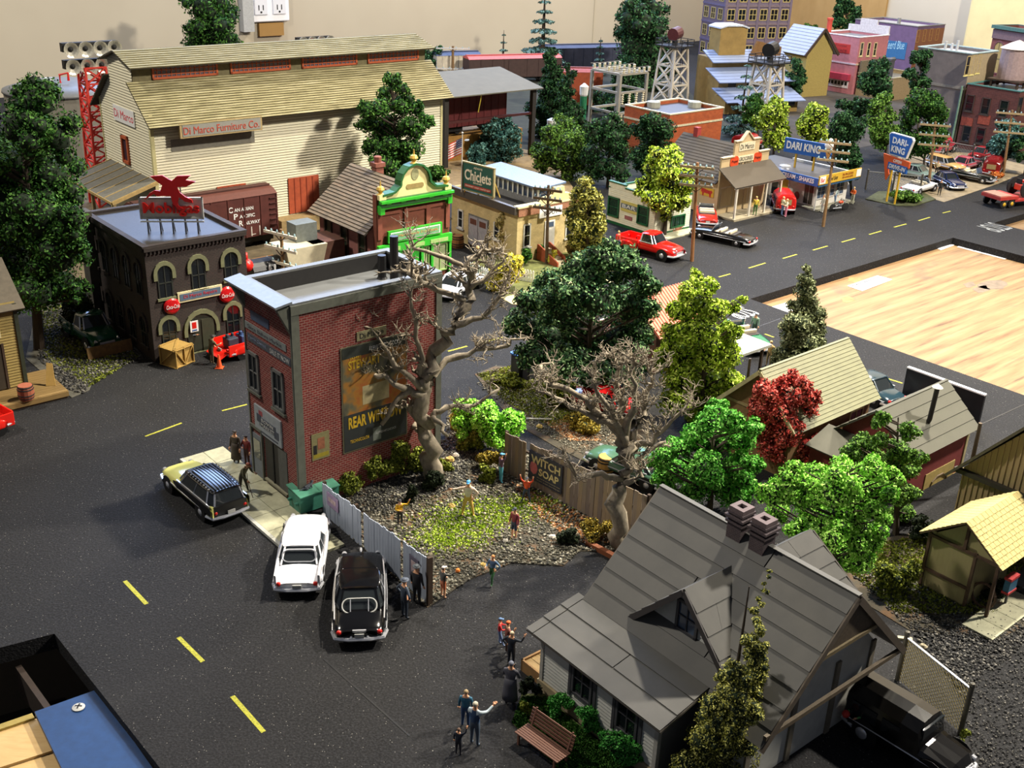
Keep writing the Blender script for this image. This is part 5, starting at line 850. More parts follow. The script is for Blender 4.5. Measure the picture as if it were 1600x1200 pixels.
bb.fb('grey_side', M((96, 92, 104), .8), 'L', 0, 5, 0, 6.2, 0, .04)
sk = Bld('tall_block', 'tall purple-grey office block with rows of twin windows', G(1124, 98), math.radians(22), 13.5, 7.5, 22); w, d, h = sk.w, sk.d, sk.h; SKM = M((104, 92, 108), .8, 0, .15); sk.flat(SKM, TAR, None); SKF = M((196, 176, 110), .6, 0, .1)
for r in range(6):
    v = 1.0+r*3.05
    for i in range(6): sk.win('R', 1.3+i*2.2, v, 1.5, 1.9, SKF, GLASS, 2, 2, fw=.1, mw=.07)
    for i in range(3): sk.win('L', 1.4+i*2.4, v, 1.5, 1.9, SKF, GLASS, 2, 2, fw=.1, mw=.07)
    sk.fb('belt_band', M((116, 100, 104), .8), 'R', 0, w, v+2.25, v+2.55, 0, .1); sk.fb('belt_band', M((100, 92, 120), .8), 'L', 0, d, v+2.25, v+2.55, 0, .1)
for i in range(7): sk.fb('pier', SKM, 'R', -.1+i*2.2, .35+i*2.2, 0, h-1, 0, .16)
# stepped tan mill with blue-grey roofs
ml = Bld('stepped_mill', 'tan stepped mill with pale blue roofs and square tower', G(1150, 185), math.radians(22), 12.5, 13, 8); MT = M((150, 122, 66), .8, 0, .2, 1); MBL = tar('mill_roof', (132, 146, 176), .45)
ml.box('low_walls', MT, 0, 11.5, 3, 6, 0, 2.1); ml.box('mid_walls', MT, .5, 12, 6, 9, 0, 4.2); ml.box('high_walls', MT, 1, 12.5, 9, 13, 0, 6.4); mb = MB(); mb.prism([(2.2, 6.0), (6.4, 6.0), (6.4, 10.2), (5.5, 10.5), (3.1, 10.5), (2.2, 10.2)], 9.6, 12.4, tf=lambda a, b, c: (a, c, b)); ml.part(mb, 'tower', MT); mb = MB(); mb.prism([(2.0, 10.2), (2.0, 10.4), (3.0, 10.7), (5.6, 10.7), (6.6, 10.4), (6.6, 10.2), (5.5, 10.5), (3.1, 10.5)], 9.4, 12.6, tf=lambda a, b, c: (a, c, b)); ml.part(mb, 'tower_cap', M((200, 206, 214), .5))
for x0, x1, y0, z0, y1, z1 in ((-.5, 11.8, 1.6, 1.7, 6, 3.0), (0, 12.4, 4.9, 3.8, 9, 5.2), (.5, 13, 7.9, 6.0, 11, 7.3)): mb = MB(); courses(mb, (x0, y0, z0), (x1, y0, z0), (x0, y1, z1), (x1, y1, z1), 5, .04, .1); stuff(ml.part(mb, 'roof', [MBL, MBL]))
for x in (2, 5, 8, 10): ml.fb('window', GLASS, 'R', x, x+1.2, 2.9, 3.7, -6.02, -5.96); ml.fb('window', GLASS, 'R', x, x+1.0, .8, 1.8, -3.02, -2.96)
mb = MB(); courses(mb, (1, -.5, 1.2), (6, -.5, 1.2), (1, 2.9, 2.0), (6, 2.9, 2.0), 4, .04, .1); stuff(ml.part(mb, 'porch_roof', MBL))
for x in (1.2, 3.5, 5.8): mb = MB(); mb.beam((x, -.3, 0), (x, -.3, 1.25), .18); ml.part(mb, 'porch_post', DKWOOD)
mb = MB(); mb.slab([(7.0, 9.2, 6.4), (12, 9.2, 6.4), (12, 9.2, 7.8), (8, 9.2, 8.6)], -.4); ml.part(mb, 'loft_wall', M((128, 92, 50), .8))
yh = Bld('yellow_house', 'yellow gabled house with pale shingle roof behind a dark tree', G(1252, 152), math.radians(30), 5, 6, 6); YW = M((168, 148, 84), .8, 0, .15); mb = MB(); gable_walls(mb, 5, 6, 6.6, 9.6); yh.part(mb, 'walls', YW); SHB = tar('pale_shingle', (150, 156, 172), .6)
mb = MB(); courses(mb, (-.7, 6.3, 6.0), (-.7, -.4, 6.0), (2.5, 6.3, 9.7), (2.5, -.4, 9.7), 9, .04, .12); stuff(yh.part(mb, 'roof', [SHB, SHB])); mb = MB(); courses(mb, (5.7, -.4, 6.0), (5.7, 6.3, 6.0), (2.5, -.4, 9.7), (2.5, 6.3, 9.7), 9, .04, .12); stuff(yh.part(mb, 'roof', [SHB, SHB])); mb = MB(); mb.beam((2.5, -.45, 9.6), (5.8, -.45, 5.9), .16, .4); mb.beam((2.5, -.45, 9.6), (-.8, -.45, 5.9), .16, .4); yh.part(mb, 'bargeboard', DKWOOD)

# ================================================================== lattice light towers
def lattice(name, label, c, wid, hh, top, mat, seg=3, beam=.2, cat='tower', rz=R41):
    t = thing(name, label, cat, c, rz); b, tt = wid/2, top/2; lg = lambda sx, sy, f: Vector((sx*(b+(tt-b)*f), sy*(b+(tt-b)*f), hh*f)); cs = [(-1, -1), (1, -1), (1, 1), (-1, 1)]
    for sx, sy in cs: mb = MB(); mb.beam(lg(sx, sy, 0), lg(sx, sy, 1), beam); mb.build('leg', mat, t)
    for k in range(4):
        p, q = cs[k], cs[(k+1) % 4]
        for i in range(seg):
            f0, f1 = i/seg, (i+1)/seg; mb = MB(); mb.beam(lg(*p, f0), lg(*q, f1), beam*.7); mb.beam(lg(*q, f0), lg(*p, f1), beam*.7); mb.build('brace', mat, t)
            mb = MB(); mb.beam(lg(*p, f1), lg(*q, f1), beam*.8); mb.build('girt', mat, t)
    return t
TW = M((196, 186, 168), .7, 0, .12)
def beacon_tower(label, base, topy, headmat, lensmat):
    c = G(*base); hh = H(base, topy); t = lattice('beacon_tower', label, c, 3.6, hh, 2.5, TW, 3, .26); mb = MB(); mb.box(-1.9, 1.9, -1.9, 1.9, hh, hh+.15); mb.build('deck', DARK, t)
    for sx, sy, ex, ey in ((-1, -1, 1, -1), (1, -1, 1, 1), (1, 1, -1, 1), (-1, 1, -1, -1)):
        mb = MB(); [mb.beam((1.85*sx, 1.85*sy, hh+z), (1.85*ex, 1.85*ey, hh+z), .08) for z in (.5, .95)]; [mb.beam((1.85*(sx+(ex-sx)*f), 1.85*(sy+(ey-sy)*f), hh), (1.85*(sx+(ex-sx)*f), 1.85*(sy+(ey-sy)*f), hh+.98), .08) for f in (0, .33, .66)]; mb.build('railing', DARK, t)
    mb = MB(); mb.cyl((0, 0, hh), (0, 0, hh+.8), .4); mb.build('pedestal', DARK, t); mb = MB(); mb.cyl((-.8, -.2, hh+1.55), (.75, .2, hh+1.75), .85, .85, 14); mb.build('drum', headmat, t); mb = MB(); mb.cyl((.75, .2, hh+1.75), (.9, .24, hh+1.77), .8, .7, 14); mb.build('lens', lensmat, t)
    mb = MB(); [mb.beam((.5+sx*.2, -1.3, 0), (.5+sx*.2, -1.0, hh), .06) for sx in (-1, 1)]; [mb.beam((.3, -1.3+.3*f, hh*f), (.7, -1.3+.3*f, hh*f), .05) for f in np.linspace(.05, .95, 16)]; stuff(mb.build('ladder', DARK, t))
beacon_tower('left of two pale lattice towers, carrying a dark red lamp drum', (1046, 160), 72, M((84, 40, 40), .4, 0, .2), CHROME)
beacon_tower('right of two pale lattice towers, black lamp drum with red lens', (1190, 195), 98, BLK, M((200, 60, 44), .3))
# red floodlight mast left of the warehouse
c = G(168, 318); hh = H((168, 318), 104); RM = M((206, 52, 38), .5, 0, .1); fm = lattice('floodlight_mast', 'red lattice floodlight mast standing behind the white gable', c, 2.2, hh, 1.7, RM, 9, .17)
def flood(par, x, z, sc=1.0, rows=2, cols=4):
    for r in range(rows):
        mb = MB(); mb.beam((x-1.15*cols*.5*sc, 0, z+r*1.35*sc), (x+1.15*cols*.5*sc, 0, z+r*1.35*sc), .55*sc, .7*sc); mb.build('crossbar', DARK, par)
        for k in range(cols):
            xx = x+(k-(cols-1)/2)*1.2*sc; zz = z+r*1.35*sc; tf = lambda a, b, cc: (xx+a, -.35*sc-cc, zz+b-cc*.25); mb = MB(); mb.lathe([(.2*sc, 0), (.5*sc, .25*sc), (.62*sc, .55*sc), (.5*sc, .5*sc), (.1*sc, .25*sc)], 14, tf=tf); fr = mb.build('reflector', M((214, 208, 190), .25, .5, .05), par); mb = MB(); mb.lathe([(.02, .3*sc), (.22*sc, .38*sc), (.02, .52*sc)], 10, tf=tf); mb.build('bulb', DARK, fr)
flood(fm, 0, hh+.3)
c2 = G(492, 122); hh2 = H((492, 122), 62); fm2 = lattice('floodlight_mast', 'second floodlight mast showing four lamps over the long roof', c2, 2.4, hh2, 1.8, RM, 6, .2); flood(fm2, 0, hh2, 1.25, 1, 4)
# grey storage tank left of the mast
st = thing('storage_tank', 'grey domed storage tank half hidden by the big left tree', 'tank', G(108, 262), 0); tr = 4.9; hh = H((108, 262), 140); mb = MB(); mb.lathe([(tr, 0), (tr, hh)], 28); mb.build('shell', M((128, 124, 112), .6, 0, .1), st, smooth=False); mb = MB(); mb.lathe([(tr+.15, hh-.1), (tr+.12, hh+.15), (tr*.6, hh+.75), (.1, hh+1.0)], 28); mb.build('dome', M((116, 118, 118), .5, .1, .1), st, smooth=True); mb = MB(); mb.tube([(.8, -1.4, hh+.8), (.8, -1.4, hh+1.6), (1.6, -1.4, hh+1.8), (1.6, -1.4, hh+1.1)], .12); mb.build('red_pipe', RED, st); mb = MB(); mb.cyl((-.5, -1, hh+.7), (-.5, -1, hh+1.2), .5); mb.build('hatch', WHT, st)
# ================================================================== open shed with trains behind it
sb = Bld('open_shed', 'open train shed with plain grey sheet roof on dark posts', G(695, 262), R41, 8.4, 7, 1); zf = H((695, 262), 152); w = sb.uv('R', 829, 250)[0]; SR = tar('sheet_metal', (122, 118, 104), .85); mb = MB(); mb.slab([(-.6, -.8, zf), (w+.7, -.8, zf), (w+.7, 6.6, zf+1.25), (-.6, 6.6, zf+1.25)], .12); sb.part(mb, 'roof_sheet', SR)
for x, y, z in ((0, 0, zf), (w, 0, zf), (0, 6.3, zf+1.1), (w, 6.3, zf+1.1)): mb = MB(); mb.beam((x, y, -.02), (x, y, z), .5); sb.part(mb, 'post', M((44, 40, 36), .7, 0, .2))
mb = MB(); mb.box(0, w, -.1, .2, zf*.62, zf*.62+.25); sb.part(mb, 'tie_beam', M((70, 24, 24), .6)); mb = MB(); mb.box(-.3, w+.3, 1.9, 6.0, 0, zf*.36); sb.part(mb, 'back_board', M((150, 110, 50), .8, 0, .2)); mb = MB(); mb.cyl((w*.38, -.2, zf-.1), (w*.34, -.3, zf-1.8), .06); sb.part(mb, 'hanging_cord', M((180, 160, 50), .5))
for u, z in ((.5, .3), (.28, .25), (.62, .32)): mb = MB(); mb.ball((w*u, .6, zf*z+.6), (.35, .12, .12)); sb.part(mb, 'lamp_lens', M((210, 225, 250), .2))
def rail_car(label, c, rz, L, col, roofc, hh=3.6, wd=2.7, name='boxcar', doors=True, z0=.9, group=None):
    r = thing(name, label, 'train car', c, rz, group); bm = M(col, .6, 0, .2, 2); mb = MB(); mb.box(-L/2, L/2, -wd/2, wd/2, z0, z0+hh-.4); mb.build('body', bm, r); mb = MB(); mb.prism([(-wd/2-.05, z0+hh-.42), (wd/2+.05, z0+hh-.42), (wd*.3, z0+hh-.1), (0, z0+hh), (-wd*.3, z0+hh-.1)], -L/2-.05, L/2+.05, tf=lambda a, b, cc: (cc, a, b)); mb.build('roof', M(roofc, .6, 0, .15), r); mb = MB(); mb.box(-L/2, L/2, -.35, .35, z0+hh-.02, z0+hh+.08); mb.build('roof_walk', M(tuple(int(q*.8) for q in roofc), .7, 0, .2), r)
    for s in (-1, 1):
        for k in (-1, 1): mb = MB(); mb.cyl((s*L*.36+k*.8, -.75, .42), (s*L*.36+k*.8, .75, .42), .42); mb.build('wheelset', DARK, r)
        mb = MB(); mb.box(s*L*.36-1.3, s*L*.36+1.3, -.95, .95, .35, .75); mb.build('truck_frame', BLK, r)
    mb = MB(); mb.box(-L/2, L/2, -.5, .5, .6, z0); mb.build('underframe', BLK, r)
    if doors: mb = MB(); mb.box(-1.2, 1.2, -wd/2-.08, -wd/2, z0+.15, z0+hh-.6); mb.build('sliding_door', bm, r)
    for k in range(9): x = -L/2+.02+k*L/8.03; mb = MB(); mb.box(x-.05, x+.05, -wd/2-.05, -wd/2, z0, z0+hh-.45); mb.build('rib', bm, r)
    return r
bx = rail_car('brown CANADIAN PACIFIC RAILWAY boxcar beside the dark garage building', G(360, 366), R41, 11, (84, 40, 34), (92, 50, 40), 3.6)
bx.location = wh.world((2.8, -1.75, 0))
for s, z, ww, hh_, x in (('C', 3.25, .36, .44, 1.55), ('AN ADIAN', 3.2, 1.6, .27, 2.65), ('P', 2.7, .34, .44, 1.95), ('A CIFIC', 2.64, 1.3, .27, 2.9), ('R', 2.12, .34, .44, 2.35), ('AILWAY', 2.08, 1.3, .27, 3.3)): txt(s, WHT, bx, 'R', x, z, ww, hh_, o=1.37, bold=.02)
for x, z, ww, hh_ in ((3.2, 1.35, .1, .75), (3.4, 1.1, .3, .06), (3.9, 1.35, .1, .75), (.6, 1.75, .7, .1), (.7, 1.5, .6, .08)): mb = MB(); mb.box(x-ww/2, x+ww/2, -1.38, -1.36, z-hh_/2, z+hh_/2); mb.build('stencil', M((190, 180, 170), .6), bx)
for k in range(7): mb = MB(); mb.box(4.85, 5.4, -1.45, -1.35, 1.2+k*.42, 1.26+k*.42); mb.build('ladder_rung', M((70, 32, 28), .6), bx)
tl = lambda px, py: G(px, py)
TD = math.radians(24)
rail_car('dark boxcar with pinkish red roof on the rear track by the thin spruce', G(800, 128), TD, 15, (66, 46, 42), (206, 92, 80), 3.1)
rail_car('small white car with blue roof behind the grey shed roof', G(712, 124), TD, 7, (200, 190, 170), (66, 76, 100), 3.2, doors=False)
rail_car('rusty orange boxcar right of the shed behind tall green cypress', G(898, 172), math.radians(8), 6.4, (150, 66, 34), (140, 52, 36), 4.6)
rail_car('dark blue-black coach on the far track before the wall', G(905, 112), TD, 14, (46, 50, 70), (58, 64, 88), 3.4, doors=False)
rail_car('dark loaded car on the far track left of the big fir', G(965, 106), TD, 9, (40, 42, 44), (44, 50, 46), 3.0, doors=False)
rail_car('dark red locomotive body standing under the grey shed', sb.world((w*.5, 3.6, zf*.36)), R41, 8, (84, 20, 22), (50, 22, 24), zf*.58, doors=False)
# low brown wall behind shed rear
# ================================================================== electrical substation
ss = Bld('substation', 'grey lattice substation frame with rows of white insulators', G(963, 206), R41, 4, 4, 1); hh = H((963, 206), 117); CON = M((156, 150, 136), .8, 0, .15); w, d = 4.6, 4.8; INS = M((210, 200, 170), .4, 0, .1)
for x, y in ((0, 0), (w, 0), (0, d), (w, d)): mb = MB(); mb.beam((x, y, 0), (x, y, hh), .34); ss.part(mb, 'post', CON)
for z in (hh, hh*.68, hh*.32):
    for a, b in (((0, 0), (w, 0)), ((w, 0), (w, d)), ((w, d), (0, d)), ((0, d), (0, 0))): mb = MB(); mb.beam((*a, z), (*b, z), .26); ss.part(mb, 'beam', CON)
for y in (1.2, 2.5, 3.8): mb = MB(); mb.beam((0, y, hh), (w, y, hh), .22); ss.part(mb, 'beam', CON)
def insul(x, y, z, dz): mb = MB(); k = 5; [mb.lathe([(.09, z+dz*i/k), (.2, z+dz*(i+.5)/k), (.09, z+dz*(i+1)/k)], 8, tf=lambda a, b, c: (a+x, b+y, c)) for i in range(k)]; stuff(ss.part(mb, 'insulator', INS))
for i in range(6):
    for y in (0, 2.5, 5.0): insul(.5+i*.88, y, hh+.1, .55)
for i in range(4): insul(.6+i*1.2, 0, hh*.68-.1, -1.3); insul(.6+i*1.2, 0, hh*.32-.1, -1.0)
for y in (0, 2.5, 5): mb = MB(); mb.tube([(-.2, y, hh+.75), (w/2, y, hh+.68), (w+.2, y, hh+.75)], .05, 5); ss.part(mb, 'busbar', STEEL)
for p, ty, l in (((909, 200), 130, 'green round post with white pointed cap beside the substation'), ((860, 232), 184, 'short white pointed post left of the round green tree')):
    b = G(*p); hh_ = H(p, ty); t = thing('marker_post', l, 'post', b); mb = MB(); mb.cyl((0, 0, 0), (0, 0, hh_*.72), .42); mb.build('shaft', M((40, 120, 80), .5), t); mb = MB(); mb.lathe([(.42, hh_*.72), (.5, hh_*.75), (.55, hh_*.93), (.1, hh_)], 12); mb.build('cap', WHT, t)
# utility poles
def pole(label, base, topy, arms=3, al=2.6, rz=R41+PI/2*0, rad=.13, ins=True, lean=None, mat=POLE, name='utility_pole', step=.85, armmat=None):
    b = G(*base); hh = H(base, topy); t = thing(name, label, 'pole', b, rz); tx = 0
    if lean: q = VP(*lean, b.y)-b; a = Vector((q.x, q.y, q.z)); a = Vector(rot2(a.x, a.y, -rz)+(a.z,)); topv = a
    else: topv = Vector((0, 0, hh))
    mb = MB(); mb.tube([(0, 0, -.05), topv], [rad*1.15, rad*.8], 8); mb.build('shaft', mat, t)
    for i in range(arms):
        f = 1-(.35+i*step)/topv.z; c = topv*f; mb = MB(); mb.box(c.x-al/2, c.x+al/2, c.y-.2, c.y-.06, c.z-.09, c.z+.09); ar_ = mb.build('crossarm', armmat or M((150, 130, 96), .8, 0, .2), t)
        if ins:
            for k in range(6): x = c.x-al/2+.15+k*(al-.3)/5; mb = MB(); mb.lathe([(.05, c.z+.09), (.08, c.z+.16), (.04, c.z+.28)], 6, tf=lambda a, b_, c_: (a+x, b_+c.y-.13, c_)); mb.build('insulator', M((150, 180, 186), .3), ar_)
        mb = MB(); mb.beam((c.x-.5, c.y-.13, c.z-.08), (c.x, c.y-.1, c.z-.5), .05); mb.beam((c.x+.5, c.y-.13, c.z-.08), (c.x, c.y-.1, c.z-.5), .05); mb.build('arm_brace', DKWOOD, t)
    return t
DKP = M((84, 66, 46), .85, 0, .25)
pole('dark wooden utility pole in front of the cream depot', (854, 412), 290, 3, 2.3, math.radians(-22), mat=DKP, step=.72, lean=(857, 289), armmat=DKP)
pole('brown utility pole between the red pickup and the black convertible', (1081, 408), 254, 3, 2.6, math.radians(-16), mat=M((136, 92, 52), .8, 0, .2), lean=(1090, 254), step=.7)
pole('utility pole in front of the drive-in restaurant', (1286, 354), 217, 3, 2.7, math.radians(-18), lean=(1306, 217), step=.75)
pole('thin utility pole right of the drive-in pole sign', (1451, 290), 190, 3, 3.0, math.radians(-14), lean=(1462, 190), step=1.0)
pole('utility pole at the right edge beside the teal tree', (1567, 275), 172, 3, 3.2, math.radians(-16), lean=(1582, 172), step=1.0)
pole('telegraph pole behind the roof of the market, seen past the boxcar', (444, 452), 358, 3, 3.0, math.radians(-32), step=1.05, armmat=M((206, 196, 170), .7, 0, .1))
pole('small telegraph pole standing before the wall over the shed', (707, 128), 72, 2, 5.0, math.radians(8), rad=.22, step=2.9, armmat=M((206, 200, 190), .7))
pole('dark pole with bright arms at the far right edge', (1590, 175), 95, 3, 2.4, math.radians(0), rad=.12, mat=M((120, 130, 120), .7), step=1.0)
# ================================================================== right-hand houses
E2 = Vector((-E1.y, E1.x, 0))
def at(ref, a, b): return Vector((ref[0], ref[1], 0))+E1*a+E2*b
def gabled(name, label, base, w, d, he, hr, wallm, roofm, n, oy=.35, ox=.3, slats=True, cat='building', rise=.05):
    b = Bld(name, label, base, R41, w, d, he, cat=cat); mb = MB(); gable_walls(mb, w, d, he, hr, 'x'); b.part(mb, 'walls', wallm); sl = (hr-he)/(d/2); ze = he-oy*sl
    for side in (0, 1):
        e0, e1 = ((-ox, -oy, ze), (w+ox, -oy, ze)) if side == 0 else ((w+ox, d+oy, ze), (-ox, d+oy, ze)); r0, r1 = ((-ox, d/2, hr), (w+ox, d/2, hr)) if side == 0 else ((w+ox, d/2, hr), (-ox, d/2, hr)); e0, e1, r0, r1 = map(Vector, (e0, e1, r0, r1)); nn = (e1-e0).cross(r0-e0).normalized()
        mb = MB(); mb.slab([e0, e1, r1, r0], .06); b.part(mb, 'roof_deck', roofm)
        for i in range(n):
            q = [e0.lerp(r0, i/n), e1.lerp(r1, i/n), e1.lerp(r1, (i+1)/n-.006), e0.lerp(r0, (i+1)/n-.006)]; q = [p+nn*.06 for p in q]; q[0] += nn*rise; q[1] += nn*rise
            if slats: mb = MB(); mb.slab(q, .03); b.part(mb, 'roof_slat', roofm)
    mb = MB(); mb.beam((-ox, d/2, hr+.08), (w+ox, d/2, hr+.08), .16, .06); b.part(mb, 'ridge_cap', roofm); return b
SAGE = M((112, 112, 80), .6, 0, .12, 2); th = gabled('sage_roofed_house', 'brown house with ribbed sage green roof behind the red maple', at((19.15, 52.44), -7, .35), 6.8, 4.1, 2.95, 5.15, M((120, 92, 56), .8, 0, .2), SAGE, 17, rise=.02)
th.winpx('R', (1328, 643), (1343, 668), M((186, 170, 120), .6), GLASS, 2, 2, fw=.09); mb = MB(); mb.box(-.05, .05, .0, 4.1, 2.9, 3.05); th.part(mb, 'tie_board', M((150, 130, 90), .7)); mb = MB(); mb.beam((-.32, -.35, 2.72), (-.32, 2.05, 5.12), .08, .2); mb.beam((-.32, 4.45, 2.72), (-.32, 2.05, 5.12), .08, .2); th.part(mb, 'bargeboard', M((170, 160, 120), .7))
REDW = M((116, 44, 42), .75, 0, .2); ROLLG = tar('rolled_roofing', (80, 79, 66), .7)
rd = gabled('red_shed', 'red walled shed with rolled grey roofing and a stovepipe', at((23.3, 49.79), -5.9, .25), 5.7, 3.6, 2.65, 4.2, REDW, ROLLG, 5, rise=.03)
u, v = rd.uv('R', 1448, 690, 0); mb = MB(); mb.tube([(2.6, .75, 3.0), (2.6, .6, 3.5), (2.62, .55, 5.2)], .12, 10); pp = rd.part(mb, 'stovepipe', M((40, 38, 42), .4, .4, .1)); mb = MB(); mb.lathe([(.26, 5.2), (.03, 5.38)], 12, tf=lambda a, b, c: (a+2.62, b+.55, c)); mb.build('pipe_cap', LGREY, pp)
for a, b in (((1446, 742), (1480, 770)), ((1442, 775), (1470, 800)), ((1488, 740), (1506, 768))): u0, v1 = rd.uv('R', *a); u1, v0 = rd.uv('R', *b); p = rd.fb('wall_poster', M((170, 150, 90), .6, 0, .2), 'R', u0, u1, v0, v1, 0, .04); mb = MB(); mb.tube([fpt('R', (u0+u1)/2+(u1-u0)*.3*math.cos(k*PI/5), (v0+v1)/2+(v1-v0)*.3*math.sin(k*PI/5), .06) for k in range(9)], .05, 5); mb.build('emblem', M((110, 90, 60), .6), p)
for x in (0, 5.7): rd.fb('corner_board', M((170, 160, 120), .7), 'R', x-.1, x+.1, 0, 2.6, 0, .05)
mb = MB(); mb.slab([(-1.9, 2.2, 1.9), (-.1, 2.2, 2.5), (-.1, 4.3, 2.5), (-1.9, 4.3, 1.9)], .08); rd.part(mb, 'lean_to_roof', ROLLG); rd.box('lean_to_wall', REDW, -1.6, 0, 2.4, 4.2, 0, 2.0)
# small tan shingled shed
ss0 = at((18.86, 37.75), -.05, -1.0); sd = Bld('garden_shed', 'small tan timber-framed shed with straw-coloured shingle roof', ss0, R41, 3.4, 3.0, 2.75); TNB = woodmat('shed_boards', (132, 122, 84), (160, 150, 106), (9, 9, .8)); TIM = M((78, 58, 44), .8, 0, .25)
mb = MB(); mb.box(0, 3.4, 1.0, 3.0, 0, 2.7); sd.part(mb, 'walls', TNB); mb = MB(); mb.prism([(0, 2.5), (3.0, 2.5), (1.5, 3.7)], 0, .1, tf=lambda a, b, c: (c, a, b)); sd.part(mb, 'gable_boards', TNB)
mb = MB()
for a, b in (((-.03, 1.0, 0), (-.03, 1.0, 2.6)), ((-.03, 3.0, 0), (-.03, 3.0, 2.6)), ((-.03, 0, 2.5), (-.03, 3.0, 2.5)), ((-.03, 1.5, 2.5), (-.03, 1.5, 3.6)), ((-.03, 1.0, .9), (-.03, 3.0, .9)), ((-.03, .05, 0), (-.03, .05, 2.5)), ((3.3, .05, 0), (3.3, .05, 2.5))): mb = MB(); mb.beam(a, b, .12); sd.part(mb, 'timber', TIM)
STRAW = M((176, 160, 104), .85, 0, .22, 6)
for side in (0, 1):
    ey, ry, ze, zr = (-.25, 1.5, 2.55, 3.85) if side == 0 else (3.25, 1.5, 2.55, 3.85); mb = MB(); q = [(-.45, ey, ze), (3.75, ey, ze), (3.75, ry, zr), (-.45, ry, zr)]; mb.slab(q if side == 0 else q[::-1], .05); sd.part(mb, 'roof_deck', TIM)
    n = 10; k = 13; nrm = Vector((0, -(zr-ze), 1.75 if side == 0 else 1.75)).normalized() if side == 0 else Vector((0, (zr-ze), 1.75)).normalized()
    for i in range(n):
        for j in range(k+1):
            x0 = -.45+4.2*(j-(.5 if i % 2 else 0))/k; x1 = x0+4.2/k-.02; x0, x1 = max(x0, -.45), min(x1, 3.75)
            if x1-x0 < .05: continue
            f0, f1 = i/n, (i+1)/n+.02; p = lambda x, f, o: Vector((x, ey+(ry-ey)*f, ze+(zr-ze)*f))+nrm*o; mb = MB(); q = [p(x0, f0, .085), p(x1, f0, .085), p(x1, f1, .055), p(x0, f1, .055)]; mb.slab(q if side == 0 else q[::-1], .02); sd.part(mb, 'shingle', STRAW)
mb = MB(); mb.tube([(.5+.0, .55+.5*math.cos(a), .62+.55*math.sin(a)) for a in np.linspace(0, 2*PI, 17)], .06, 5); wv = mb.build('wagon_wheel', TIM); wv.location = ss0; wv.rotation_euler = (0, 0, R41); tag(wv, 'dark wooden wagon wheel leaning in the open side of the small tan shed', 'wheel')
# barn at the right edge
bn = Bld('board_barn', 'tan board-and-batten barn gable at the right edge', at((21.75, 45.53), -2.0, -6.2), R41, 8, 5.9, 3.2); BB_ = woodmat('barn_boards', (150, 128, 92), (184, 160, 118), (6, 6, .6)); mb = MB(); gable_walls(mb, 8, 5.9, 3.2, 6.7, 'x'); bn.part(mb, 'walls', BB_)
for i in range(24): y = .1+i*.25; top = 3.2+3.5*(1-abs(y-2.95)/2.95); bn.fb('batten', BB_, 'L', y-.03, y+.03, 0, top-.05, 0, .05)
for s in (0, 1): e = (-.4, -.5) if s == 0 else (-.4, 6.4); mb = MB(); q = [(-.5, e[1], 2.65), (8.4, e[1], 2.65), (8.4, 2.95, 6.85), (-.5, 2.95, 6.85)]; mb.slab(q if s == 0 else q[::-1], .12); bn.part(mb, 'roof', M((86, 80, 66), .8, 0, .25))
bn.fb('dark_beam', M((52, 48, 38), .7), 'L', -.3, 6.2, 2.95, 3.15, .05, .3); bn.fb('barn_window', GLASS, 'L', 2.5, 3.9, 1.2, 2.4, 0, .04)
for y in (2.7, 3.2, 3.7): bn.fb('window_bar', M((150, 140, 110), .7), 'L', y-.04, y+.04, 1.2, 2.4, .04, .08)
pole('rusty pipe post with lantern arm between red shed and barn', (1507, 775), 661, 0, 1, 0, .11, False, mat=M((84, 70, 52), .6, .3, .2), lean=(1532, 661), name='lamp_post')
# black upright panel with white top edge
bp = thing('upright_panel', 'black upright panel with white top edge beside the plywood', 'panel', at((22.65, 58.52), 0, 0), R41); mb = MB(); mb.box(0, .16, -4.75, 0, 0, 1.9); mb.build('panel', M((20, 22, 28), .35, 0, .3, 2), bp); mb = MB(); mb.box(-.02, .22, -4.75, 0, 1.9, 1.98); mb.build('white_edge', WHT_P, bp)
# canopy / gas stop behind the bright conifer
ca = thing('canopy', 'flat grey canopy on two posts with lamp behind the bright conifer', 'canopy', G(1168, 610), R41); zc = 2.6; mb = MB(); mb.box(-3.6, 1.2, -.4, 2.2, zc, zc+.16); mb.build('canopy_top', M((176, 176, 164), .6, 0, .15), ca, label='pale flat roof')
for x, y in ((-3.2, 0), (.9, 0), (.9, 1.9)): mb = MB(); mb.beam((x, y, 0), (x, y, zc), .14); mb.build('post', M((70, 56, 44), .7), ca)
lp = pole('dark lamp post left of the red maple', (1163, 640), 560, 0, 1, 0, .09, False, mat=M((60, 44, 34), .6), lean=(1172, 560), name='lamp_post')
t = thing('pitched_roof_shelter', 'pink-orange ribbed roof shelter between the dark and the bright tree', 'shelter', G(1010, 560), R41); mb = MB()
mb.slab([(-1.5, -2.2, 2.3), (3.2, -2.2, 2.3), (3.2, .3, 4.2), (-1.5, .3, 4.2)], .08); mb.build('roof_sheet', M((206, 112, 88), .6, 0, .1), t)
for i in range(19): x = -1.45+i*.255; mb = MB(); mb.beam((x, -2.2, 2.42), (x, .3, 4.32), .06); mb.build('roof_rib', M((214, 120, 96), .6, 0, .1), t)
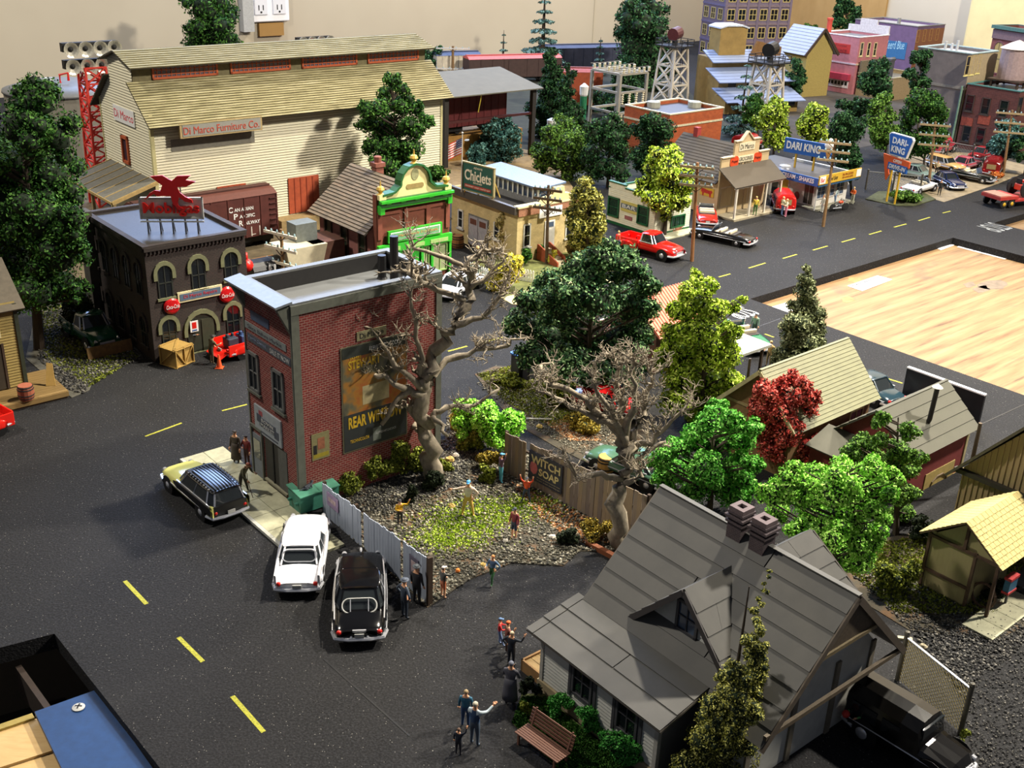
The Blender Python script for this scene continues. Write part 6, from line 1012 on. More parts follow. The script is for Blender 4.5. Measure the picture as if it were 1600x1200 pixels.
mb = MB(); mb.box(-1.3, 3.0, -1.8, 2.0, 0, 2.4); mb.prism([(-1.8, 2.4), (2.4, 2.4), (.3, 4.15)], -1.3, 3.0, tf=lambda a, b, c: (c, a, b)); mb.build('walls', M((96, 62, 48), .8, 0, .2), t); mb = MB(); mb.slab([(3.2, 2.8, 2.3), (-1.5, 2.8, 2.3), (-1.5, .3, 4.2), (3.2, .3, 4.2)], .08); mb.build('roof_sheet', M((206, 112, 88), .6, 0, .1), t); mb = MB(); mb.box(-2.2, 6.5, 3.2, 6.2, 0, .1); o = mb.build('paved_pad', M((104, 62, 52), .8, 0, .2)); o.location = t.location; o.rotation_euler = t.rotation_euler; tag(o, 'dark red paved pad with white edge behind the orange roof', 'pavement'); mb = MB(); mb.box(-2.2, 6.5, 6.2, 6.35, 0, .14); mb.build('white_edge', M((206, 190, 176), .7), o)

# ================================================================== grey-roofed house in the foreground
ho = G(845, 1075); R50 = math.radians(-50); hs = Bld('grey_house', 'white clapboard house with grey rolled roof, dormer and twin chimneys', ho, R50, 8, 8.4, 2.9)
HW = M((186, 186, 178), .75, 0, .12, 2); ROOFP = NT('grey_roof_paper'); _n = ROOFP.noise(.9, 6); _m = ROOFP.noise(9, 3); _i = ROOFP.n('ObjectInfo'); ROOFP.done(ROOFP.mix(ROOFP.math('MULTIPLY', _i.outputs['Random'], .25), ROOFP.mix(_n, S(62, 62, 60), S(92, 90, 84)), S(56, 56, 58)), .62, 0, .4); ROOFP = ROOFP.mat; TRIM = M((92, 86, 78), .7, 0, .2); DTR = M((58, 54, 54), .6, 0, .2)
x0, x1, yr, zr, ef, eb, ze = .1, 8.55, 5.25, 6.6, 1.6, 8.85, 2.95
mb = MB(); mb.prism([(1.95, 0), (8.45, 0), (8.45, 2.95), (yr, 6.3), (1.95, 3.05)], .45, 7.6, tf=lambda a, b, c: (c, a, b)); hs.part(mb, 'walls', HW)
mb = MB(); clap(mb, 'R', .45, 2.6, lambda v: (0, 5.6), .14, .035); stuff(hs.part(mb, 'clapboards', HW)); mb = MB(); mb.box(.03, 5.55, 0.01, 1.94, 0, 2.62); hs.part(mb, 'wing_walls', M((112, 112, 108), .8, 0, .1)); mb = MB(); clap(mb, 'L', .45, 2.6, lambda v: (0, 1.95), .14, .035); stuff(hs.part(mb, 'clapboards', HW))  # wing walls darkened to paint in the shade between clapboards
mb = MB(); mb.box(-.1, 5.7, -.12, .05, 0, .42); hs.part(mb, 'foundation', M((150, 136, 106), .85, 0, .2)); hs.box('corner_board', M((160, 158, 150), .7), -.06, .1, -.06, .1, .42, 2.6); hs.box('corner_board', M((160, 158, 150), .7), 5.5, 5.66, -.06, .1, .42, 2.6)
def roof_rows(a0, a1, b0, b1, rows, cuts, nm='roof_panel', t=.03, par=None, m=None):
    """rows of roofing sheets from eave a0-a1 up to ridge b0-b1, each sheet its own part"""
    a0, a1, b0, b1 = map(Vector, (a0, a1, b0, b1)); nn = (a1-a0).cross(b0-a0).normalized(); fl = nn.z < 0; nn = -nn if fl else nn
    mb = MB(); q = [a0, a1, b1, b0]; mb.slab([p-nn*.08 for p in (q[::-1] if fl else q)], .08); hs.part(mb, 'roof_deck', m or TRIM)
    for i in range(rows):
        cs = [0]+list(cuts[i % len(cuts)])+[1]
        for c0, c1 in zip(cs, cs[1:]):
            P_ = lambda f, g, o: a0.lerp(b0, g).lerp(a1.lerp(b1, g), f)+nn*o; e = .003; q = [P_(c0+e, i/rows, .05), P_(c1-e, i/rows, .05), P_(c1-e, (i+1)/rows+.012, .012), P_(c0+e, (i+1)/rows+.012, .012)]; mb = MB(); mb.slab(q[::-1] if fl else q, t); hs.part(mb, nm, ROOFP, parent=None) if 0 else mb.build(nm, ROOFP, hs.root)
zb = 3.12; yb = 1.75
roof_rows((x0-.05, yb, zb), (x1, yb, zb), (x0, yr, zr), (x1, yr, zr), 7, [(), (.62,), (), (.4,), ()])
mb = MB(); roof_rows((-.45, -.45, 2.5), (6.05, -.45, 2.5), (-.3, yb+.06, zb+.03), (6.05, yb+.06, zb+.03), 3, [(.06,), (.06, .55), (.06,)])
roof_rows((6.06, 1.3, 2.68), (x1, 1.3, 2.68), (6.06, yb, zb), (x1, yb, zb), 1, [()])
roof_rows((x1, eb, ze), (x0, eb, ze), (x1, yr, zr), (x0, yr, zr), 7, [(), (.6,)])
mb = MB(); mb.beam((x0-.02, yr, zr+.05), (x1+.02, yr, zr+.05), .2, .05); hs.part(mb, 'ridge_cap', ROOFP)
for ya, za in ((yb-.45, zb-.45), (eb, ze)): mb = MB(); mb.beam((x1, ya, za-.1), (x1, yr, zr-.1), .08, .24); hs.part(mb, 'bargeboard', M((84, 74, 62), .7, 0, .2)); mb = MB(); mb.beam((x0, ya, za-.1), (x0, yr, zr-.1), .08, .22); hs.part(mb, 'bargeboard', M((104, 96, 84), .7, 0, .2))
mb = MB(); mb.beam((x1-.05, yb-.3, 3.0), (x1-.05, eb-.2, 3.0), .12, .16); hs.part(mb, 'gable_beam', M((90, 78, 60), .7)); mb = MB(); mb.beam((x1-.06, yr-1.7, 4.85), (x1-.06, yr+1.7, 4.85), .1, .14); hs.part(mb, 'collar_beam', M((110, 96, 66), .7)); mb = MB(); mb.prism([(yr-1.65, 4.9), (yr+1.65, 4.9), (yr, 6.5)], x1-.12, x1-.08, tf=lambda a, b, c: (c, a, b)); hs.part(mb, 'gable_shingles', M((78, 66, 50), .8, 0, .3, 10))
for y in (2.0, 4.2, 6.4, 8.4): hs.fb('wall_board', M((96, 88, 72), .8, 0, .2), 'E', y-.12, y+.12, 0, 3.0, -.4, -.34) if 0 else hs.box('wall_board', M((120, 112, 96), .8, 0, .2), 7.6, 7.68, y-.12, y+.12, 0, 3.0)
WF = M((62, 62, 66), .6, 0, .15)
for a, b in (((897, 1043), (926, 1100)), ((967, 1093), (996, 1150))):
    u0 = hs.uv('R', *a)[0]; u1 = hs.uv('R', *b)[0]; hs.win('R', (u0+u1)/2, .95, 1.0, 1.45, WF, GLASS, 2, 2, fw=.1, t=.08, o=.03)
    for u in ((u0+u1)/2-.62, (u0+u1)/2+.62): hs.fb('shutter_strip', WF, 'R', u-.06, u+.06, .75, 2.35, .03, .08)
# dormer
dx, hwd, dzr, dzf = 4.3, 2.25, 5.75, 3.4; yf = 2.5; yj = lambda z: yr-(zr-z)
mb = MB(); mb.prism([(dx-hwd+.35, yf+.9), (dx+hwd-.35, yf+.9)], 0, 0) if 0 else mb.add([(dx-1.95, yf, 3.75), (dx+1.95, yf, 3.75), (dx, yf, 5.62), (dx-1.95, yj(3.75)+.3, 3.75), (dx+1.95, yj(3.75)+.3, 3.75), (dx, yj(5.62)+.2, 5.62)], [(0, 1, 2), (0, 2, 5, 3), (1, 4, 5, 2), (0, 3, 4, 1), (3, 5, 4)]); dm = hs.part(mb, 'dormer', HW, label='gabled dormer with sash window')
mb = MB()
def dclap(mb, y):
    v = 3.78
    while v < 5.5: q = 1.95*(5.62-v)/1.87; q2 = 1.95*(5.62-v-.14)/1.87; mb.add([(dx-q, y-.035, v), (dx+q, y-.035, v), (dx+q2, y-.005, v+.14), (dx-q2, y-.005, v+.14), (dx-q, y, v), (dx+q, y, v)], [(0, 1, 2, 3), (5, 4, 0, 1)[::-1]]); v += .14
dclap(mb, yf); stuff(mb.build('dormer_clapboards', HW, dm))
pane_frame('dormer_window', hs.root, 'R', dx-.05, 3.85, .95, 1.2, WF, GLASS_B, 2, 2, .1, o=-yf+.03, t=.08)
yov = 2.05
for s in (-1, 1):
    E0, Er = (dx+s*hwd, yov, dzf), (dx, yov, dzr); B0_, Br = (dx+s*hwd, yj(dzf)+.15, dzf), (dx, yj(dzr)+.15, dzr)
    if s < 0: roof_rows(B0_, E0, Br, Er, 4, [(), (.5,)])
    else: roof_rows(E0, B0_, Er, Br, 4, [(.5,), ()])
    mb = MB(); mb.beam((dx+s*hwd, yov-.02, dzf-.08), (dx, yov-.02, dzr-.06), .08, .2); mb.build('dormer_bargeboard', DTR, hs.root)
# rear wing gable
roof_rows((7.6, 5.9, 3.6), (7.6, 8.6, 3.6), (5.0, 5.0, 6.35), (5.0, 7.6, 6.35), 6, [(), (.5,)]); roof_rows((2.4, 8.6, 3.6), (2.4, 5.9, 3.6), (5.0, 7.6, 6.35), (5.0, 5.0, 6.35), 6, [(.5,), ()]); mb = MB(); mb.prism([(2.7, 3.5), (7.3, 3.5), (5.0, 6.25)], 7.2, 7.5, tf=lambda a, b, c: (a, c, b)); hs.part(mb, 'rear_gable', M((96, 84, 70), .8, 0, .2)); mb = MB(); mb.beam((7.6, 8.6, 3.55), (5.0, 7.62, 6.3), .08, .2); hs.part(mb, 'bargeboard', M((60, 54, 48), .7))
CHB = brickmat('chimney_brick', (78, 66, 68), (66, 56, 60), (96, 84, 84), .16, .07, .01)
for x in (3.78, 4.75):
    y = yr-.05; mb = MB(); s = .3; mb.box(x-s, x+s, y-s, y+s, 5.9, 7.35); q = hs.part(mb, 'chimney', CHB)
    for zz, e in ((6.95, .06), (7.15, .1), (7.3, .04)): mb = MB(); mb.box(x-s-e, x+s+e, y-s-e, y+s+e, zz, zz+.09); mb.build('corbel', CHB, q)
    mb = MB(); c = .13; o_ = [(x-s, y-s), (x+s, y-s), (x+s, y+s), (x-s, y+s)]; i_ = [(x-c, y-c), (x+c, y-c), (x+c, y+c), (x-c, y+c)]; vs = [(a, b, zq) for zq in (7.38, 7.55) for l in (o_, i_) for a, b in l]; fs = []
    for k in range(4): j = (k+1) % 4; fs += [(k, j, 8+j, 8+k), (8+k, 8+j, 12+j, 12+k), (4+j, 4+k, 12+k, 12+j), (k, 4+k, 4+j, j)]
    mb.add(vs, fs); mb.build('chimney_cap', M((100, 86, 86), .8, 0, .15), q); mb = MB(); mb.box(x-c, x+c, y-c, y+c, 7.2, 7.4); mb.build('flue', BLK, q)
# porch steps / ramp at the left wall
mb = MB(); 
for k in range(5): mb = MB(); mb.box(-1.15, -.06, .1+k*.36, .1+(k+1)*.36-.02, .32, .42); hs.part(mb, 'porch_plank', M((150, 124, 80), .8, 0, .2, 3))
hs.box('porch_side', M((140, 106, 64), .8, 0, .2), -1.2, -.06, .05, .12, 0, .5); hs.box('porch_side', M((140, 106, 64), .8, 0, .2), -1.2, -1.12, .05, 1.95, 0, .5); hs.box('porch_post', WHT, -.35, -.22, 1.6, 1.72, .4, 1.6)
# ================================================================== fences of single planks
FB = woodmat('blue_white_plank', (128, 138, 156), (176, 184, 196), (12, 12, .8)); FBR = [woodmat('grey_plank_%s' % n, a, b, (10, 10, .8)) for n, a, b in (('a', (112, 98, 86), (150, 136, 120)), ('b', (96, 84, 76), (136, 122, 112)), ('c', (124, 106, 84), (160, 142, 116)))]
def fence(name, label, a, b, n, h0, h1, mats, skip=(), lean=0, post=DKWOOD, tilt=.02, rails=True):
    A, B = G(*a), G(*b); L = (B-A).length; t = thing(name, label, 'fence', A, ang(A, B)); rnd = random.Random(len(label)); w = L/n
    for i in range(n):
        if i in skip: continue
        hh = h0+(h1-h0)*i/n+rnd.uniform(-.05, .05); x = i*w; k = rnd.uniform(-tilt, tilt); mb = MB(); o = rnd.uniform(-.012, .012); mb.add([(x, o, 0), (x+w*.93, o, 0), (x+w*.93+k, o, hh), (x+k, o, hh)]+[(x, o+.04, 0), (x+w*.93, o+.04, 0), (x+w*.93+k, o+.04, hh), (x+k, o+.04, hh)], [(0, 1, 2, 3), (7, 6, 5, 4), (0, 4, 5, 1), (1, 5, 6, 2), (2, 6, 7, 3), (3, 7, 4, 0)]); mb.build('plank', mats[rnd.randrange(len(mats))], t)
    if rails:
        for z in (.3, .75): mb = MB(); mb.box(0, L, .04, .1, h0*z, h0*z+.09); mb.build('rail', post, t)
    for x in (0, L*.33, L*.66, L): mb = MB(); mb.box(x-.07, x+.07, .06, .2, 0, h0+(h1-h0)*x/L+.05); mb.build('post', post, t)
    return t, L
ff, L = fence('plank_fence', 'pale blue-grey plank fence beside the two parked cars', (505, 802), (668, 945), 38, 1.55, 2.15, [FB], (15, 29), tilt=.01)
mb = MB(); mb.box(L-.02, L+.12, -.05, .1, 0, 2.25); mb.build('end_post', DKWOOD, ff)
for x0, x1, z0, z1, c in ((.5, 1.5, .75, 1.4, (140, 120, 150)), (7.3, 7.95, .75, 1.75, (90, 86, 104))): mb = MB(); mb.box(x0, x1, -.05, -.02, z0, z1); p = mb.build('pasted_poster', M(c, .6, 0, .3, 5), ff); mb = MB(); mb.box(x0+.15, x1-.2, -.06, -.05, z0+.25, z1-.2); mb.build('picture', M((170, 150, 150), .6, 0, .4, 6), p)
fk, L = fence('plank_fence', 'weathered brown plank fence with a soap advertisement', (787, 737), (1004, 853), 36, 2.15, 2.5, FBR, (6,), tilt=.03)
sx0, sx1 = 1.75, 3.95; mb = MB(); mb.box(sx0, sx1, -.07, -.02, .45, 1.95); s_ = mb.build('soap_sign', M((44, 48, 66), .5, 0, .2), fk, label='dark blue soap sign'); SY = M((206, 192, 140), .5, 0, .08); mx = (sx0+sx1)/2
txt('WITCH', SY, s_, 'R', mx+.02, 1.58, 1.9, .42, o=.08, bold=.02); txt('SOAP', SY, s_, 'R', mx+.25, 1.05, 1.3, .38, o=.08, bold=.02); mb = MB(); mb.ball((sx0+.35, -.075, 1.12), (.26, .02, .34)); mb.build('pink_figure', M((190, 100, 110), .6, 0, .2), s_)
for z in (.72, .58): txt('the soap for every household chore' if z > .6 else 'at your grocer since long ago', M((150, 140, 110), .6), s_, 'R', mx+.25, z, 1.5, .07, o=.08)
def pickets(label, a, b, n, h):
    A, B = G(*a), G(*b); L = (B-A).length; t = thing('picket_fence', label, 'fence', A, ang(A, B))
    for i in range(n): x = L*i/(n-1); mb = MB(); mb.prism([(x-.07, 0), (x+.07, 0), (x+.07, h-.1), (x, h), (x-.07, h-.1)], 0, .04, tf=lambda a, b, c: (a, c, b)); mb.build('picket', WHT, t)
    for z in (.3, .7): mb = MB(); mb.box(0, L, .04, .08, h*z, h*z+.07); mb.build('rail', WHT, t)
pickets('white picket fence left of the lime hedge at the cream depot', (734, 428), (775, 444), 13, .95); pickets('white picket fence right of the lime hedge at the cream depot', (811, 438), (832, 442), 6, .95)
# ================================================================== sidewalk of slabs by the market
pv = bpy.data.objects.new('pavement', None); COL.objects.link(pv); pv['kind'] = 'structure'; pv.location = mk.loc; pv.rotation_euler = (0, 0, R41)
for i in range(2):
    for j in range(8):
        y0 = -3.8+j*1.42; mb = MB(); mb.box(-2.15+i*1.07+.015, -1.08+i*1.07-.015, y0+.015, y0+1.405, 0, .13); mb.build('paving_slab', CONC, pv)
for j in range(5): mb = MB(); mb.box(-2.32, -2.15, -3.8+j*2.27+.01, -3.8+(j+1)*2.27-.01, 0, .14); mb.build('kerb_stone', CURB, pv)
pv2 = bpy.data.objects.new('pavement', None); COL.objects.link(pv2); pv2['kind'] = 'structure'; pv2.location = G(1550, 1003); pv2.rotation_euler = (0, 0, R41)
for j in range(4): mb = MB(); mb.box(j*1.0+.01, j*1.0+.98, 0, 1.3, 0, .1); mb.build('paving_slab', CONC, pv2)
# dumpster with a cat on it
dp = Bld('dumpster', 'green dumpster with flat lid at the brick building corner', G(470, 807), R41, 2.0, 1.0, 1.0, cat='dumpster'); DG = M((60, 122, 104), .5, 0, .15); mb = MB(); mb.prism([(0, .1), (1.0, .1), (1.05, .95), (-.05, .95)], 0, 2.0, tf=lambda a, b, c: (c, a, b)); dp.part(mb, 'bin', DG)
for x in (0, 1.01): mb = MB(); mb.slab([(x-.06, -.15, .98), (x+1.0, -.15, .98), (x+1.0, 1.12, 1.12), (x-.06, 1.12, 1.12)], .05); dp.part(mb, 'lid', M((84, 150, 124), .45, 0, .12))
for x in (.1, 1.9):
    for y in (.15, .85): mb = MB(); mb.cyl((x-.05, y, .07), (x+.05, y, .07), .07); dp.part(mb, 'caster', BLK)
for y in (.2, .8): mb = MB(); mb.box(-.16, 0, y-.06, y+.06, .5, .62); dp.part(mb, 'lift_sleeve', DG)
def skinmesh(verts, edges, radii, sub=1):
    me = bpy.data.meshes.new('body'); me.from_pydata(verts, edges, []); o = bpy.data.objects.new('tmp_body', me); COL.objects.link(o); md = o.modifiers.new('s', 'SKIN'); sv = me.skin_vertices[0].data
    for i, r in enumerate(radii): sv[i].radius = (r, r) if not hasattr(r, '__len__') else r
    sv[0].use_root = True; m2 = o.modifiers.new('u', 'SUBSURF'); m2.levels = sub; dg = bpy.context.evaluated_depsgraph_get(); out = bpy.data.meshes.new_from_object(o.evaluated_get(dg)); bpy.data.objects.remove(o); bpy.data.meshes.remove(me); return out
cm = skinmesh([(0, 0, .14), (.1, 0, .16), (.2, 0, .2), (.27, 0, .3), (.34, 0, .34), (-.1, 0, .1), (-.25, .03, .04), (-.38, .06, .03), (.22, .05, .1), (.24, .05, .0), (.22, -.05, .1), (.24, -.05, .0), (-.05, .07, .08), (.06, .07, .01), (-.05, -.07, .08), (.06, -.07, .01), (.27, .03, .38), (.27, -.03, .38)], [(0, 1), (1, 2), (2, 3), (3, 4), (0, 5), (5, 6), (6, 7), (2, 8), (8, 9), (2, 10), (10, 11), (5, 12), (12, 13), (5, 14), (14, 15), (3, 16), (3, 17)], [.09, .085, .075, .06, .035, .09, .025, .02, .03, .022, .03, .022, .045, .025, .045, .025, .02, .02])
cm.materials.append(M((84, 88, 96), .8, 0, .3, 8)); ct = bpy.data.objects.new('cat', cm); COL.objects.link(ct); q = dp.world((.55, .3, 1.09)); ct.location = q; ct.rotation_euler = (0, 0, R41); tag(ct, 'small grey cat sitting on the green dumpster lid', 'cat')
# ================================================================== small props
def crate():
    A, B = G(275, 577), G(304, 565); t = thing('wooden_crate', 'pale wooden crate with diagonal braces by the dark garage building', 'crate', A, ang(A, B)); L, W_, h = (B-A).length, 1.3, H((275, 577), 548); CRW = woodmat('crate_wood', (150, 118, 56), (190, 156, 84), (3, 3, 3)); mb = MB(); mb.box(.04, L-.04, .04, W_-.04, 0, h-.03); mb.build('box', CRW, t)
    for a, b in (((0, 0, .06), (L, 0, .06)), ((0, 0, h-.06), (L, 0, h-.06)), ((.06, 0, 0), (.06, 0, h)), ((L-.06, 0, 0), (L-.06, 0, h)), ((L/2, 0, 0), (L/2, 0, h)), ((.1, 0, h-.1), (L/2, 0, .1)), ((L/2, 0, .1), (L-.1, 0, h-.1)), ((0, 0, .06), (0, W_, .06)), ((0, 0, h-.06), (0, W_, h-.06)), ((0, .1, h-.1), (0, W_-.1, .1)), ((0, W_-.06, 0), (0, W_-.06, h)), ((0, .08, h), (L, .08, h)), ((0, W_-.08, h), (L, W_-.08, h)), ((.1, .1, h), (L-.1, W_-.1, h))): mb = MB(); mb.beam(a, b, .12, .05); mb.build('batten', CRW, t)
crate()
def cone(label, px): t = thing('traffic_cone', label, 'cone', G(*px)); mb = MB(); mb.box(-.22, .22, -.22, .22, 0, .05); mb.build('base', M((206, 84, 40), .5), t); mb = MB(); mb.lathe([(.17, .05), (.04, .85)], 12); mb.build('cone_body', M((216, 84, 40), .5, 0, .08), t)
cone('orange traffic cone beside the red pickup at the garage', (343, 575))
def barrel(label, px, r, h, col, z=0): t = thing('barrel', label, 'barrel', G(px[0], px[1], z)); mb = MB(); mb.lathe([(r*.86, 0), (r, h*.3), (r, h*.7), (r*.86, h)], 14); mb.build('staves', woodmat('barrel_%d' % px[0], col, tuple(min(255, c+30) for c in col), (6, 6, .7)), t); [(lambda m: (m.lathe([(r*k, h*z0), (r*k+.015, h*z0+.03), (r*k, h*z0+.08)], 14), m.build('hoop', DARK, t)))(MB()) for z0, k in ((.1, .93), (.3, 1.0), (.7, 1.0), (.86, .93))]; mb = MB(); mb.lathe([(r*.8, h-.02), (r*.8, h-.01)], 14); mb.build('barrel_head', DKWOOD, t)
barrel('rust red barrel on the platform of the left edge building', (42, 623), .42, .8, (140, 70, 44), .45); barrel('right of two wooden barrels beside the green store', (715, 386), .5, 1.0, (140, 92, 40)); barrel('left of two wooden barrels beside the green store', (703, 384), .5, 1.0, (140, 92, 40))
barrel('yellow-tan barrel behind the brown plank fence', (946, 738), .45, .9, (170, 130, 60))
for i, px in enumerate(((811, 586), (826, 590))):
    t = thing('waste_bin', ['left', 'right'][i]+' dark waste bin with blue rim under the big dark tree', 'bin', G(*px), R41); mb = MB(); mb.prism(rrect(.75, .8, .1), 0, 1.35); mb.build('bin_body', M((40, 40, 46), .5, 0, .15), t); mb = MB(); mb.prism(rrect(.86, .9, .12), 1.35, 1.44); mb.build('bin_rim', M((60, 110, 190), .4), t); mb = MB(); mb.prism(rrect(.7, .74, .1), 1.4, 1.46); mb.build('trash_load', BLK, t)
A, B = G(917, 851), G(972, 880); mb = MB(); mb.box(0, (B-A).length, -.12, .12, 0, .22); o = mb.build('timber_beam', woodmat('rust_timber', (110, 58, 30), (146, 84, 48), (2, 12, 12))); o.location = A; o.rotation_euler = (0, 0, ang(A, B)); tag(o, 'rust brown timber beam beside the grey house roof edge', 'beam')
for a, b, l in (((795, 648), (815, 646), 'short grey plank on the gravel strip'), ((822, 656), (862, 657), 'long pale plank lying on the gravel strip'), ((1402, 998), (1425, 1001), 'pale log on the dark yard beyond the house gable')): A, B = G(*a), G(*b); mb = MB(); mb.box(0, (B-A).length, -.08, .08, 0, .1); o = mb.build('loose_plank', woodmat('plank_%d' % a[0], (150, 142, 120), (196, 188, 160), (2, 9, 9))); o.location = A; o.rotation_euler = (0, 0, ang(A, B)); tag(o, l, 'plank')
# bench
A, B = G(808, 1163), G(866, 1206); t = thing('bench', 'brown slatted bench on the lawn by the grey house', 'bench', (A+B)/2, ang(A, B)); L = 1.95; BW = woodmat('bench_wood', (92, 58, 44), (132, 92, 74), (2, 9, 9))
for i in range(7): mb = MB(); mb.box(-L/2, L/2, -.02+i*.095, .05+i*.095, .44, .48); mb.build('seat_slat', BW, t)
for i in range(5): mb = MB(); y = .66+i*.035; mb.box(-L/2, L/2, y, y+.035, .52+i*.115, .60+i*.115); mb.build('back_slat', BW, t)
for x in (-L*.42, L*.42):
    for y in (.02, .6): mb = MB(); mb.beam((x, y, 0), (x, y, .44), .07); mb.build('leg', BW, t)
    mb = MB(); mb.beam((x, .62, .42), (x, .86, 1.1), .06); mb.build('back_support', BW, t); mb = MB(); mb.beam((x, -.02, .42), (x, .66, .42), .06); mb.build('seat_rail', BW, t)
# chain link fences
def chain(label, a, b, h, n, mat, rail, np_=2):
    A, B = G(*a), G(*b); t = thing('chain_link_fence', label, 'fence', A, ang(A, B)); L = (B-A).length
    for i in range(np_): x = L*i/(np_-1); mb = MB(); mb.cyl((x, 0, 0), (x, 0, h+.05), .09); mb.ball((x, 0, h+.08), .12); mb.build('post', M((84, 80, 70), .5, .3, .2), t)
    mb = MB(); mb.cyl((0, 0, h-.08), (L, 0, h-.08), .045); mb.build('top_rail', rail, t); mb = MB(); s = L/n; k = int(h/s)+1
    for i in range(-k, n):
        x = i*s; a, b = max(0, x), min(L, x+h*.95)
        if b > a: mb.beam((a, 0, .05+(a-x)), (b, 0, .05+(b-x)), .014); mb.beam((a, 0, .05+h*.95-(a-x)), (b, 0, .05+h*.95-(b-x)), .014)
    stuff(mb.build('wire_mesh', mat, t))
WIRE = M((150, 136, 84), .5, .5, .1); chain('chain-link fence section with bright top rail by the dark van', (1402, 1062), (1500, 1146), 2.0, 19, WIRE, CHROME)
chain('long mesh fence behind the drive-in lot', (1440, 244), (1556, 266), 2.2, 26, GREY, GREY, 4); chain('mesh fence running along the drive-in front left of the pole sign', (1352, 296), (1436, 304), 1.9, 18, GREY, GREY, 3)
A = G(1570, 945); t = thing('sign_stand', 'small red and blue sign box on a post at the right edge', 'sign', A, R41); mb = MB(); mb.beam((0, 0, 0), (0, 0, .7), .09); mb.build('post', STEEL, t); mb = MB(); mb.box(-.3, .35, -.12, .12, .7, 1.35); mb.build('box', M((60, 110, 140), .5), t); mb = MB(); mb.box(-.33, .38, -.15, .15, 1.3, 1.42); mb.box(-.33, .38, -.15, .15, .66, .76); mb.build('red_edge', M((190, 60, 60), .5), t)
# sunken opening at the bottom left with blue plate and blocks
UW = woodmat('block_wood', (176, 140, 84), (214, 182, 126), (1, 5, 5)); hd = (hR-h0).normalized(); hw_ = (hL-h0).normalized()
def quadbox(name, pts, z0, z1, mat, label=None, cat=None):
    q = [G(x, y, z1) for x, y in pts]; ar = sum(q[k].x*q[(k+1) % len(q)].y-q[(k+1) % len(q)].x*q[k].y for k in range(len(q))); q = q if ar > 0 else q[::-1]; mb = MB(); mb.prism([(p.x, p.y) for p in q], z0, z1); o = mb.build(name, mat)
    if label: tag(o, label, cat)
    return o
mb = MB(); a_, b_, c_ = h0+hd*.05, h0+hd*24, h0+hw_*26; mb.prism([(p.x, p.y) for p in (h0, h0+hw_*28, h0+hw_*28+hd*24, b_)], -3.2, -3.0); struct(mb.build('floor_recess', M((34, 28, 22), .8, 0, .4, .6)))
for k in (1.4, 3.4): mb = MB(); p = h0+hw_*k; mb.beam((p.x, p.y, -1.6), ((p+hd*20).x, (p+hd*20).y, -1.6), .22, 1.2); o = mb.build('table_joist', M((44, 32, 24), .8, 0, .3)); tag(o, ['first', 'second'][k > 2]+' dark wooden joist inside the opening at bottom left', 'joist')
bpl = quadbox('blue_plate', [(54, 1112), (152, 1077), (256, 1225), (130, 1270)], -.55, -.35, M((28, 60, 104), .38, .1, .2, 3), 'scratched blue metal plate with a screw at the bottom left corner', 'plate')
sc_ = G(123, 1106, -.35); mb = MB(); mb.lathe([(.2, -.35), (.22, -.31), (.1, -.26)], 14, tf=lambda a, b, c: (sc_.x+a, sc_.y+b, c)); s_ = mb.build('screw_head', LGREY, bpl); mb = MB(); mb.box(sc_.x-.12, sc_.x+.12, sc_.y-.025, sc_.y+.025, -.27, -.25); mb.box(sc_.x-.025, sc_.x+.025, sc_.y-.12, sc_.y+.12, -.27, -.25); mb.build('screw_slot', BLK, s_)
quadbox('wood_block', [(-60, 1150), (60, 1122), (96, 1168), (-50, 1215)], -1.4, -.7, UW, 'pale wood block left of the blue plate', 'block'); quadbox('wood_block', [(-50, 1220), (98, 1172), (120, 1230), (-40, 1280)], -1.5, -.8, UW, 'lower pale wood block touching the bottom frame edge', 'block'); quadbox('wood_rail', [(-60, 1152), (50, 1114), (54, 1121), (-60, 1160)], -1.2, -.6, M((150, 130, 60), .7), 'thin yellowish rail above the pale wood block', 'rail')
# building and platform at the left edge
lb = Bld('edge_shop', 'tan clapboard shop cut by the left frame edge', G(44, 612), math.radians(-49), 3.2, 7, 5.4); w, d, h = 3.2, 7, 5.4
lb2 = MB(); LBW = M((150, 130, 72), .8, 0, .15); lb.root.rotation_euler = (0, 0, math.radians(-139)); lb.rz = math.radians(-139); lb.c, lb.s = math.cos(lb.rz), math.sin(lb.rz)
mb = MB(); mb.box(0, 7, -5, -.02, .45, 5.2); mb.prism([(-5.0, 5.2), (-.02, 5.2), (-2.5, 6.9)], 0, 7, tf=lambda a, b, c: (c, a, b)); lb.part(mb, 'walls', LBW)
mb = MB(); v = .5
while v < 5.2: mb.add([(0, .05, v), (7, .05, v), (7, .005, v+.16), (0, .005, v+.16)], [(3, 2, 1, 0)]); v += .16
stuff(lb.part(mb, 'clapboards', LBW)); mb = MB(); mb.box(-.06, .14, -.1, .1, .45, 5.2); lb.part(mb, 'corner_board', M((44, 50, 34), .7)); mb = MB(); mb.slab([(-.4, .4, 4.95), (-.4, -2.5, 7.0), (7.4, -2.5, 7.0), (7.4, .4, 4.95)][::-1], .1); lb.part(mb, 'roof', M((84, 76, 62), .8, 0, .2)); lb.box('door', M((54, 46, 34), .7, 0, .2), 1.0, 2.4, .0, .08, .5, 3.0); lb.box('door_frame', DKWOOD, .9, 1.02, .0, .12, .5, 3.1); mb = MB(); mb.box(1.0, 2.2, .06, .12, 3.5, 4.0); s_ = lb.part(mb, 'green_sign', M((40, 100, 64), .6)); lb.box('sign_edge', CREAM, .95, 2.25, .05, .1, 3.44, 4.06); lb.box('small_sign', M((70, 150, 110), .6), 1.3, 1.7, .12, .16, 3.15, 3.3)
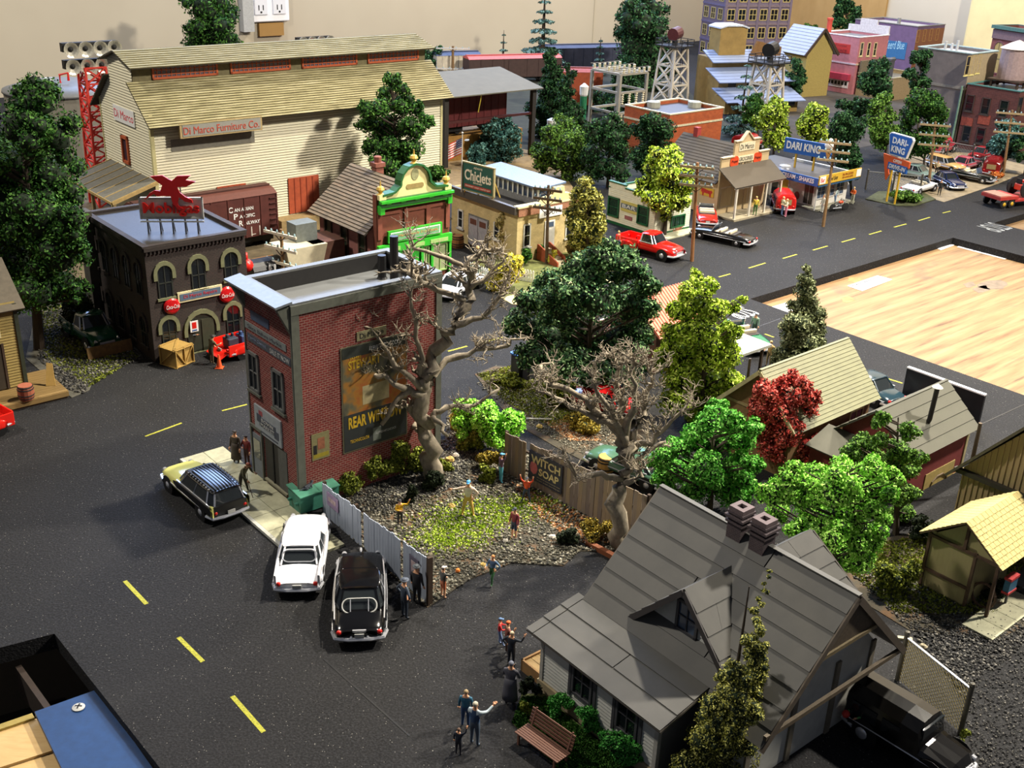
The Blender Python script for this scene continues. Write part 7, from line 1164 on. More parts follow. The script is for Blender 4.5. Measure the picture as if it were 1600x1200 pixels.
pf = thing('wooden_platform', 'wooden plank platform around the left edge shop', 'platform', G(107, 622), math.radians(-139)); PWD = woodmat('platform_wood', (112, 88, 48), (156, 128, 76), (1, 9, 9))
for i in range(12): mb = MB(); mb.box(-.05, 8, -.05-.3*(i+1)+.02, -.05-.3*i, .34, .43); mb.build('deck_plank', PWD, pf)
mb = MB(); mb.box(0, 8, -3.6, -.08, 0, .34); mb.build('deck_base', DKWOOD, pf); mb = MB(); mb.box(-.06, 8, -.06, .0, .12, .4); mb.build('fascia', PWD, pf)
q = G(72, 603, .43); mb = MB(); mb.slab([(0, 0, 0), (.5, .1, 0), (.3, .5, 1.15), (0, .45, 1.2)], .05); o = mb.build('leaning_board', woodmat('leaning', (176, 140, 70), (206, 172, 100), (2, 2, 6))); o.location = q; tag(o, 'two-tone board leaning on the left edge platform', 'board')
# red winch tank car and white tapered hopper seen between garage and green store
bp_ = G(470, 425); t = thing('hopper_chute', 'cream tapered chute beside the green store side wall', 'chute', G(470, 440), R41); mb = MB(); mb.add([(-1, -.9, 0), (1, -.9, 0), (1, .9, 0), (-1, .9, 0), (-1.7, -1.2, 2.9), (1.6, -1.2, 2.9), (1.6, 1.2, 2.9), (-1.7, 1.2, 2.9)], [(0, 1, 5, 4), (1, 2, 6, 5), (2, 3, 7, 6), (3, 0, 4, 7), (4, 5, 6, 7), (3, 2, 1, 0)]); mb.build('chute', M((206, 196, 166), .6, 0, .12), t); mb = MB(); mb.box(.6, 3.2, -.9, 1.6, 0, 2.9); mb.build('brown_bin', M((96, 62, 50), .8, 0, .2), t); mb = MB(); mb.box(-.2, 1.5, .0, 1.3, 2.9, 4.2); mb.build('hood', M((104, 110, 106), .6, .2, .2), t)
t = thing('tank_trailer', 'black tank body with red ball valve behind the brick market roof', 'tank', G(410, 450), R41); mb = MB(); mb.cyl((-1.0, 0, 1.25), (1.6, 0, 1.25), .95, n=18); mb.build('tank', BLK, t); mb = MB(); mb.ball((-1.3, -.4, 2.0), .48, 12); mb.cyl((-1.3, -.4, 2.3), (-1.3, -.4, 2.9), .12); mb.build('red_ball', RED, t, smooth=True); mb = MB(); mb.box(-1.2, 1.5, -.6, .6, 0, .45); mb.build('cradle', DARK, t)
for x in (.1, .5): mb = MB(); mb.box(x, x+.12, -1.0, -.93, .6, 1.9); mb.build('white_strap', WHT, t)
mb = MB(); mb.box(0, 9, -.15, .15, 0, 1.3); o = mb.build('low_wall', M((150, 100, 44), .8, 0, .25)); o.location = G(396, 432); o.rotation_euler = (0, 0, R41); tag(o, 'orange-brown low board wall behind the black tank', 'wall')
# ================================================================== vehicles (x forward, origin on the ground under the middle)
def loft(mb, st, m=0, close=True):
    rings = []
    for x, w, z0, zs, zt in st: rings.append([(x, -w*.9, z0), (x, -w, z0+(zs-z0)*.3), (x, -w*.99, z0+(zs-z0)*.75), (x, -w*.9, zs), (x, -w*.55, zs+(zt-zs)*.85), (x, 0, zt), (x, w*.55, zs+(zt-zs)*.85), (x, w*.9, zs), (x, w*.99, z0+(zs-z0)*.75), (x, w, z0+(zs-z0)*.3), (x, w*.9, z0)])
    n = 11; vs = [v for r in rings for v in r]; k = len(rings); mb.add(vs, [(i*n+j, i*n+j+1, (i+1)*n+j+1, (i+1)*n+j)[::-1] for i in range(k-1) for j in range(n-1)]+[(i*n+n-1, i*n, (i+1)*n, (i+1)*n+n-1)[::-1] for i in range(k-1)]+[tuple(range(n))[::-1], tuple(range((k-1)*n, k*n))][::1], m)
def cabin(mb, x0, x1, w0, z0, X0, X1, w1, z1, m=0):
    q = lambda a, b, w, z: [(a, -w*.8, z), (a+(b-a)*.12, -w, z), (b-(b-a)*.12, -w, z), (b, -w*.8, z), (b, w*.8, z), (b-(b-a)*.12, w, z), (a+(b-a)*.12, w, z), (a, w*.8, z)]
    A, B = q(x0, x1, w0, z0), q(X0, X1, w1, z1); mb.add(A+B, [(i, (i+1) % 8, 8+(i+1) % 8, 8+i) for i in range(8)]+[tuple(range(8, 16))], m); return A, B
CPA = {}
def carpaint(rgb):
    if rgb not in CPA: CPA[rgb] = M(rgb, .14, 0, 0, 2)
    return CPA[rgb]
def wheel(par, x, y, r, white=False, cap=CHROME):
    s = 1 if y > 0 else -1; mb = MB(); tf = lambda a, b, c: (x+a, y-s*.2+s*c, r+b); mb.lathe([(r*.55, 0), (r, .02), (r, .17), (r*.62, .21), (r*.5, .2)], 16, tf=tf); w = mb.build('wheel', TIRE, par)
    if white: mb = MB(); mb.lathe([(r*.8, .195), (r*.6, .218), (r*.5, .215)], 16, tf=tf); mb.build('whitewall', WHT, w)
    mb = MB(); mb.lathe([(r*.52, .18), (r*.45, .225), (r*.1, .25)], 14, tf=tf); mb.build('hubcap', cap, w, smooth=True)
def car(label, rear, front, L=None, W=1.95, H_=1.5, style='sedan', col=(20, 20, 22), roof=None, cat='car', name=None, white=False, fins=False, group=None, hl=True, bed=None, cut=None):
    A, B = (q if isinstance(q, Vector) else G(*q) for q in (rear, front)); L = L or (B-A).length; t = thing(name or {'sedan': 'car', 'wagon': 'station_wagon', 'pickup': 'pickup_truck', 'conv': 'convertible', 'van': 'van'}[style], label, cat, A+(B-A).normalized()*L/2, ang(A, B), group)
    P_ = carpaint(col); RP = carpaint(roof) if roof else P_; h, w = L/2, W/2; zb = H_*.20; bl = H_*.62; r = H_*.235; mb = MB(); pu = style == 'pickup'
    if style == 'van': st = [(-h, w*.86, zb, H_*.8, H_*.9), (-h*.96, w*.97, zb, H_*.84, H_), (0, w, zb, H_*.84, H_*1.01), (h*.3, w*.97, zb, H_*.82, H_), (h*.38, w*.95, zb, H_*.55, H_*.6), (h*.9, w*.84, zb, H_*.5, H_*.56), (h, w*.6, zb*1.3, H_*.42, H_*.48)]
    elif pu: st = [(-h*.22, w*.95, zb, bl*.98, bl), (0, w*.97, zb, bl, bl*1.03), (h*.35, w*.97, zb, bl, bl*1.04), (h*.75, w*.93, zb, bl*.93, bl*1.0), (h*.95, w*.88, zb, bl*.82, bl*.9), (h, w*.8, zb*1.2, bl*.72, bl*.78)]
    elif style == 'wagon': st = [(-h, w*.88, zb*1.1, bl*.94, bl*.96), (-h*.95, w*.95, zb, bl, bl*1.01), (-h*.4, w, zb, bl, bl*1.02), (h*.2, w, zb, bl, bl*1.03), (h*.55, w*.97, zb, bl*.95, bl*1.04), (h*.88, w*.9, zb, bl*.84, bl*.93), (h, w*.78, zb*1.2, bl*.7, bl*.76)]
    else: st = [(-h, w*.80, zb*1.25, bl*.70, bl*.76), (-h*.95, w*.9, zb*1.05, bl*.8, bl*.88), (-h*.72, w*.97, zb, bl*.9, bl*.99), (-h*.35, w, zb, bl*.97, bl*1.03), (h*.1, w, zb, bl, bl*1.03), (h*.45, w*.98, zb, bl*.97, bl*1.05), (h*.82, w*.92, zb, bl*.87, bl*.97), (h*.96, w*.84, zb*1.1, bl*.76, bl*.85), (h, w*.72, zb*1.3, bl*.66, bl*.72)]
    loft(mb, st); body = mb.build('body', P_, t, smooth=style != 'van', sub=0 if style == 'van' else 1)
    x0, x1, X0, X1 = {'sedan': (-h*.62, h*.34, -h*.38, h*.1), 'wagon': (-h*.97, h*.32, -h*.9, h*.12), 'pickup': (-h*.2, h*.36, -h*.15, h*.2), 'conv': (0, 0, 0, 0), 'van': (0, 0, 0, 0)}[style]
    if style in ('sedan', 'wagon', 'pickup'):
        mb = MB(); Aq, Bq = cabin(mb, x0, x1, w*.9, bl*.97, X0, X1, w*.72, H_*.95); gl_ = mb.build('windows', GLASS_C, t); mb = MB(); rr_ = [(X0-.06, w*.66, H_*.93, H_*.95, H_*.97), (X0+.15, w*.77, H_*.93, H_*.965, H_*1.0), ((X0+X1)/2, w*.79, H_*.93, H_*.97, H_*1.02), (X1-.15, w*.77, H_*.93, H_*.965, H_*1.0), (X1+.06, w*.64, H_*.93, H_*.95, H_*.96)]; loft(mb, rr_); mb.build('roof', RP, t, smooth=True, sub=1)
        for i in (0, 1, 2, 3, 4, 5, 6, 7): mb = MB(); mb.beam(Aq[i], Bq[i], .07, .05); mb.build('pillar', RP if style == 'sedan' else CHROME, t)
        for s in (-1, 1):
            if not pu: mb = MB(); y = s*w*.9; mb.beam(((x0+x1)/2, y, bl*.97), ((X0+X1)/2, s*w*.72, H_*.95), .08, .05); mb.build('pillar', CHROME, t)
            mb = MB(); mb.beam((x0+.1, s*w*.92, bl*1.0), (x1-.1, s*w*.92, bl*1.0), .05, .05); mb.build('belt_trim', CHROME, t)
    if style == 'conv' or cut:
        SEAT = M((206, 194, 166), .6, 0, .08); mb = MB(); mb.prism(rrect(L*.36, W*.74, .2), bl*.98, bl*1.045, tf=lambda a, b, c: (a-h*.12, b, c)); mb.build('cockpit', M((40, 34, 30), .7), t)
        for x in (-h*.34, -h*.02): mb = MB(); mb.box(x, x+.22, -w*.68, w*.68, bl*.9, bl*1.28); mb.box(x+.1, x+.55, -w*.68, w*.68, bl*.9, bl*1.08); mb.build('seat', SEAT, t, bevel=.05)
        mb = MB(); mb.slab([(h*.30, -w*.72, bl), (h*.30, w*.72, bl), (h*.2, w*.62, H_*.98), (h*.2, -w*.62, H_*.98)], .03); mb.build('windscreen', GLASS_B, t)
        for s in (-1, 1): mb = MB(); mb.beam((h*.30, s*w*.73, bl), (h*.2, s*w*.63, H_), .06); mb.build('windscreen_frame', CHROME, t)
    if style == 'van':
        for s in (-1, 1):
            for a, b in ((-h*.85, -h*.4), (-h*.3, h*.02)): mb = MB(); mb.box(a, b, s*w*.965-.02, s*w*.965+.02, H_*.52, H_*.76); mb.build('side_window', GLASS_C, t)
        mb = MB(); mb.box(h*.32, h*.36, -w*.7, w*.7, H_*.6, H_*.88); mb.build('windscreen', GLASS_C, t); mb = MB(); mb.box(-h-.02, -h+.02, -w*.5, w*.5, H_*.5, H_*.75); mb.build('rear_window', M((150, 130, 90), .4), t)
    if pu:
        mb = MB(); b0 = -h; b1 = -h*.24; zt = bl*.98; mb.box(b0, b1, -w*.95, w*.95, zb, zb+.25); mb.box(b0, b1, -w*.97, -w*.88, zb, zt); mb.box(b0, b1, w*.88, w*.97, zb, zt); mb.box(b1-.06, b1, -w*.9, w*.9, zb, zt*1.0); mb.build('bed', P_, t, bevel=.03); mb = MB(); mb.box(b0-.05, b0+.02, -w*.86, w*.86, zb+.1, zt) if not bed else mb.slab([(b0, -w*.84, zb+.2), (b0, w*.84, zb+.2), (b0-.5, w*.84, zb-.05), (b0-.5, -w*.84, zb-.05)], .06); mb.build('tailgate', P_, t)
        for s in (-1, 1): mb = MB(); loft(mb, [(-h*.85, .05, zb, bl*.6, bl*.64), (-h*.7, .16, zb, bl*.8, bl*.86), (-h*.5, .17, zb, bl*.82, bl*.88), (-h*.32, .05, zb, bl*.6, bl*.64)]); f = mb.build('rear_fender', P_, t, smooth=True, sub=1); f.location = (0, s*w*.95, 0)
    for x in (-h*.62 if pu else -h*.6, h*.64):
        for s in (-1, 1):
            wheel(t, x, s*w*(1.0 if pu else .97), r, white); mb = MB(); mb.lathe([(r*1.22, 0), (r*1.22, .02)], 16, tf=lambda a, b, c: (x+a, s*(w*(1.03 if pu and x < 0 else .985)+c*.3), r+b)); mb.build('wheel_arch', BLK, t)
    for x, nm in ((-h, 'rear_bumper'), (h, 'front_bumper')): mb = MB(); s = 1 if x > 0 else -1; pts = [(x-s*.45, -w*.97, zb*1.35), (x-s*.02, -w*.86, zb*1.35), (x+s*.08, -w*.4, zb*1.35), (x+s*.08, w*.4, zb*1.35), (x-s*.02, w*.86, zb*1.35), (x-s*.45, w*.97, zb*1.35)]; mb.tube(pts, .085, 6); mb.build(nm, CHROME, t)
    for s in (-1, 1):
        mb = MB(); mb.cyl((h*.93, s*w*.66, bl*.72), (h*1.0, s*w*.66, bl*.71), .12, .1); mb.build('headlight', CHROME if hl else WHT, t); mb = MB(); mb.ball((-h*.985, s*w*.72, bl*.68), (.09, .11, .1)); mb.build('taillight', RED, t, smooth=True)
        if not pu: mb = MB(); mb.tube([(-h*.9, s*w*.965, bl*.62), (0, s*w*1.005, bl*.66), (h*.85, s*w*.94, bl*.64)], .03, 5); mb.build('side_trim', CHROME, t)
        if fins: mb = MB(); loft(mb, [(-h*1.0, .05, bl*.6, bl*1.1, bl*1.14), (-h*.7, .07, bl*.7, bl*1.08, bl*1.12), (-h*.2, .06, bl*.7, bl*.98, bl*1.02)]); f = mb.build('tail_fin', P_, t, smooth=True); f.location = (0, s*w*.86, 0)
    mb = MB(); mb.box(-h-.1, -h-.06, -.18, .18, zb*1.6, zb*1.6+.16); mb.build('number_plate', LGREY, t)
    mb = MB(); mb.box(h*.93, h*1.01, -w*.45, w*.45, bl*.5, bl*.68); mb.build('grille', CHROME, t); return t
c1 = car('black rounded forties sedan nearest the plank fence', (562, 1012), (565, 880), 5.4, 2.08, 1.62, 'sedan', (10, 10, 12)); h = 2.7
mb = MB(); pts = [(-1.62+a*.34/.5, b, 1.13+a*.62) for a, b in rrect(.6, 1.3, .27)]; mb.tube(pts+[pts[0]], .028, 5); mb.build('rear_window_frame', LGREY, c1)
for y in (-.34, .34): mb = MB(); mb.beam((-1.8, y, .98), (-1.43, y, 1.3), .03); mb.build('window_divider', CHROME, c1)
for s in (-1, 1): mb = MB(); mb.tube([(-2.2, s*.93, .95), (-1.2, s*.96, 1.08), (.4, s*.96, 1.08), (1.8, s*.9, 1.0)], .03, 5); mb.build('belt_trim', CHROME, c1)
mb = MB(); mb.ball((2.45, 0, 1.02), (.18, .06, .07)); mb.build('hood_ornament', CHROME, c1); mb = MB(); mb.box(-2.73, -2.66, -.25, .25, .72, .8); mb.build('trunk_emblem', CHROME, c1)
for s in (-1, 1): mb = MB(); mb.ball((-2.74, s*.3, .5), .07); mb.build('bumper_guard', CHROME, c1)
c2 = car('white finned fifties car parked between wagon and black sedan', (465, 934), (484, 818), 5.3, 2.0, 1.5, 'sedan', (232, 232, 236), fins=True); mb = MB(); mb.box(-1.35, -1.0, -.62, .62, 1.0, 1.06); mb.build('rear_shelf', M((190, 170, 40), .6), c2); mb = MB(); pts = [(-1.38+a*.55, b, 1.17+a*.62) for a, b in rrect(.62, 1.36, .25)]; mb.tube(pts+[pts[0]], .03, 5); mb.build('rear_window_frame', CHROME, c2)
c3 = car('pale yellow and black station wagon beside the sidewalk', (362, 816), (268, 738), 5.1, 1.98, 1.66, 'wagon', (206, 204, 120), (14, 14, 16), white=True)
mb = MB(); [mb.box(-2.3+.0, .1, -.62+.15*k, -.58+.15*k, 1.66, 1.69) for k in range(9)]; stuff(mb.build('roof_rib', BLK, c3))
for s in (-1, 1): mb = MB(); loft(mb, [(-2.5, .02, .62, .98, 1.0), (-1, .035, .62, 1.0, 1.02), (.6, .035, .66, 1.0, 1.02), (1.0, .01, .8, .9, .92)]); f = mb.build('black_side_panel', carpaint((14, 14, 16)), c3); f.location = (0, s*.965, 0); [(lambda m, k: (m.ball((-2.0+k*.24, s*.68, 1.66), .045, 6), m.build('roof_stud', CHROME, c3)))(MB(), k) for k in range(9)]
mb = MB(); mb.box(-2.56, -2.5, -.8, .8, .5, 1.0); mb.build('rear_gate', BLK, c3); mb = MB(); mb.box(-2.58, -2.3, -.75, .75, 1.0, 1.02); mb.build('tailgate_opening', BLK, c3)
car('red pickup cut by the left frame edge', (10, 664), (-95, 700), 5.2, 2.0, 1.75, 'pickup', (206, 34, 26)); 
c5 = car('red pickup with tailgate down loading engines by the garage', (346, 560), (446, 532), 5.2, 1.95, 1.7, 'pickup', (214, 34, 22), bed=True)
for x, c in ((-1.9, (60, 66, 80)), (-1.0, (60, 80, 120))): mb = MB(); mb.box(x-.35, x+.35, -.35, .35, .62, 1.2); mb.cyl((x-.2, 0, 1.2), (x-.2, 0, 1.42), .12); mb.cyl((x+.2, .1, 1.2), (x+.2, .1, 1.4), .1); o = mb.build('engine_block', M(c, .4, .3, .2), None, bevel=.06); o.matrix_world = Matrix.Translation(c5.location) @ Matrix.Rotation(c5.rotation_euler.z, 4, 'Z'); tag(o, ('dark' if c[2] < 100 else 'blue')+' engine block lying in the red pickup bed at the garage', 'engine')
c6 = car('old dark green truck with rusty snow plough beside the garage', (120, 515), (188, 567), 5.0, 2.0, 2.0, 'pickup', (24, 70, 46)); mb = MB(); mb.slab([(2.75, -1.35, .05), (2.75, 1.35, .05), (2.62, 1.35, .75), (2.62, -1.35, .75)], .08); mb.build('snow_plough', M((120, 92, 52), .7, .2, .35), c6)
car('modern red pickup on the back road beside the dark tree', (972, 384), (1062, 409), 5.6, 2.05, 1.85, 'pickup', (214, 26, 22)); car('black convertible with cream seats on the back road', (1176, 386), (1082, 366), 5.4, 2.0, 1.35, 'conv', (12, 12, 14))
car('red and black car parked nose-in beside the bar', (1105, 356), (1100, 334), 5.0, 1.9, 1.4, 'conv', (160, 40, 30), cat='car', name='car'); car('red van seen from behind beside the drive-in restaurant', (1226, 336), (1214, 312), 4.2, 1.9, 1.9, 'van', (190, 34, 30)); car('white and blue car behind the top of the bare tree', (690, 470), (716, 456), 4.8, 1.9, 1.45, 'sedan', (206, 212, 226))
for lab, a, b, st_, col in (('white and chrome convertible in the drive-in lot nearest the pole sign', (1416, 305), (1468, 291), 'conv', (216, 216, 216)), ('dark blue sedan in the drive-in lot', (1460, 282), (1503, 301), 'sedan', (22, 32, 70)), ('pale green car behind the drive-in pole sign', (1400, 272), (1450, 282), 'sedan', (120, 140, 130)), ('tan bodied car at the back of the drive-in lot', (1450, 258), (1480, 266), 'wagon', (190, 150, 90)), ('black convertible at the right of the drive-in lot', (1484, 275), (1530, 284), 'conv', (16, 20, 18)), ('pink-red rounded car behind the drive-in mesh fence', (1490, 268), (1540, 256), 'sedan', (170, 80, 90)), ('small red car behind the mesh fence, right of the pink-red one', (1520, 252), (1556, 243), 'sedan', (140, 30, 34)), ('red car at the end of the mesh fence under the utility pole', (1545, 279), (1556, 264), 'van', (120, 26, 28)), ('red fire truck parked behind the grocery roof', (1150, 240), (1178, 234), 'van', (150, 26, 30)), ('red bus in front of the maroon tank building', (1455, 243), (1495, 232), 'van', (170, 44, 60)), ('dark green car behind the brown plank fence', (1050, 768), (1004, 750), 'sedan', (70, 104, 84)), ('red car half hidden behind the second bare tree', (1000, 655), (935, 640), 'sedan', (180, 24, 26)), ('dark teal car beyond the sage roofed house', (1400, 640), (1362, 622), 'sedan', (30, 50, 60)), ('green car with open side under the bright conifer branches', (1190, 556), (1160, 538), 'conv', (24, 100, 70))):
    car(lab, a, b, 4.7, 1.85, 1.45 if st_ != 'van' else 2.0, st_, col)
car('black old delivery van in the shade behind the grey house gable', at((13.39, 28.04), .9, 2.6), at((13.39, 28.04), .9, -1.0), 4.1, 1.75, 2.05, 'van', (16, 15, 14))
# flatbed trailer with tractor
A, B = G(1552, 322), G(1610, 316); t = thing('flatbed_trailer', 'red flatbed trailer at the right edge of the back road', 'trailer', A, ang(A, B)); TR = M((170, 50, 44), .6, 0, .15); mb = MB(); mb.box(-.6, 1.8, -1.2, 1.2, .85, 1.15); mb.box(1.4, 7, -1.2, 1.2, .6, .8); mb.build('deck', TR, t); [wheel(t, x, s*1.15, .42, cap=YPOLE) for x in (.1, 1.1) for s in (-1, 1)]; mb = MB(); mb.box(-.55, 1.0, -1.1, 1.1, 1.15, 1.25); mb.build('wood_deck', M((176, 120, 100), .7), t)
t2 = thing('tractor', 'orange-red farm tractor riding on the red trailer', 'tractor', A+(B-A).normalized()*3.6+Vector((0, 0, .8)), ang(A, B)); mb = MB(); mb.box(-.2, 2.2, -.35, .35, .7, 1.5); mb.box(-.9, 0, -.45, .45, .6, 1.2); mb.build('engine_hood', M((206, 62, 34), .4, 0, .1), t2, bevel=.08); [wheel(t2, -.5, s*.95, .85, cap=M((206, 62, 34), .4, 0, .1)) for s in (-1, 1)]; [wheel(t2, 1.9, s*.75, .45, cap=RED) for s in (-1, 1)]; mb = MB(); mb.box(-.8, -.4, -.3, .3, 1.2, 1.3); mb.box(-.85, -.75, -.3, .3, 1.3, 1.7); mb.build('seat', BLK, t2); mb = MB(); mb.cyl((1.2, .0, 1.5), (1.2, 0, 2.1), .06); mb.build('exhaust_pipe', DARK, t2)
def bike(label, a, b, col):
    A, B = G(*a), G(*b); t = thing('motorcycle', label, 'motorcycle', (A+B)/2, ang(A, B)); r = .36
    for x in (-.75, .75): mb = MB(); mb.lathe([(r*.75, -.06), (r, -.05), (r, .05), (r*.75, .06)], 16, tf=lambda p, q, s: (x+p, s, r+q)); w = mb.build('wheel', TIRE, t); mb = MB(); [mb.beam((x-r*.8*math.cos(k), 0, r-r*.8*math.sin(k)), (x+r*.8*math.cos(k), 0, r+r*.8*math.sin(k)), .02) for k in (0, .8, 1.6, 2.4)]; stuff(mb.build('spoke', CHROME, w))
    mb = MB(); mb.tube([(-.75, 0, r), (-.3, 0, .55), (.35, 0, .8), (.6, 0, .85), (.75, 0, r)], .06, 6); mb.build('frame', CHROME, t); mb = MB(); mb.ball((.15, 0, .82), (.32, .16, .16)); mb.build('fuel_tank', M(col, .3), t, smooth=True); mb = MB(); mb.ball((-.35, 0, .75), (.35, .15, .08)); mb.build('saddle', BLK, t); mb = MB(); mb.box(-.2, .25, -.16, .16, .3, .65); mb.build('engine', STEEL, t, bevel=.05); mb = MB(); mb.cyl((.55, -.35, 1.0), (.55, .35, 1.0), .03); mb.build('handlebar', CHROME, t); mb = MB(); mb.cyl((-.9, -.2, .35), (.1, -.2, .35), .05); mb.build('exhaust_pipe', CHROME, t)
bike('red and white motorcycle parked in front of the drive-in', (1296, 331), (1324, 328), (190, 70, 40)); bike('dark motorcycle behind the white picket fence', (760, 424), (772, 414), (30, 30, 34))
# ================================================================== people: one skinned body each, hair and headgear as parts
PM = {}
def pmat(c): 
    if c not in PM: PM[c] = M(c, .7, 0, .12, 9)
    return PM[c]
ARM = {'down': ((.05, .0, -.28), (.07, .07, -.53)), 'out': ((.27, .02, -.08), (.52, .06, -.10)), 'up': ((.16, .05, .16), (.20, .10, .42)), 'fwd': ((.06, .12, -.25), (.0, .38, -.22)), 'hip': ((.22, -.05, -.24), (.05, .06, -.44)), 'point': ((.12, .2, -.04), (.2, .44, .10)), 'wave': ((.24, .05, -.02), (.34, .12, .26)), 'cross': ((.08, .08, -.27), (-.14, .24, -.26)), 'low': ((.1, .12, -.26), (.04, .3, -.45))}
LEG = {'stand': ((.0, .02, .0), (.01, .0, .0)), 'wide': ((.08, .04, 0), (.14, .0, 0)), 'fwd': ((.0, .22, .06), (.02, .26, .02)), 'back': ((.02, -.05, .02), (.04, -.42, .18)), 'step': ((.0, .12, .02), (.0, .22, .0))}
def person(label, px, h, face, top, pants, hair=(70, 50, 34), hat=None, arms=('down', 'down'), legs=('stand', 'stand'), lean=0., coat=False, skin=(214, 160, 122), sleeves=None, shoes=(40, 34, 30), shorts=False, turn=0., item=None, z=0., base=None, group=None):
    f = math.radians(face); V = []; E = []; Rr = []; tagv = []
    def v(p, r, t): V.append(p); Rr.append(r); tagv.append(t); return len(V)-1
    ly = lambda z: lean*max(0, z-.93)
    def b(x, y, z): return (x, y+ly(z), z-abs(lean)*.25*max(0, z-.93))
    pel = v((0, 0, .93), (.17, .125), 'p'); sp = v(b(0, 0, 1.12), (.155, .11), 't'); chs = v(b(0, 0, 1.34), (.185, .125), 't'); nk = v(b(0, .0, 1.5), (.062, .062), 'h'); hd0 = v(b(0, .015, 1.57), (.075, .085), 'h'); hd1 = v(b(0, .02, 1.66), (.085, .1), 'h'); hd2 = v(b(0, .01, 1.735), (.055, .065), 'h'); E += [(pel, sp), (sp, chs), (chs, nk), (nk, hd0), (hd0, hd1), (hd1, hd2)]
    hands = []
    for s, a in ((1, arms[0]), (-1, arms[1])):
        q = b(s*.2, 0, 1.41); e_, w_ = ARM[a]; sh = v(q, .068, 's'); el = v((q[0]+s*e_[0], q[1]+e_[1], q[2]+e_[2]), .052, 's'); wr = v((q[0]+s*w_[0], q[1]+w_[1], q[2]+w_[2]), .036, 'k'); E += [(chs, sh), (sh, el), (el, wr)]; hands.append((Vector(V[el]), Vector(V[wr]), s))
    feet = []
    for s, l in ((1, legs[0]), (-1, legs[1])):
        k_, a_ = LEG[l]; hp = v((s*.095, 0, .86), .105, 'p'); kn = v((s*(.105+k_[0]), k_[1], .49+k_[2]), .07, 'p' if not shorts else 'k'); an = v((s*(.11+a_[0]), a_[1], .09+a_[2]), .046, 'p' if not shorts else 'k'); to = v((s*(.125+a_[0]), a_[1]+.16, .045+a_[2]*.8), .042, 'f'); E += [(pel, hp), (hp, kn), (kn, an), (an, to)]
    if coat: pass
    k = h/1.78; me = skinmesh([(x*k, y*k, z_*k) for x, y, z_ in V], E, [tuple(q*k for q in r) if isinstance(r, tuple) else r*k for r in Rr]); mb = MB(); mb.v = [tuple(q.co) for q in me.vertices]; mb.f = [tuple(p.vertices) for p in me.polygons]
    idx = {'t': 0, 's': 1, 'p': 2, 'k': 3, 'h': 3, 'f': 4}; A = np.array([V[a] for a, c in E])*k; B = np.array([V[c] for a, c in E])*k
    ends = [(tagv[a], tagv[c]) for a, c in E]
    for p in me.polygons:
        c = np.array(p.center); d = B-A; t = np.clip(((c-A)*d).sum(1)/np.maximum((d*d).sum(1), 1e-9), 0, 1); j = int(np.argmin(((A+d*t[:, None]-c)**2).sum(1))); a_, c_ = ends[j]; tg = a_ if t[j] < .55 else c_
        if a_ == 't' and c_ == 's': tg = 's' if t[j] > .6 else 't'
        if a_ == 't' and c_ == 'h': tg = 'h' if t[j] > .7 else 't'
        if a_ == 's' and c_ == 'k': tg = 'k' if t[j] > .85 else 's'
        if shorts and a_ == 'p' and c_ == 'k': tg = 'p' if t[j] < .8 else 'k'
        mb.m.append(idx[tg])
    bpy.data.meshes.remove(me)
    for el, wr, s in hands:          # palm, four fingers and a thumb
        d = (wr-el).normalized()*k; w0 = wr*k; sd = d.cross(Vector((0, 1, 0))); sd = sd.normalized() if sd.length > .1*k else Vector((1, 0, 0)); cd = Vector((0, .25, -.1)).normalized(); mb.tube([w0, w0+d*.05, w0+d*.09], [.03*k, .042*k, .034*k], 6, 3)
        for i in range(4): o = sd*(i-1.5)*.02*k; L_ = (.07, .085, .08, .06)[i]; p0 = w0+d*.085+o; p1 = p0+d*L_*.55; mb.tube([p0, p1, p1+(d*.6+cd*.5*k)*L_*.5], [.0095*k, .009*k, .006*k], 5, 3)
        p0 = w0+d*.03+sd*.035*k*s; mb.tube([p0, p0+d*.03+sd*.025*k*s, p0+d*.065+sd*.022*k*s+cd*.01*k], [.012*k, .011*k, .007*k], 5, 3)
    hc = Vector(b(0, .015, 1.655))*k; up = Vector((0, lean*.8, 1)).normalized(); fw = Vector((0, 1, -lean*.8)).normalized()
    mb.ball(hc+fw*.1*k-up*.01*k, (.016*k, .03*k, .022*k), 6, 3)
    for s in (-1, 1): mb.ball(hc+fw*.088*k+up*.02*k+Vector((s*.034*k, 0, 0)), .011*k, 5, 5); mb.ball(hc+Vector((s*.088*k, -.005*k, 0)), (.012*k, .022*k, .03*k), 6, 3)
    mb.add([tuple(hc+fw*.098*k-up*z_*k+Vector((x*k, 0, 0))) for x, z_ in ((-.026, .052), (.026, .052), (.02, .06), (-.02, .06))], [(0, 1, 2, 3)], 6)
    o = mb.build('person', [pmat(top), pmat(sleeves or top), pmat(pants), pmat(skin), pmat(shoes), pmat((30, 24, 20)), pmat((150, 84, 74))], None, smooth=True); o.location = base if base is not None else G(*px, z); o.rotation_euler = (0, 0, f-PI/2); tag(o, label, 'person', group)
    if coat: mb = MB(); mb.lathe([(.2*k, 1.12*k), (.22*k, .9*k), (.25*k, .55*k), (.27*k, .3*k), (.25*k, .3*k)], 12, tf=lambda a, b_, c: (a, b_*.75, c)); mb.build('coat_skirt', pmat(top), o, smooth=True)
    mb = MB()
    if hair: mb.ball(hc-fw*.018*k+up*.03*k, (.092*k, .1*k, .085*k), 10); mb.build('hair', pmat(hair), o, smooth=True)
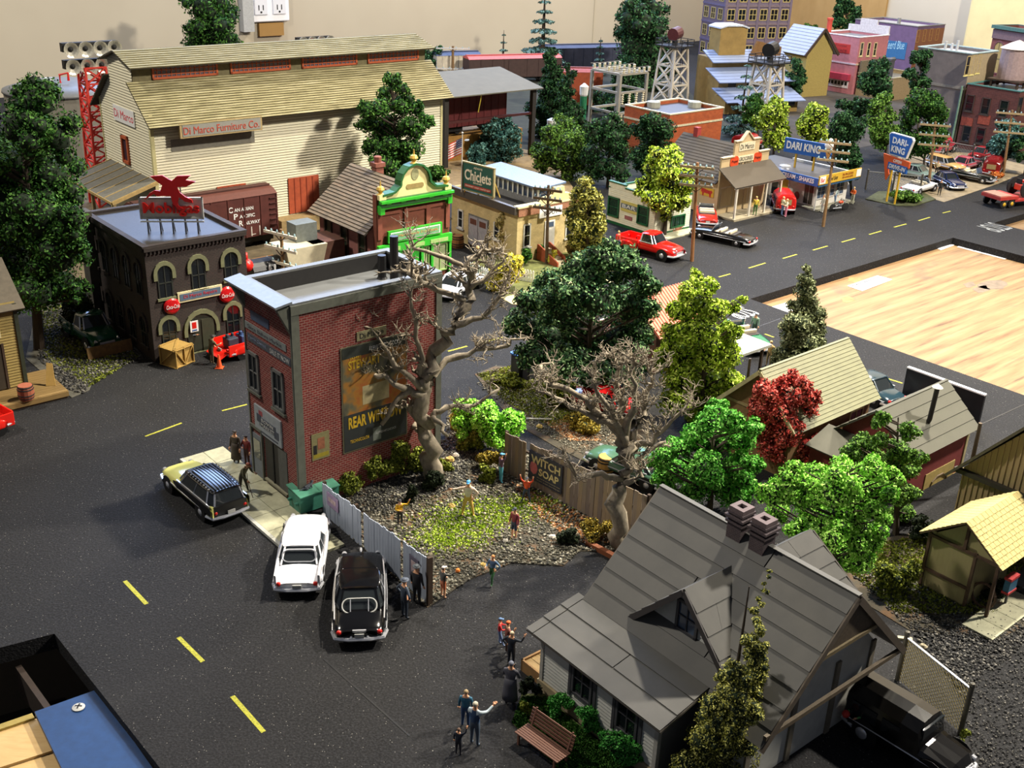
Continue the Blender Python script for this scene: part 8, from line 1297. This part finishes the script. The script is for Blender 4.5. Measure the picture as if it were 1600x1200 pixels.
    if hat: c, kind = hat; mb = MB(); mb.ball(hc+up*.06*k, (.1*k, .112*k, .07*k), 10); (mb.lathe([(.17*k, 0), (.17*k, .015*k)], 14, tf=lambda a, b_, z_: tuple(hc+up*(.055*k)+Vector((a, b_, z_)))) if kind == 'brim' else mb.slab([hc+fw*.08*k+up*.05*k+Vector((-.07*k, 0, 0)), hc+fw*.08*k+up*.05*k+Vector((.07*k, 0, 0)), hc+fw*.19*k+up*.04*k+Vector((.05*k, 0, 0)), hc+fw*.19*k+up*.04*k+Vector((-.05*k, 0, 0))], .015*k)) if kind != 'helmet' else None; mb.build('hat', pmat(c), o, smooth=True)
    if item: nm, c, sz = item; w0 = hands[0][1]*k; d = (hands[0][1]-hands[0][0]).normalized(); mb = MB(); (mb.tube([w0+Vector((0, 0, .4*k)), w0, Vector((w0.x*1.2, w0.y+.35*k, .03))], [.016, .016, .018], 6), mb.box(w0.x*1.2-.1, w0.x*1.2+.1, w0.y+.3*k, w0.y+.45*k, 0, .06)) if nm == 'broom' else mb.ball(w0+d*.12*k, sz, 8); mb.build(nm, pmat(c), o)
    return o
NV, BKK, DEN, OLV, KH = (34, 46, 66), (30, 30, 34), (70, 96, 140), (92, 88, 60), (130, 112, 76)
person('man in a long dark brown overcoat by the brick building front', (370, 725), 1.85, 250, (66, 56, 44), (40, 36, 34), hat=((40, 34, 30), 'cap'), coat=True)
person('person in a red jacket beside the doorway of the brick building', (387, 727), 1.65, 240, (120, 44, 40), (70, 40, 36), hair=(30, 24, 22), arms=('cross', 'down'), group=None)
person('stooping sweeper in olive clothes with a broom on the sidewalk', (380, 769), 1.8, 330, OLV, (72, 68, 56), hat=((150, 84, 60), 'cap'), lean=.55, arms=('low', 'fwd'), legs=('wide', 'step'), item=('broom', (84, 60, 44), .1))
person('man in white jacket and yellow trousers, arms spread, in the gravel lot', (731, 806), 1.85, 265, (226, 214, 196), (206, 168, 84), hat=((70, 150, 206), 'cap'), arms=('out', 'hip'), legs=('wide', 'wide'), sleeves=(230, 200, 180), hair=(190, 160, 120))
person('child in yellow shirt and dark trousers in the gravel lot', (625, 821), 1.35, 290, (216, 166, 30), (46, 44, 42), hat=((40, 40, 44), 'cap'), arms=('cross', 'wave'))
person('man in maroon shirt and shorts in the gravel lot', (803, 842), 1.6, 230, (130, 50, 58), (50, 60, 84), hat=((50, 54, 66), 'cap'), shorts=True)
person('boy in orange-red shirt with both arms raised by the soap fence', (822, 785), 1.35, 255, (216, 74, 40), (50, 60, 90), hat=((60, 60, 66), 'cap'), arms=('up', 'up'), legs=('wide', 'wide'))
person('youth in purple shirt and light blue trousers reaching up the brown fence', (782, 754), 1.6, 20, (110, 80, 106), (90, 180, 206), hat=((90, 160, 200), 'cap'), arms=('up', 'down'))
person('boy in dark vest and white cap with an orange glove at the lot edge', (692, 934), 1.5, 40, (66, 66, 60), (190, 110, 70), hat=((206, 196, 190), 'cap'), arms=('point', 'low'), shorts=True, item=('glove', (216, 120, 40), .1))
person('running boy in blue vest and green trousers', (769, 912), 1.4, 240, (84, 110, 140), (44, 90, 50), hair=(206, 130, 70), arms=('fwd', 'hip'), legs=('back', 'fwd'))
person('policeman in dark blue uniform nearest the black sedan', (632, 966), 1.85, 40, (48, 60, 76), (28, 38, 52), hat=((70, 78, 92), 'brim'), arms=('hip', 'hip'))
person('man in black suit and grey cap at the end of the pale plank fence', (651, 944), 1.85, 60, (34, 36, 42), (26, 28, 32), hat=((76, 82, 88), 'brim'), arms=('down', 'down'))
person('child in red jacket and blue cap at the kerb', (780, 1008), 1.25, 0, (206, 50, 50), (110, 130, 170), hat=((90, 120, 160), 'cap'), arms=('fwd', 'fwd'), legs=('step', 'stand'))
person('person with orange helmet and brown jacket in the row of onlookers', (792, 1022), 1.5, 20, (120, 66, 54), (70, 50, 44), hat=((226, 104, 50), 'helmet'), arms=('wave', 'down'))
person('white-haired onlooker in a black jacket pointing', (798, 1040), 1.55, 60, (34, 40, 50), (40, 44, 54), hair=(214, 196, 160), arms=('wave', 'hip'))
person('onlooker in a long dark grey coat seen from behind', (796, 1103), 1.95, 70, (72, 72, 80), (40, 40, 44), hair=(96, 100, 112), coat=True, arms=('cross', 'cross'))
person('man in dark blue vest with white sleeves pointing at the house', (741, 1165), 1.85, 60, (36, 62, 96), (70, 84, 100), hair=(176, 170, 150), arms=('point', 'low'), sleeves=(170, 184, 190))
person('youth in teal jacket walking behind the man in a vest', (727, 1136), 1.6, 80, (40, 96, 122), (44, 70, 110), hair=(150, 130, 96), arms=('down', 'down'))
person('small child in navy coat holding hands at the frame bottom', (716, 1180), 1.15, 70, (30, 38, 52), (40, 40, 48), hair=(90, 66, 50), arms=('up', 'down'))
person('officer in navy uniform holding a pale bag at the cream depot', (743, 417), 1.7, 0, (40, 54, 92), (34, 40, 62), hat=((40, 50, 84), 'cap'), arms=('wave', 'down'), item=('bag', (206, 170, 120), .16))
person('man in red shirt and jeans behind the red back road pickup', (965, 393), 1.75, 330, (190, 60, 44), DEN, hair=(214, 190, 120))
person('woman in yellow blouse and green trousers on the grocery porch', (1179, 336), 1.75, 260, (206, 180, 60), (70, 110, 50), hair=(220, 200, 120), z=.18)
person('person in cream top and blue jeans hugging beside the red van', (1221, 337), 1.8, 10, (206, 206, 176), (96, 120, 160), hair=(220, 206, 150), arms=('fwd', 'fwd')); person('person in cream top and pink trousers hugging beside the red van', (1227, 339), 1.7, 190, (214, 206, 180), (210, 130, 150), hair=(226, 200, 140), arms=('fwd', 'fwd'))
person('person in white beside the drive-in utility pole', (1284, 332), 1.7, 200, (206, 206, 190), (196, 196, 186), hair=(150, 120, 80)); person('person in black and white with arms raised at the drive-in corner', (1317, 305), 1.8, 220, (50, 50, 54), (40, 40, 44), sleeves=(220, 214, 206), arms=('up', 'hip')); person('person in pale jacket near the front of the parked motorcycle', (1303, 318), 1.6, 260, (190, 206, 200), (120, 150, 190), arms=('fwd', 'down')); person('person in orange shirt and pale trousers by the motorcycle', (1331, 319), 1.7, 220, (216, 104, 40), (196, 196, 170), hair=(220, 190, 120), arms=('cross', 'cross'))
person('mechanic in grey-blue shirt at the garage door', (301, 549), 1.75, 0, (130, 140, 150), (90, 104, 110), hair=(190, 150, 110), arms=('fwd', 'fwd')); person('man in brown jacket leaning over the red pickup tailgate', (331, 569), 1.85, 50, (84, 78, 52), (70, 58, 40), hat=((40, 36, 34), 'brim'), arms=('fwd', 'low'), lean=.25); person('person bending over the far side of the red garage pickup', (352, 531), 1.75, 250, (96, 82, 60), (60, 70, 90), hair=(110, 80, 50), arms=('fwd', 'fwd'), lean=.3)
person('person in green shirt with grey helmet beside the green car', (1177, 527), 1.7, 240, (120, 150, 130), (60, 80, 70), hat=((130, 140, 150), 'helmet')); person('person in tan top beyond the flat grey canopy', (1200, 572), 1.7, 230, (190, 160, 100), (150, 130, 90), hair=(214, 190, 130), arms=('fwd', 'hip'))
person('person in dark clothes in the drive-in lot by the dark blue sedan', (1467, 305), 1.6, 250, (40, 40, 40), (30, 30, 34)); person('white-shirted person at the far side of the drive-in lot', (1462, 275), 1.7, 240, (206, 190, 150), (50, 44, 40), arms=('hip', 'fwd')); person('person in light green holding a red box by the dark van', (1332, 1150), 1.6, 220, (84, 150, 80), (60, 110, 66), arms=('fwd', 'fwd'), item=('red_box', (190, 50, 40), .14))
# ================================================================== trees
tree('huge dark green tree at the left edge', (62, 545), [(60, 160, 40), (35, 200, 50), (85, 215, 42), (20, 260, 58), (75, 275, 56), (112, 300, 26), (10, 330, 62), (70, 345, 58), (108, 350, 32), (30, 400, 62), (90, 400, 48), (118, 385, 24), (-20, 440, 50), (55, 455, 48), (100, 440, 32), (45, 140, 24), (118, 455, 22), (-40, 250, 60), (-40, 350, 70)], 'dark', 34000, 3.0, 13, depth=.7)
tree('dark conifer-like tree behind the warehouse ridge', G(330, 165), [(330, 45, 34), (318, 10, 30), (342, 10, 30), (330, -20, 24), (310, 60, 26), (352, 60, 22), (330, 75, 36)], 'dark', 7000, 2.4, 4)
tree('mid green fir in front of the warehouse wall', (622, 360), [(613, 128, 15), (600, 145, 14), (628, 140, 12), (590, 170, 20), (622, 165, 24), (650, 172, 14), (575, 195, 18), (605, 200, 26), (640, 200, 22), (668, 190, 12), (585, 225, 20), (615, 235, 28), (645, 230, 22), (600, 258, 24), (628, 265, 26), (566, 168, 10)], 'dark', 14000, 2.4, 4)
tree('low dark bush behind the scrolled gable', (672, 338), auto(672, 278, 34, 18, 6), 'dark', 2800, 2.4, 2, name='bush', cat='bush'); tree('dark green bush at the foot of the fir behind the gable', (612, 345), auto(612, 285, 34, 18, 6), 'dark', 2800, 2.4, 2, name='bush', cat='bush')
tree('dark blue-green tree above the shed roof', (672, 124), [(672, 88, 11), (660, 82, 8), (684, 80, 9), (668, 98, 13), (685, 95, 9), (656, 100, 8), (676, 106, 12)], 'deep', 3000, 1.9, 3)
spruce_tiers('thin bare spruce before the orange boxcar', (785, 122), 47, 14, 'spruce', 6, 1300, 1.8, twig=4, sparse=.6); spruce_tiers('tall bluish spruce rising out of the frame top', (846, 118), -22, 33, 'spruce', 9, 7000, 2.0, twig=7, sparse=.9); spruce_tiers('thin bare spruce left of the big fir', (935, 118), 58, 13, 'spruce', 6, 1100, 1.8, twig=4, sparse=.6); spruce_tiers('blue-grey spruce left of the right beacon tower', (1155, 212), 92, 26, 'spruce', 7, 3600, 2.0, twig=4, sparse=.9)
tree('tall dark cypress behind the right shed post', G(858, 215), auto(862, 148, 46, 70, 15, 'cone'), 'deep', 10000, 2.2, 3); tree('dark columnar tree between the cypress and the substation', G(886, 228), auto(890, 162, 32, 60, 12, 'cone'), 'deep', 7000, 2.0, 3)
tree('big dark fir against the wall left of the tall block', G(1005, 138), [(1000, -8, 26), (985, 18, 22), (1018, 15, 26), (1000, 38, 34), (975, 50, 14), (1030, 42, 16), (990, 70, 34), (1025, 75, 26), (1010, 100, 36), (985, 112, 24), (1035, 110, 22), (1005, 130, 30)], 'deep', 10000, 2.3, 5)
tree('dark tree behind the substation frame', G(962, 182), auto(960, 140, 40, 46, 10), 'deep', 7000, 2.2, 4)
tree('teal feathery tree in front of the shed', (782, 252), [(770, 200, 15), (790, 193, 14), (757, 218, 12), (803, 210, 15), (780, 220, 20), (765, 238, 20), (798, 235, 18), (778, 248, 18), (745, 232, 11)], 'teal', 5500, 2.2, 4)
tree('rounded mid green tree behind the cream depot', (880, 278), [(880, 195, 18), (862, 212, 20), (898, 212, 20), (880, 225, 28), (850, 238, 20), (908, 240, 20), (870, 252, 26), (895, 258, 24), (848, 258, 14)], 'mid', 7500, 2.2, 4)
tree('left of two dark round trees before the orange block', (950, 292), [(952, 192, 18), (932, 208, 20), (970, 205, 18), (950, 222, 26), (925, 240, 20), (972, 238, 20), (940, 258, 26), (965, 265, 22), (930, 272, 16)], 'deep', 7000, 2.2, 5); tree('right of two dark round trees before the orange block', (1022, 280), [(1022, 190, 18), (1005, 205, 18), (1042, 202, 18), (1022, 222, 28), (1000, 240, 18), (1048, 235, 14), (1015, 255, 24), (1035, 252, 18)], 'deep', 6500, 2.2, 5)
tree('yellow-green tree at the corner of the bar', (1038, 368), [(1028, 240, 14), (1052, 240, 14), (1020, 262, 20), (1045, 262, 22), (1070, 270, 14), (1012, 288, 16), (1040, 290, 26), (1066, 292, 18), (1028, 312, 22), (1056, 315, 20), (1036, 335, 16), (1078, 285, 9), (1000, 300, 9)], 'lime', 9500, 2.2, 5)
tree('olive tree at the right corner of the cream depot', (918, 412), [(915, 284, 12), (908, 305, 18), (928, 308, 14), (900, 330, 18), (925, 332, 20), (938, 345, 12), (905, 355, 20), (930, 360, 20), (915, 380, 26), (940, 385, 14), (893, 340, 10), (898, 378, 14)], 'olive', 8000, 2.2, 5)
for l, b_, c, rx, ry, k, kind in (('dark green tree in front of the yellow house', (1240, 168), (1240, 122), 22, 34, 9, 'deep'), ('soft green tree right of the blue-grey spruce', (1185, 225), (1182, 175), 24, 40, 9, 'dark'), ('left yellow-green tree behind the drive-in sign', (1208, 252), (1210, 192), 34, 46, 11, 'lime'), ('right yellow-green tree behind the drive-in sign', (1268, 258), (1272, 198), 32, 44, 11, 'lime'), ('tall dark tree left of the drive-in pole sign', (1330, 305), (1328, 225), 38, 74, 14, 'deep'), ('soft green tree above the drive-in pole sign', (1384, 245), (1382, 190), 32, 54, 11, 'mid'), ('dark tree in front of the grey building', (1432, 240), (1436, 108), 24, 36, 9, 'deep'), ('blue-green tree in front of the grey building foot', (1442, 275), (1440, 195), 42, 76, 14, 'dark'), ('dark green tree between pink and grey buildings', (1368, 170), (1368, 128), 32, 36, 11, 'deep'), ('teal tree at the right edge by the utility pole', (1566, 268), (1568, 214), 27, 44, 10, 'teal'), ('small bush-like tree before the casing boards', (1270, 95), (1270, 50), 17, 16, 6, 'dark'), ('dark conifer left of the purple building', (1322, 90), (1320, 25), 24, 40, 9, 'deep'), ('small dark tree at the foot of the wall by the tall block', (1222, 80), (1222, 58), 16, 10, 5, 'deep'), ('dark tree right of the utility pole at the right edge', (1600, 275), (1604, 225), 22, 40, 8, 'deep'), ('green tree in the hollow below the pink building', (1330, 185), (1335, 165), 28, 20, 7, 'deep')):
    tree(l, b_, auto(c[0], c[1], rx, ry, k, 'egg'), kind, int(rx*ry*4.4), 2.1, 3)
GL = [(835, 470, 34), (860, 440, 30), (905, 420, 34), (945, 408, 34), (985, 420, 34), (1010, 450, 24), (880, 480, 44), (930, 470, 46), (980, 480, 44), (820, 510, 30), (860, 525, 44), (915, 530, 50), (970, 530, 46), (1005, 520, 24), (835, 560, 30), (885, 575, 40), (940, 580, 40), (985, 575, 34), (880, 455, 30), (1012, 480, 20)]
tree('big dark glossy-leaved tree in the middle of the scene', (915, 625), GL, 'gloss', 30000, 3.0, 9, depth=.9)
tree('bright yellow-green conifer in the middle right', (1095, 660), [(1088, 432, 13), (1075, 452, 18), (1105, 450, 18), (1090, 475, 28), (1060, 490, 20), (1120, 485, 22), (1145, 480, 12), (1085, 515, 34), (1050, 525, 24), (1125, 520, 28), (1150, 520, 14), (1070, 555, 36), (1110, 555, 38), (1140, 555, 24), (1040, 565, 22), (1060, 595, 36), (1105, 600, 42), (1140, 595, 24), (1050, 630, 28), (1095, 635, 36), (1130, 625, 22), (1160, 468, 8)], 'lime', 30000, 2.8, 7)
spruce = tree('grey-green spruce in front of the plywood', (1246, 580), [(1262, 420, 8), (1260, 437, 12), (1256, 455, 18), (1265, 470, 18), (1250, 485, 22), (1272, 490, 18), (1248, 508, 26), (1270, 515, 22), (1235, 530, 22), (1260, 538, 28), (1228, 555, 20), (1250, 560, 28), (1272, 552, 20), (1215, 562, 12)], 'grey', 15000, 2.6, 5)
tree('red maple in front of the sage roof', (1225, 735), [(1240, 590, 14), (1222, 600, 16), (1255, 600, 14), (1200, 615, 24), (1235, 618, 26), (1265, 622, 18), (1185, 640, 22), (1220, 645, 30), (1262, 640, 22), (1195, 668, 26), (1230, 672, 30), (1260, 680, 26), (1278, 690, 14), (1205, 700, 28), (1245, 705, 26), (1215, 722, 24), (1262, 655, 18)], 'red', 20000, 2.6, 5)
tree('bright green tree right of the second bare tree', (1108, 800), [(1120, 640, 20), (1140, 660, 22), (1105, 660, 24), (1085, 680, 28), (1125, 690, 32), (1160, 690, 26), (1175, 670, 18), (1060, 700, 22), (1035, 715, 22), (1060, 735, 28), (1100, 735, 34), (1150, 735, 34), (1178, 725, 20), (1040, 750, 24), (1090, 765, 30), (1140, 770, 34), (1170, 765, 22), (1020, 722, 12)], 'bright', 26000, 2.9, 8)
tree('broad light green tree behind the grey house chimneys', (1300, 925), [(1235, 745, 26), (1275, 740, 26), (1320, 735, 28), (1365, 735, 26), (1395, 745, 18), (1210, 770, 26), (1255, 770, 34), (1305, 768, 38), (1355, 770, 36), (1390, 770, 20), (1215, 800, 26), (1265, 805, 36), (1320, 805, 42), (1368, 800, 26), (1290, 840, 40), (1340, 840, 38), (1300, 875, 38), (1345, 875, 30), (1190, 775, 14), (1250, 830, 24), (1375, 830, 18)], 'spring', 34000, 2.9, 9)
tree('darker green tree before the red shed roof', (1400, 835), [(1380, 655, 14), (1370, 662, 12), (1420, 675, 20), (1345, 690, 18), (1375, 690, 16), (1330, 705, 18), (1405, 705, 24), (1435, 715, 16), (1360, 712, 22), (1395, 735, 28), (1420, 735, 20), (1405, 770, 26), (1410, 800, 24), (1425, 770, 16)], 'mid', 14000, 2.6, 8)
fc = G(1120, 1235); fc2 = []; _q = random.Random(3)
for i in range(40):
    f = i/39; hw = 4+84*f**1.05
    for k in range(1+int(f*3.4)): fc2.append((1203-90*f+_q.uniform(-.62, .62)*hw, 892+330*f+_q.uniform(-5, 5), max(5, hw*_q.uniform(.34, .5))))
tree('slender olive conifer in front of the grey house', fc, fc2, 'olive', 48000, 2.5, 10, depth=.6, branches=False, core=.88, sub=2)
# bare dead trees
DEADW = woodmat('dead_wood', (78, 68, 56), (200, 186, 160), (5, 5, 3), .9, .03)
def dead(label, base, limbs, seed, twigs, m=.027):
    b = G(*base); t = thing('bare_tree', label, 'tree', b); rnd = random.Random(seed); mb = MB(); tw = MB(); Y = b.y
    def tw_rec(mb, p, d, L, r, depth):
        pts = [p]; q = p
        for i in range(4): d = (d+Vector((rnd.uniform(-.45, .45), rnd.uniform(-.45, .45), rnd.uniform(-.3, .42)))).normalized(); q = q+d*L/4; pts.append(q)
        mb.tube(pts, [r*(1-.72*i/4) for i in range(5)], 5)
        if depth > 0:
            for i in range(rnd.randint(3, 5)): j = rnd.randint(1, 4); dd = (d*.4+Vector((rnd.uniform(-1, 1), rnd.uniform(-1, 1), rnd.uniform(-.35, .9)))).normalized(); tw_rec(mb, pts[j], dd, L*rnd.uniform(.45, .75), r*.62, depth-1)
    for n_, (pts, r0, r1, nt) in enumerate(limbs):
        P3 = [VP(x, y, Y+o)-b for x, y, o in pts]; k = len(P3); dense = []
        for i in range(k-1):
            for f in (0, .34, .67): q = P3[i].lerp(P3[i+1], f); dense.append(q+Vector((rnd.uniform(-1, 1), rnd.uniform(-1, 1), rnd.uniform(-.6, .6)))*r0*m*.95*(1 if 0 < len(dense) else 0))
        dense.append(P3[-1]); kk = len(dense); tgt = MB(); tgt.tube(dense, [m*1.2*(r0+(r1-r0)*i/(kk-1))*rnd.uniform(.84, 1.18) for i in range(kk)], 9 if r0 > 8 else 7)
        if n_ == 0: [tgt.tube([Vector((0, 0, .35)), Vector((math.cos(a)*.22, math.sin(a)*.22, .1)), Vector((math.cos(a)*.5, math.sin(a)*.5, -.04))], [.16, .12, .04], 6) for a in np.linspace(0, 5.4, 6)]
        for i in range(int(nt*1.7)): j = rnd.randint(max(1, kk//3), kk-1); d = (dense[j]-dense[j-1]).normalized(); dd = (d*.5+Vector((rnd.uniform(-1, 1), rnd.uniform(-1, 1), rnd.uniform(-.3, 1)))).normalized(); tw_rec(tgt, dense[j], dd, rnd.uniform(.7, 1.5)*twigs, max(.045, m*r1), 2)
        tgt.build('trunk' if n_ == 0 else 'limb', DEADW, t, smooth=True)
dead('tall gnarled bare tree beside the brick building', (680, 748), [([(678, 748, 0), (674, 700, 0), (668, 660, 0), (662, 620, .1), (660, 590, .1)], 13, 10, 2), ([(662, 605, .1), (676, 560, .2), (700, 525, .4), (722, 490, .5), (735, 455, .5), (728, 420, .4), (745, 400, .3)], 10, 4, 7), ([(664, 615, 0), (640, 610, -.2), (600, 590, -.6), (565, 588, -.9), (532, 592, -1.0)], 6, 2, 6), ([(640, 610, -.2), (622, 622, -.5), (596, 664, -.8)], 5, 3, 1), ([(664, 610, 0), (630, 580, -.3), (605, 550, -.5), (578, 512, -.8)], 5, 2, 6), ([(672, 600, .1), (700, 565, .6), (745, 548, 1.0), (790, 540, 1.2), (806, 530, 1.3)], 6, 2, 7), ([(676, 650, 0), (700, 636, .4), (740, 634, .8), (780, 608, 1.0)], 5, 2, 4), ([(712, 508, .4), (750, 495, .8), (780, 465, 1.1), (790, 445, 1.2)], 5, 2, 5), ([(728, 470, .5), (690, 455, .2), (660, 440, -.2), (637, 424, -.4)], 5, 4, 4), ([(676, 650, 0), (690, 665, -.3), (700, 682, -.5)], 5, 2, 0), ([(660, 590, .1), (655, 545, -.1), (648, 500, -.3), (640, 450, -.4)], 5, 2, 5), ([(735, 450, .5), (765, 430, .7), (792, 398, .9)], 4, 1.5, 5), ([(725, 420, .4), (700, 405, .2), (650, 388, 0), (640, 380, 0)], 4, 1.5, 3)], 11, .75)
dead('spreading bare tree with many twigs behind the grey house', (972, 855), [([(972, 855, 0), (968, 800, 0), (970, 760, 0), (978, 715, .1), (980, 690, .1)], 14, 11, 1), ([(980, 700, .1), (960, 670, .2), (930, 640, .3), (900, 618, .2), (860, 600, .2), (845, 570, .2)], 8, 2.5, 9), ([(980, 695, .1), (972, 650, .3), (965, 610, .3), (960, 560, .4)], 8, 2.5, 10), ([(982, 700, .1), (1000, 660, .4), (1010, 620, .5), (1018, 585, .5)], 7, 2.5, 9), ([(980, 700, 0), (960, 660, -.4), (940, 620, -.6), (915, 575, -.8)], 6, 2, 9), ([(985, 705, .2), (1015, 690, .6), (1040, 665, .8), (1075, 630, 1.0)], 6, 2, 8), ([(972, 740, 0), (1000, 712, .4), (1040, 690, .7)], 6, 2, 4), ([(972, 750, 0), (940, 740, -.4), (900, 745, -.7), (880, 700, -.8)], 6, 1.5, 6), ([(970, 755, 0), (1000, 745, -.3), (1005, 730, -.4)], 5, 2, 3), ([(962, 665, .2), (920, 650, .3), (880, 625, .4), (838, 612, .4)], 5, 1.5, 7), ([(976, 680, 0), (985, 640, -.3), (990, 600, -.5), (985, 560, -.5)], 6, 2, 9)], 23, .62, .024)
# ================================================================== bushes and ground cover
for l, px, rx, ry, kind, n, k in (('leftmost round green bush along the grey house wall', (872, 1118), 24, 18, 'bushg', 2600, 5), ('middle round green bush along the grey house wall', (925, 1148), 28, 22, 'bushg', 3200, 5), ('rightmost round green bush along the grey house wall', (966, 1198), 38, 28, 'bushg', 4600, 6), ('dark bush at the corner of the wooden house porch', (830, 1088), 18, 18, 'black', 1600, 5), ('small yellow-green bush behind the bench', (818, 1120), 10, 12, 'moss', 700, 4),
    ('lime bush at the far end of the brown plank fence', (745, 690), 30, 26, 'neon', 3600, 6), ('largest lime bush left of the brown plank fence', (775, 706), 32, 26, 'neon', 4200, 6), ('golden twiggy bush beside the brick building corner', (718, 672), 16, 18, 'gold', 1500, 5), ('moss green bush below the lime bushes', (730, 703), 18, 14, 'moss', 1500, 5), ('yellow-brown grassy bush by the fence climber', (768, 735), 18, 16, 'gold', 1500, 5), ('dark green low bush by the fence climber', (762, 752), 16, 12, 'moss', 1200, 4),
    ('hedge clump nearest the dumpster along the brick wall', (545, 768), 26, 16, 'moss', 2400, 6), ('second hedge clump along the brick wall', (585, 752), 26, 18, 'moss', 2600, 6), ('third hedge clump with a pointed top along the brick wall', (620, 742), 24, 24, 'moss', 2600, 6), ('fourth hedge clump left of the bare tree trunk', (650, 735), 22, 20, 'moss', 2200, 5), ('black-green bush at the foot of the tall bare tree', (682, 765), 24, 16, 'black', 2200, 5), ('black-green bush in the middle of the gravel', (645, 785), 16, 12, 'black', 1200, 4), ('moss bush right of the bare tree trunk', (698, 735), 14, 12, 'moss', 1000, 4),
    ('dark mossy bush at the lot corner near the timber beam', (885, 850), 18, 14, 'black', 1500, 5), ('golden grass clump by the second bare tree trunk', (935, 845), 26, 18, 'gold', 2200, 6),
    ('lime climber hedge in front of the white pickets', (788, 455), 24, 24, 'yellow', 2800, 6), ('tall dry climber on the cream depot wall', (790, 402), 14, 40, 'dry', 2600, 7), ('dark round bush at the cream depot corner', (799, 420), 9, 12, 'dark', 700, 4), ('dark bush below the depot front window', (824, 415), 10, 13, 'dark', 800, 4), ('dark bush left of the brown steps', (849, 405), 9, 12, 'dark', 700, 4), ('yellow-green bush left of the brown steps', (864, 412), 8, 12, 'yellow', 700, 4), ('yellow-green bush right of the brown steps', (912, 414), 10, 11, 'yellow', 800, 4), ('pale flowering bush right of the brown steps', (893, 400), 11, 10, 'dry', 700, 4),
    ('green planting under the drive-in pole sign', (1415, 316), 26, 10, 'mid', 1800, 6), ('orange and green flower clump at the lot end', (1552, 283), 14, 6, 'rust', 700, 5), ('glossy green tree-bush behind the roof sign', (332, 345), 30, 22, 'mid', 3400, 7), ('dark hedge behind the big tree trunk', (125, 522), 36, 30, 'black', 3000, 7), ('yellow-green weeds by the chain-link post', (1508, 1165), 10, 14, 'moss', 800, 4), ('golden weeds in the right yard', (1402, 925), 34, 26, 'moss', 3000, 7), ('dark undergrowth along the red shed', (1440, 845), 30, 20, 'black', 2400, 6), ('dark undergrowth inside the open tan shed', (1555, 935), 20, 14, 'black', 1200, 5), ('teal bush in front of the shed yard', (748, 262), 16, 18, 'teal', 1300, 5), ('green bush at the grassy verge left end', (790, 600), 22, 10, 'moss', 1600, 5), ('dry grass clump right of the verge', (918, 672), 34, 16, 'gold', 2600, 6), ('dry grass hump in the middle of the verge', (860, 632), 34, 16, 'moss', 2600, 6)):
    g_ = 1.4 if 'brick wall' in l or 'lime' in l else 1.15; bush(l, px, rx*g_, ry*g_, kind, int(n*g_*g_), 2.5, k)
GRN = bump_fn([(760, 800, 75, 22), (700, 845, 60, 18), (840, 785, 40, 16), (720, 820, 50, 20)]); LOTG = LOT
stones('gravel', LOTG, 13000, .035, .11, STONE, lambda x, y: .35+.65*(1-.6*GRN(x, y))); stones('gravel', [(530, 735), (600, 715), (700, 690), (745, 700), (720, 760), (600, 800), (560, 800)], 5200, .03, .09, STONE_D); stones('gravel', [(790, 750), (900, 800), (1000, 850), (900, 850), (850, 815)], 1800, .03, .1, STONE_R)
turf('grass', LOTG, 26000, .075, 'lime', lambda x, y: GRN(x, y)**1.5)
stones('gravel', [(745, 600), (800, 650), (870, 690), (940, 725), (1040, 745), (1050, 720), (960, 665), (850, 620), (770, 590)], 5000, .03, .09, STONE, lambda x, y: .3+.7*RNG.random(len(x))); stones('rust_gravel', [(850, 660), (900, 655), (940, 690), (890, 690)], 2200, .03, .07, STONE_R); turf('grass', [(745, 585), (800, 572), (900, 600), (960, 650), (860, 668), (790, 630)], 9000, .08, 'moss')
stones('gravel', [(60, 470), (150, 470), (225, 560), (150, 590), (130, 615), (100, 610), (60, 560)], 5000, .04, .12, STONE_D); turf('grass', [(60, 480), (150, 475), (215, 560), (140, 605), (70, 560)], 5000, .1, 'moss', lambda x, y: .5+0*x)
stones('gravel', [(1330, 900), (1420, 880), (1600, 920), (1600, 1010), (1500, 1080), (1420, 985)], 5000, .025, .09, STONE_D); stones('gravel', [(1440, 960), (1600, 985), (1600, 1200), (1520, 1200), (1500, 1100)], 2600, .02, .06, STONE_D); turf('grass', [(1290, 860), (1440, 840), (1600, 880), (1560, 960), (1400, 960)], 8000, .09, 'moss', lambda x, y: .4+0*x); turf('grass', [(815, 1090), (850, 1090), (1000, 1215), (900, 1230), (800, 1130)], 12000, .06, 'dark')
for i, (x, y, r) in enumerate(((703, 721, .22), (712, 713, .16), (725, 757, .1), (706, 792, .14), (790, 846, .12), (750, 862, .1), (755, 884, .12), (863, 840, .14), (672, 867, .1), (843, 668, .16), (925, 738, .14), (1442, 1012, .14))):
    mb = MB(); mb.ball((0, 0, r*.4), (r*1.2, r, r*.75), 8); rr = random.Random(i); mb.v = [(a*(1+rr.uniform(-.2, .2)), b*(1+rr.uniform(-.2, .2)), c*(1+rr.uniform(-.2, .2))) for a, b, c in mb.v]; o = mb.build('rock', M(((190, 160, 90), (214, 206, 190), (150, 140, 116))[i % 3], .85, 0, .3, 6), None); o.location = G(x, y, .03); tag(o, ['large tan rock right of the bare tree roots', 'white rock beside the large tan rock', 'small grey rock near the lime bushes', 'tan rock left of the man with spread arms', 'pale rock near the man in maroon', 'grey rock in the middle of the gravel', 'tan rock at the lower gravel edge', 'pale rock near the timber beam', 'grey rock at the pale plank fence', 'tan rock on the gravel strip', 'white rock beside the yellow barrel', 'grey rock on the dark yard by the log'][i], 'rock')
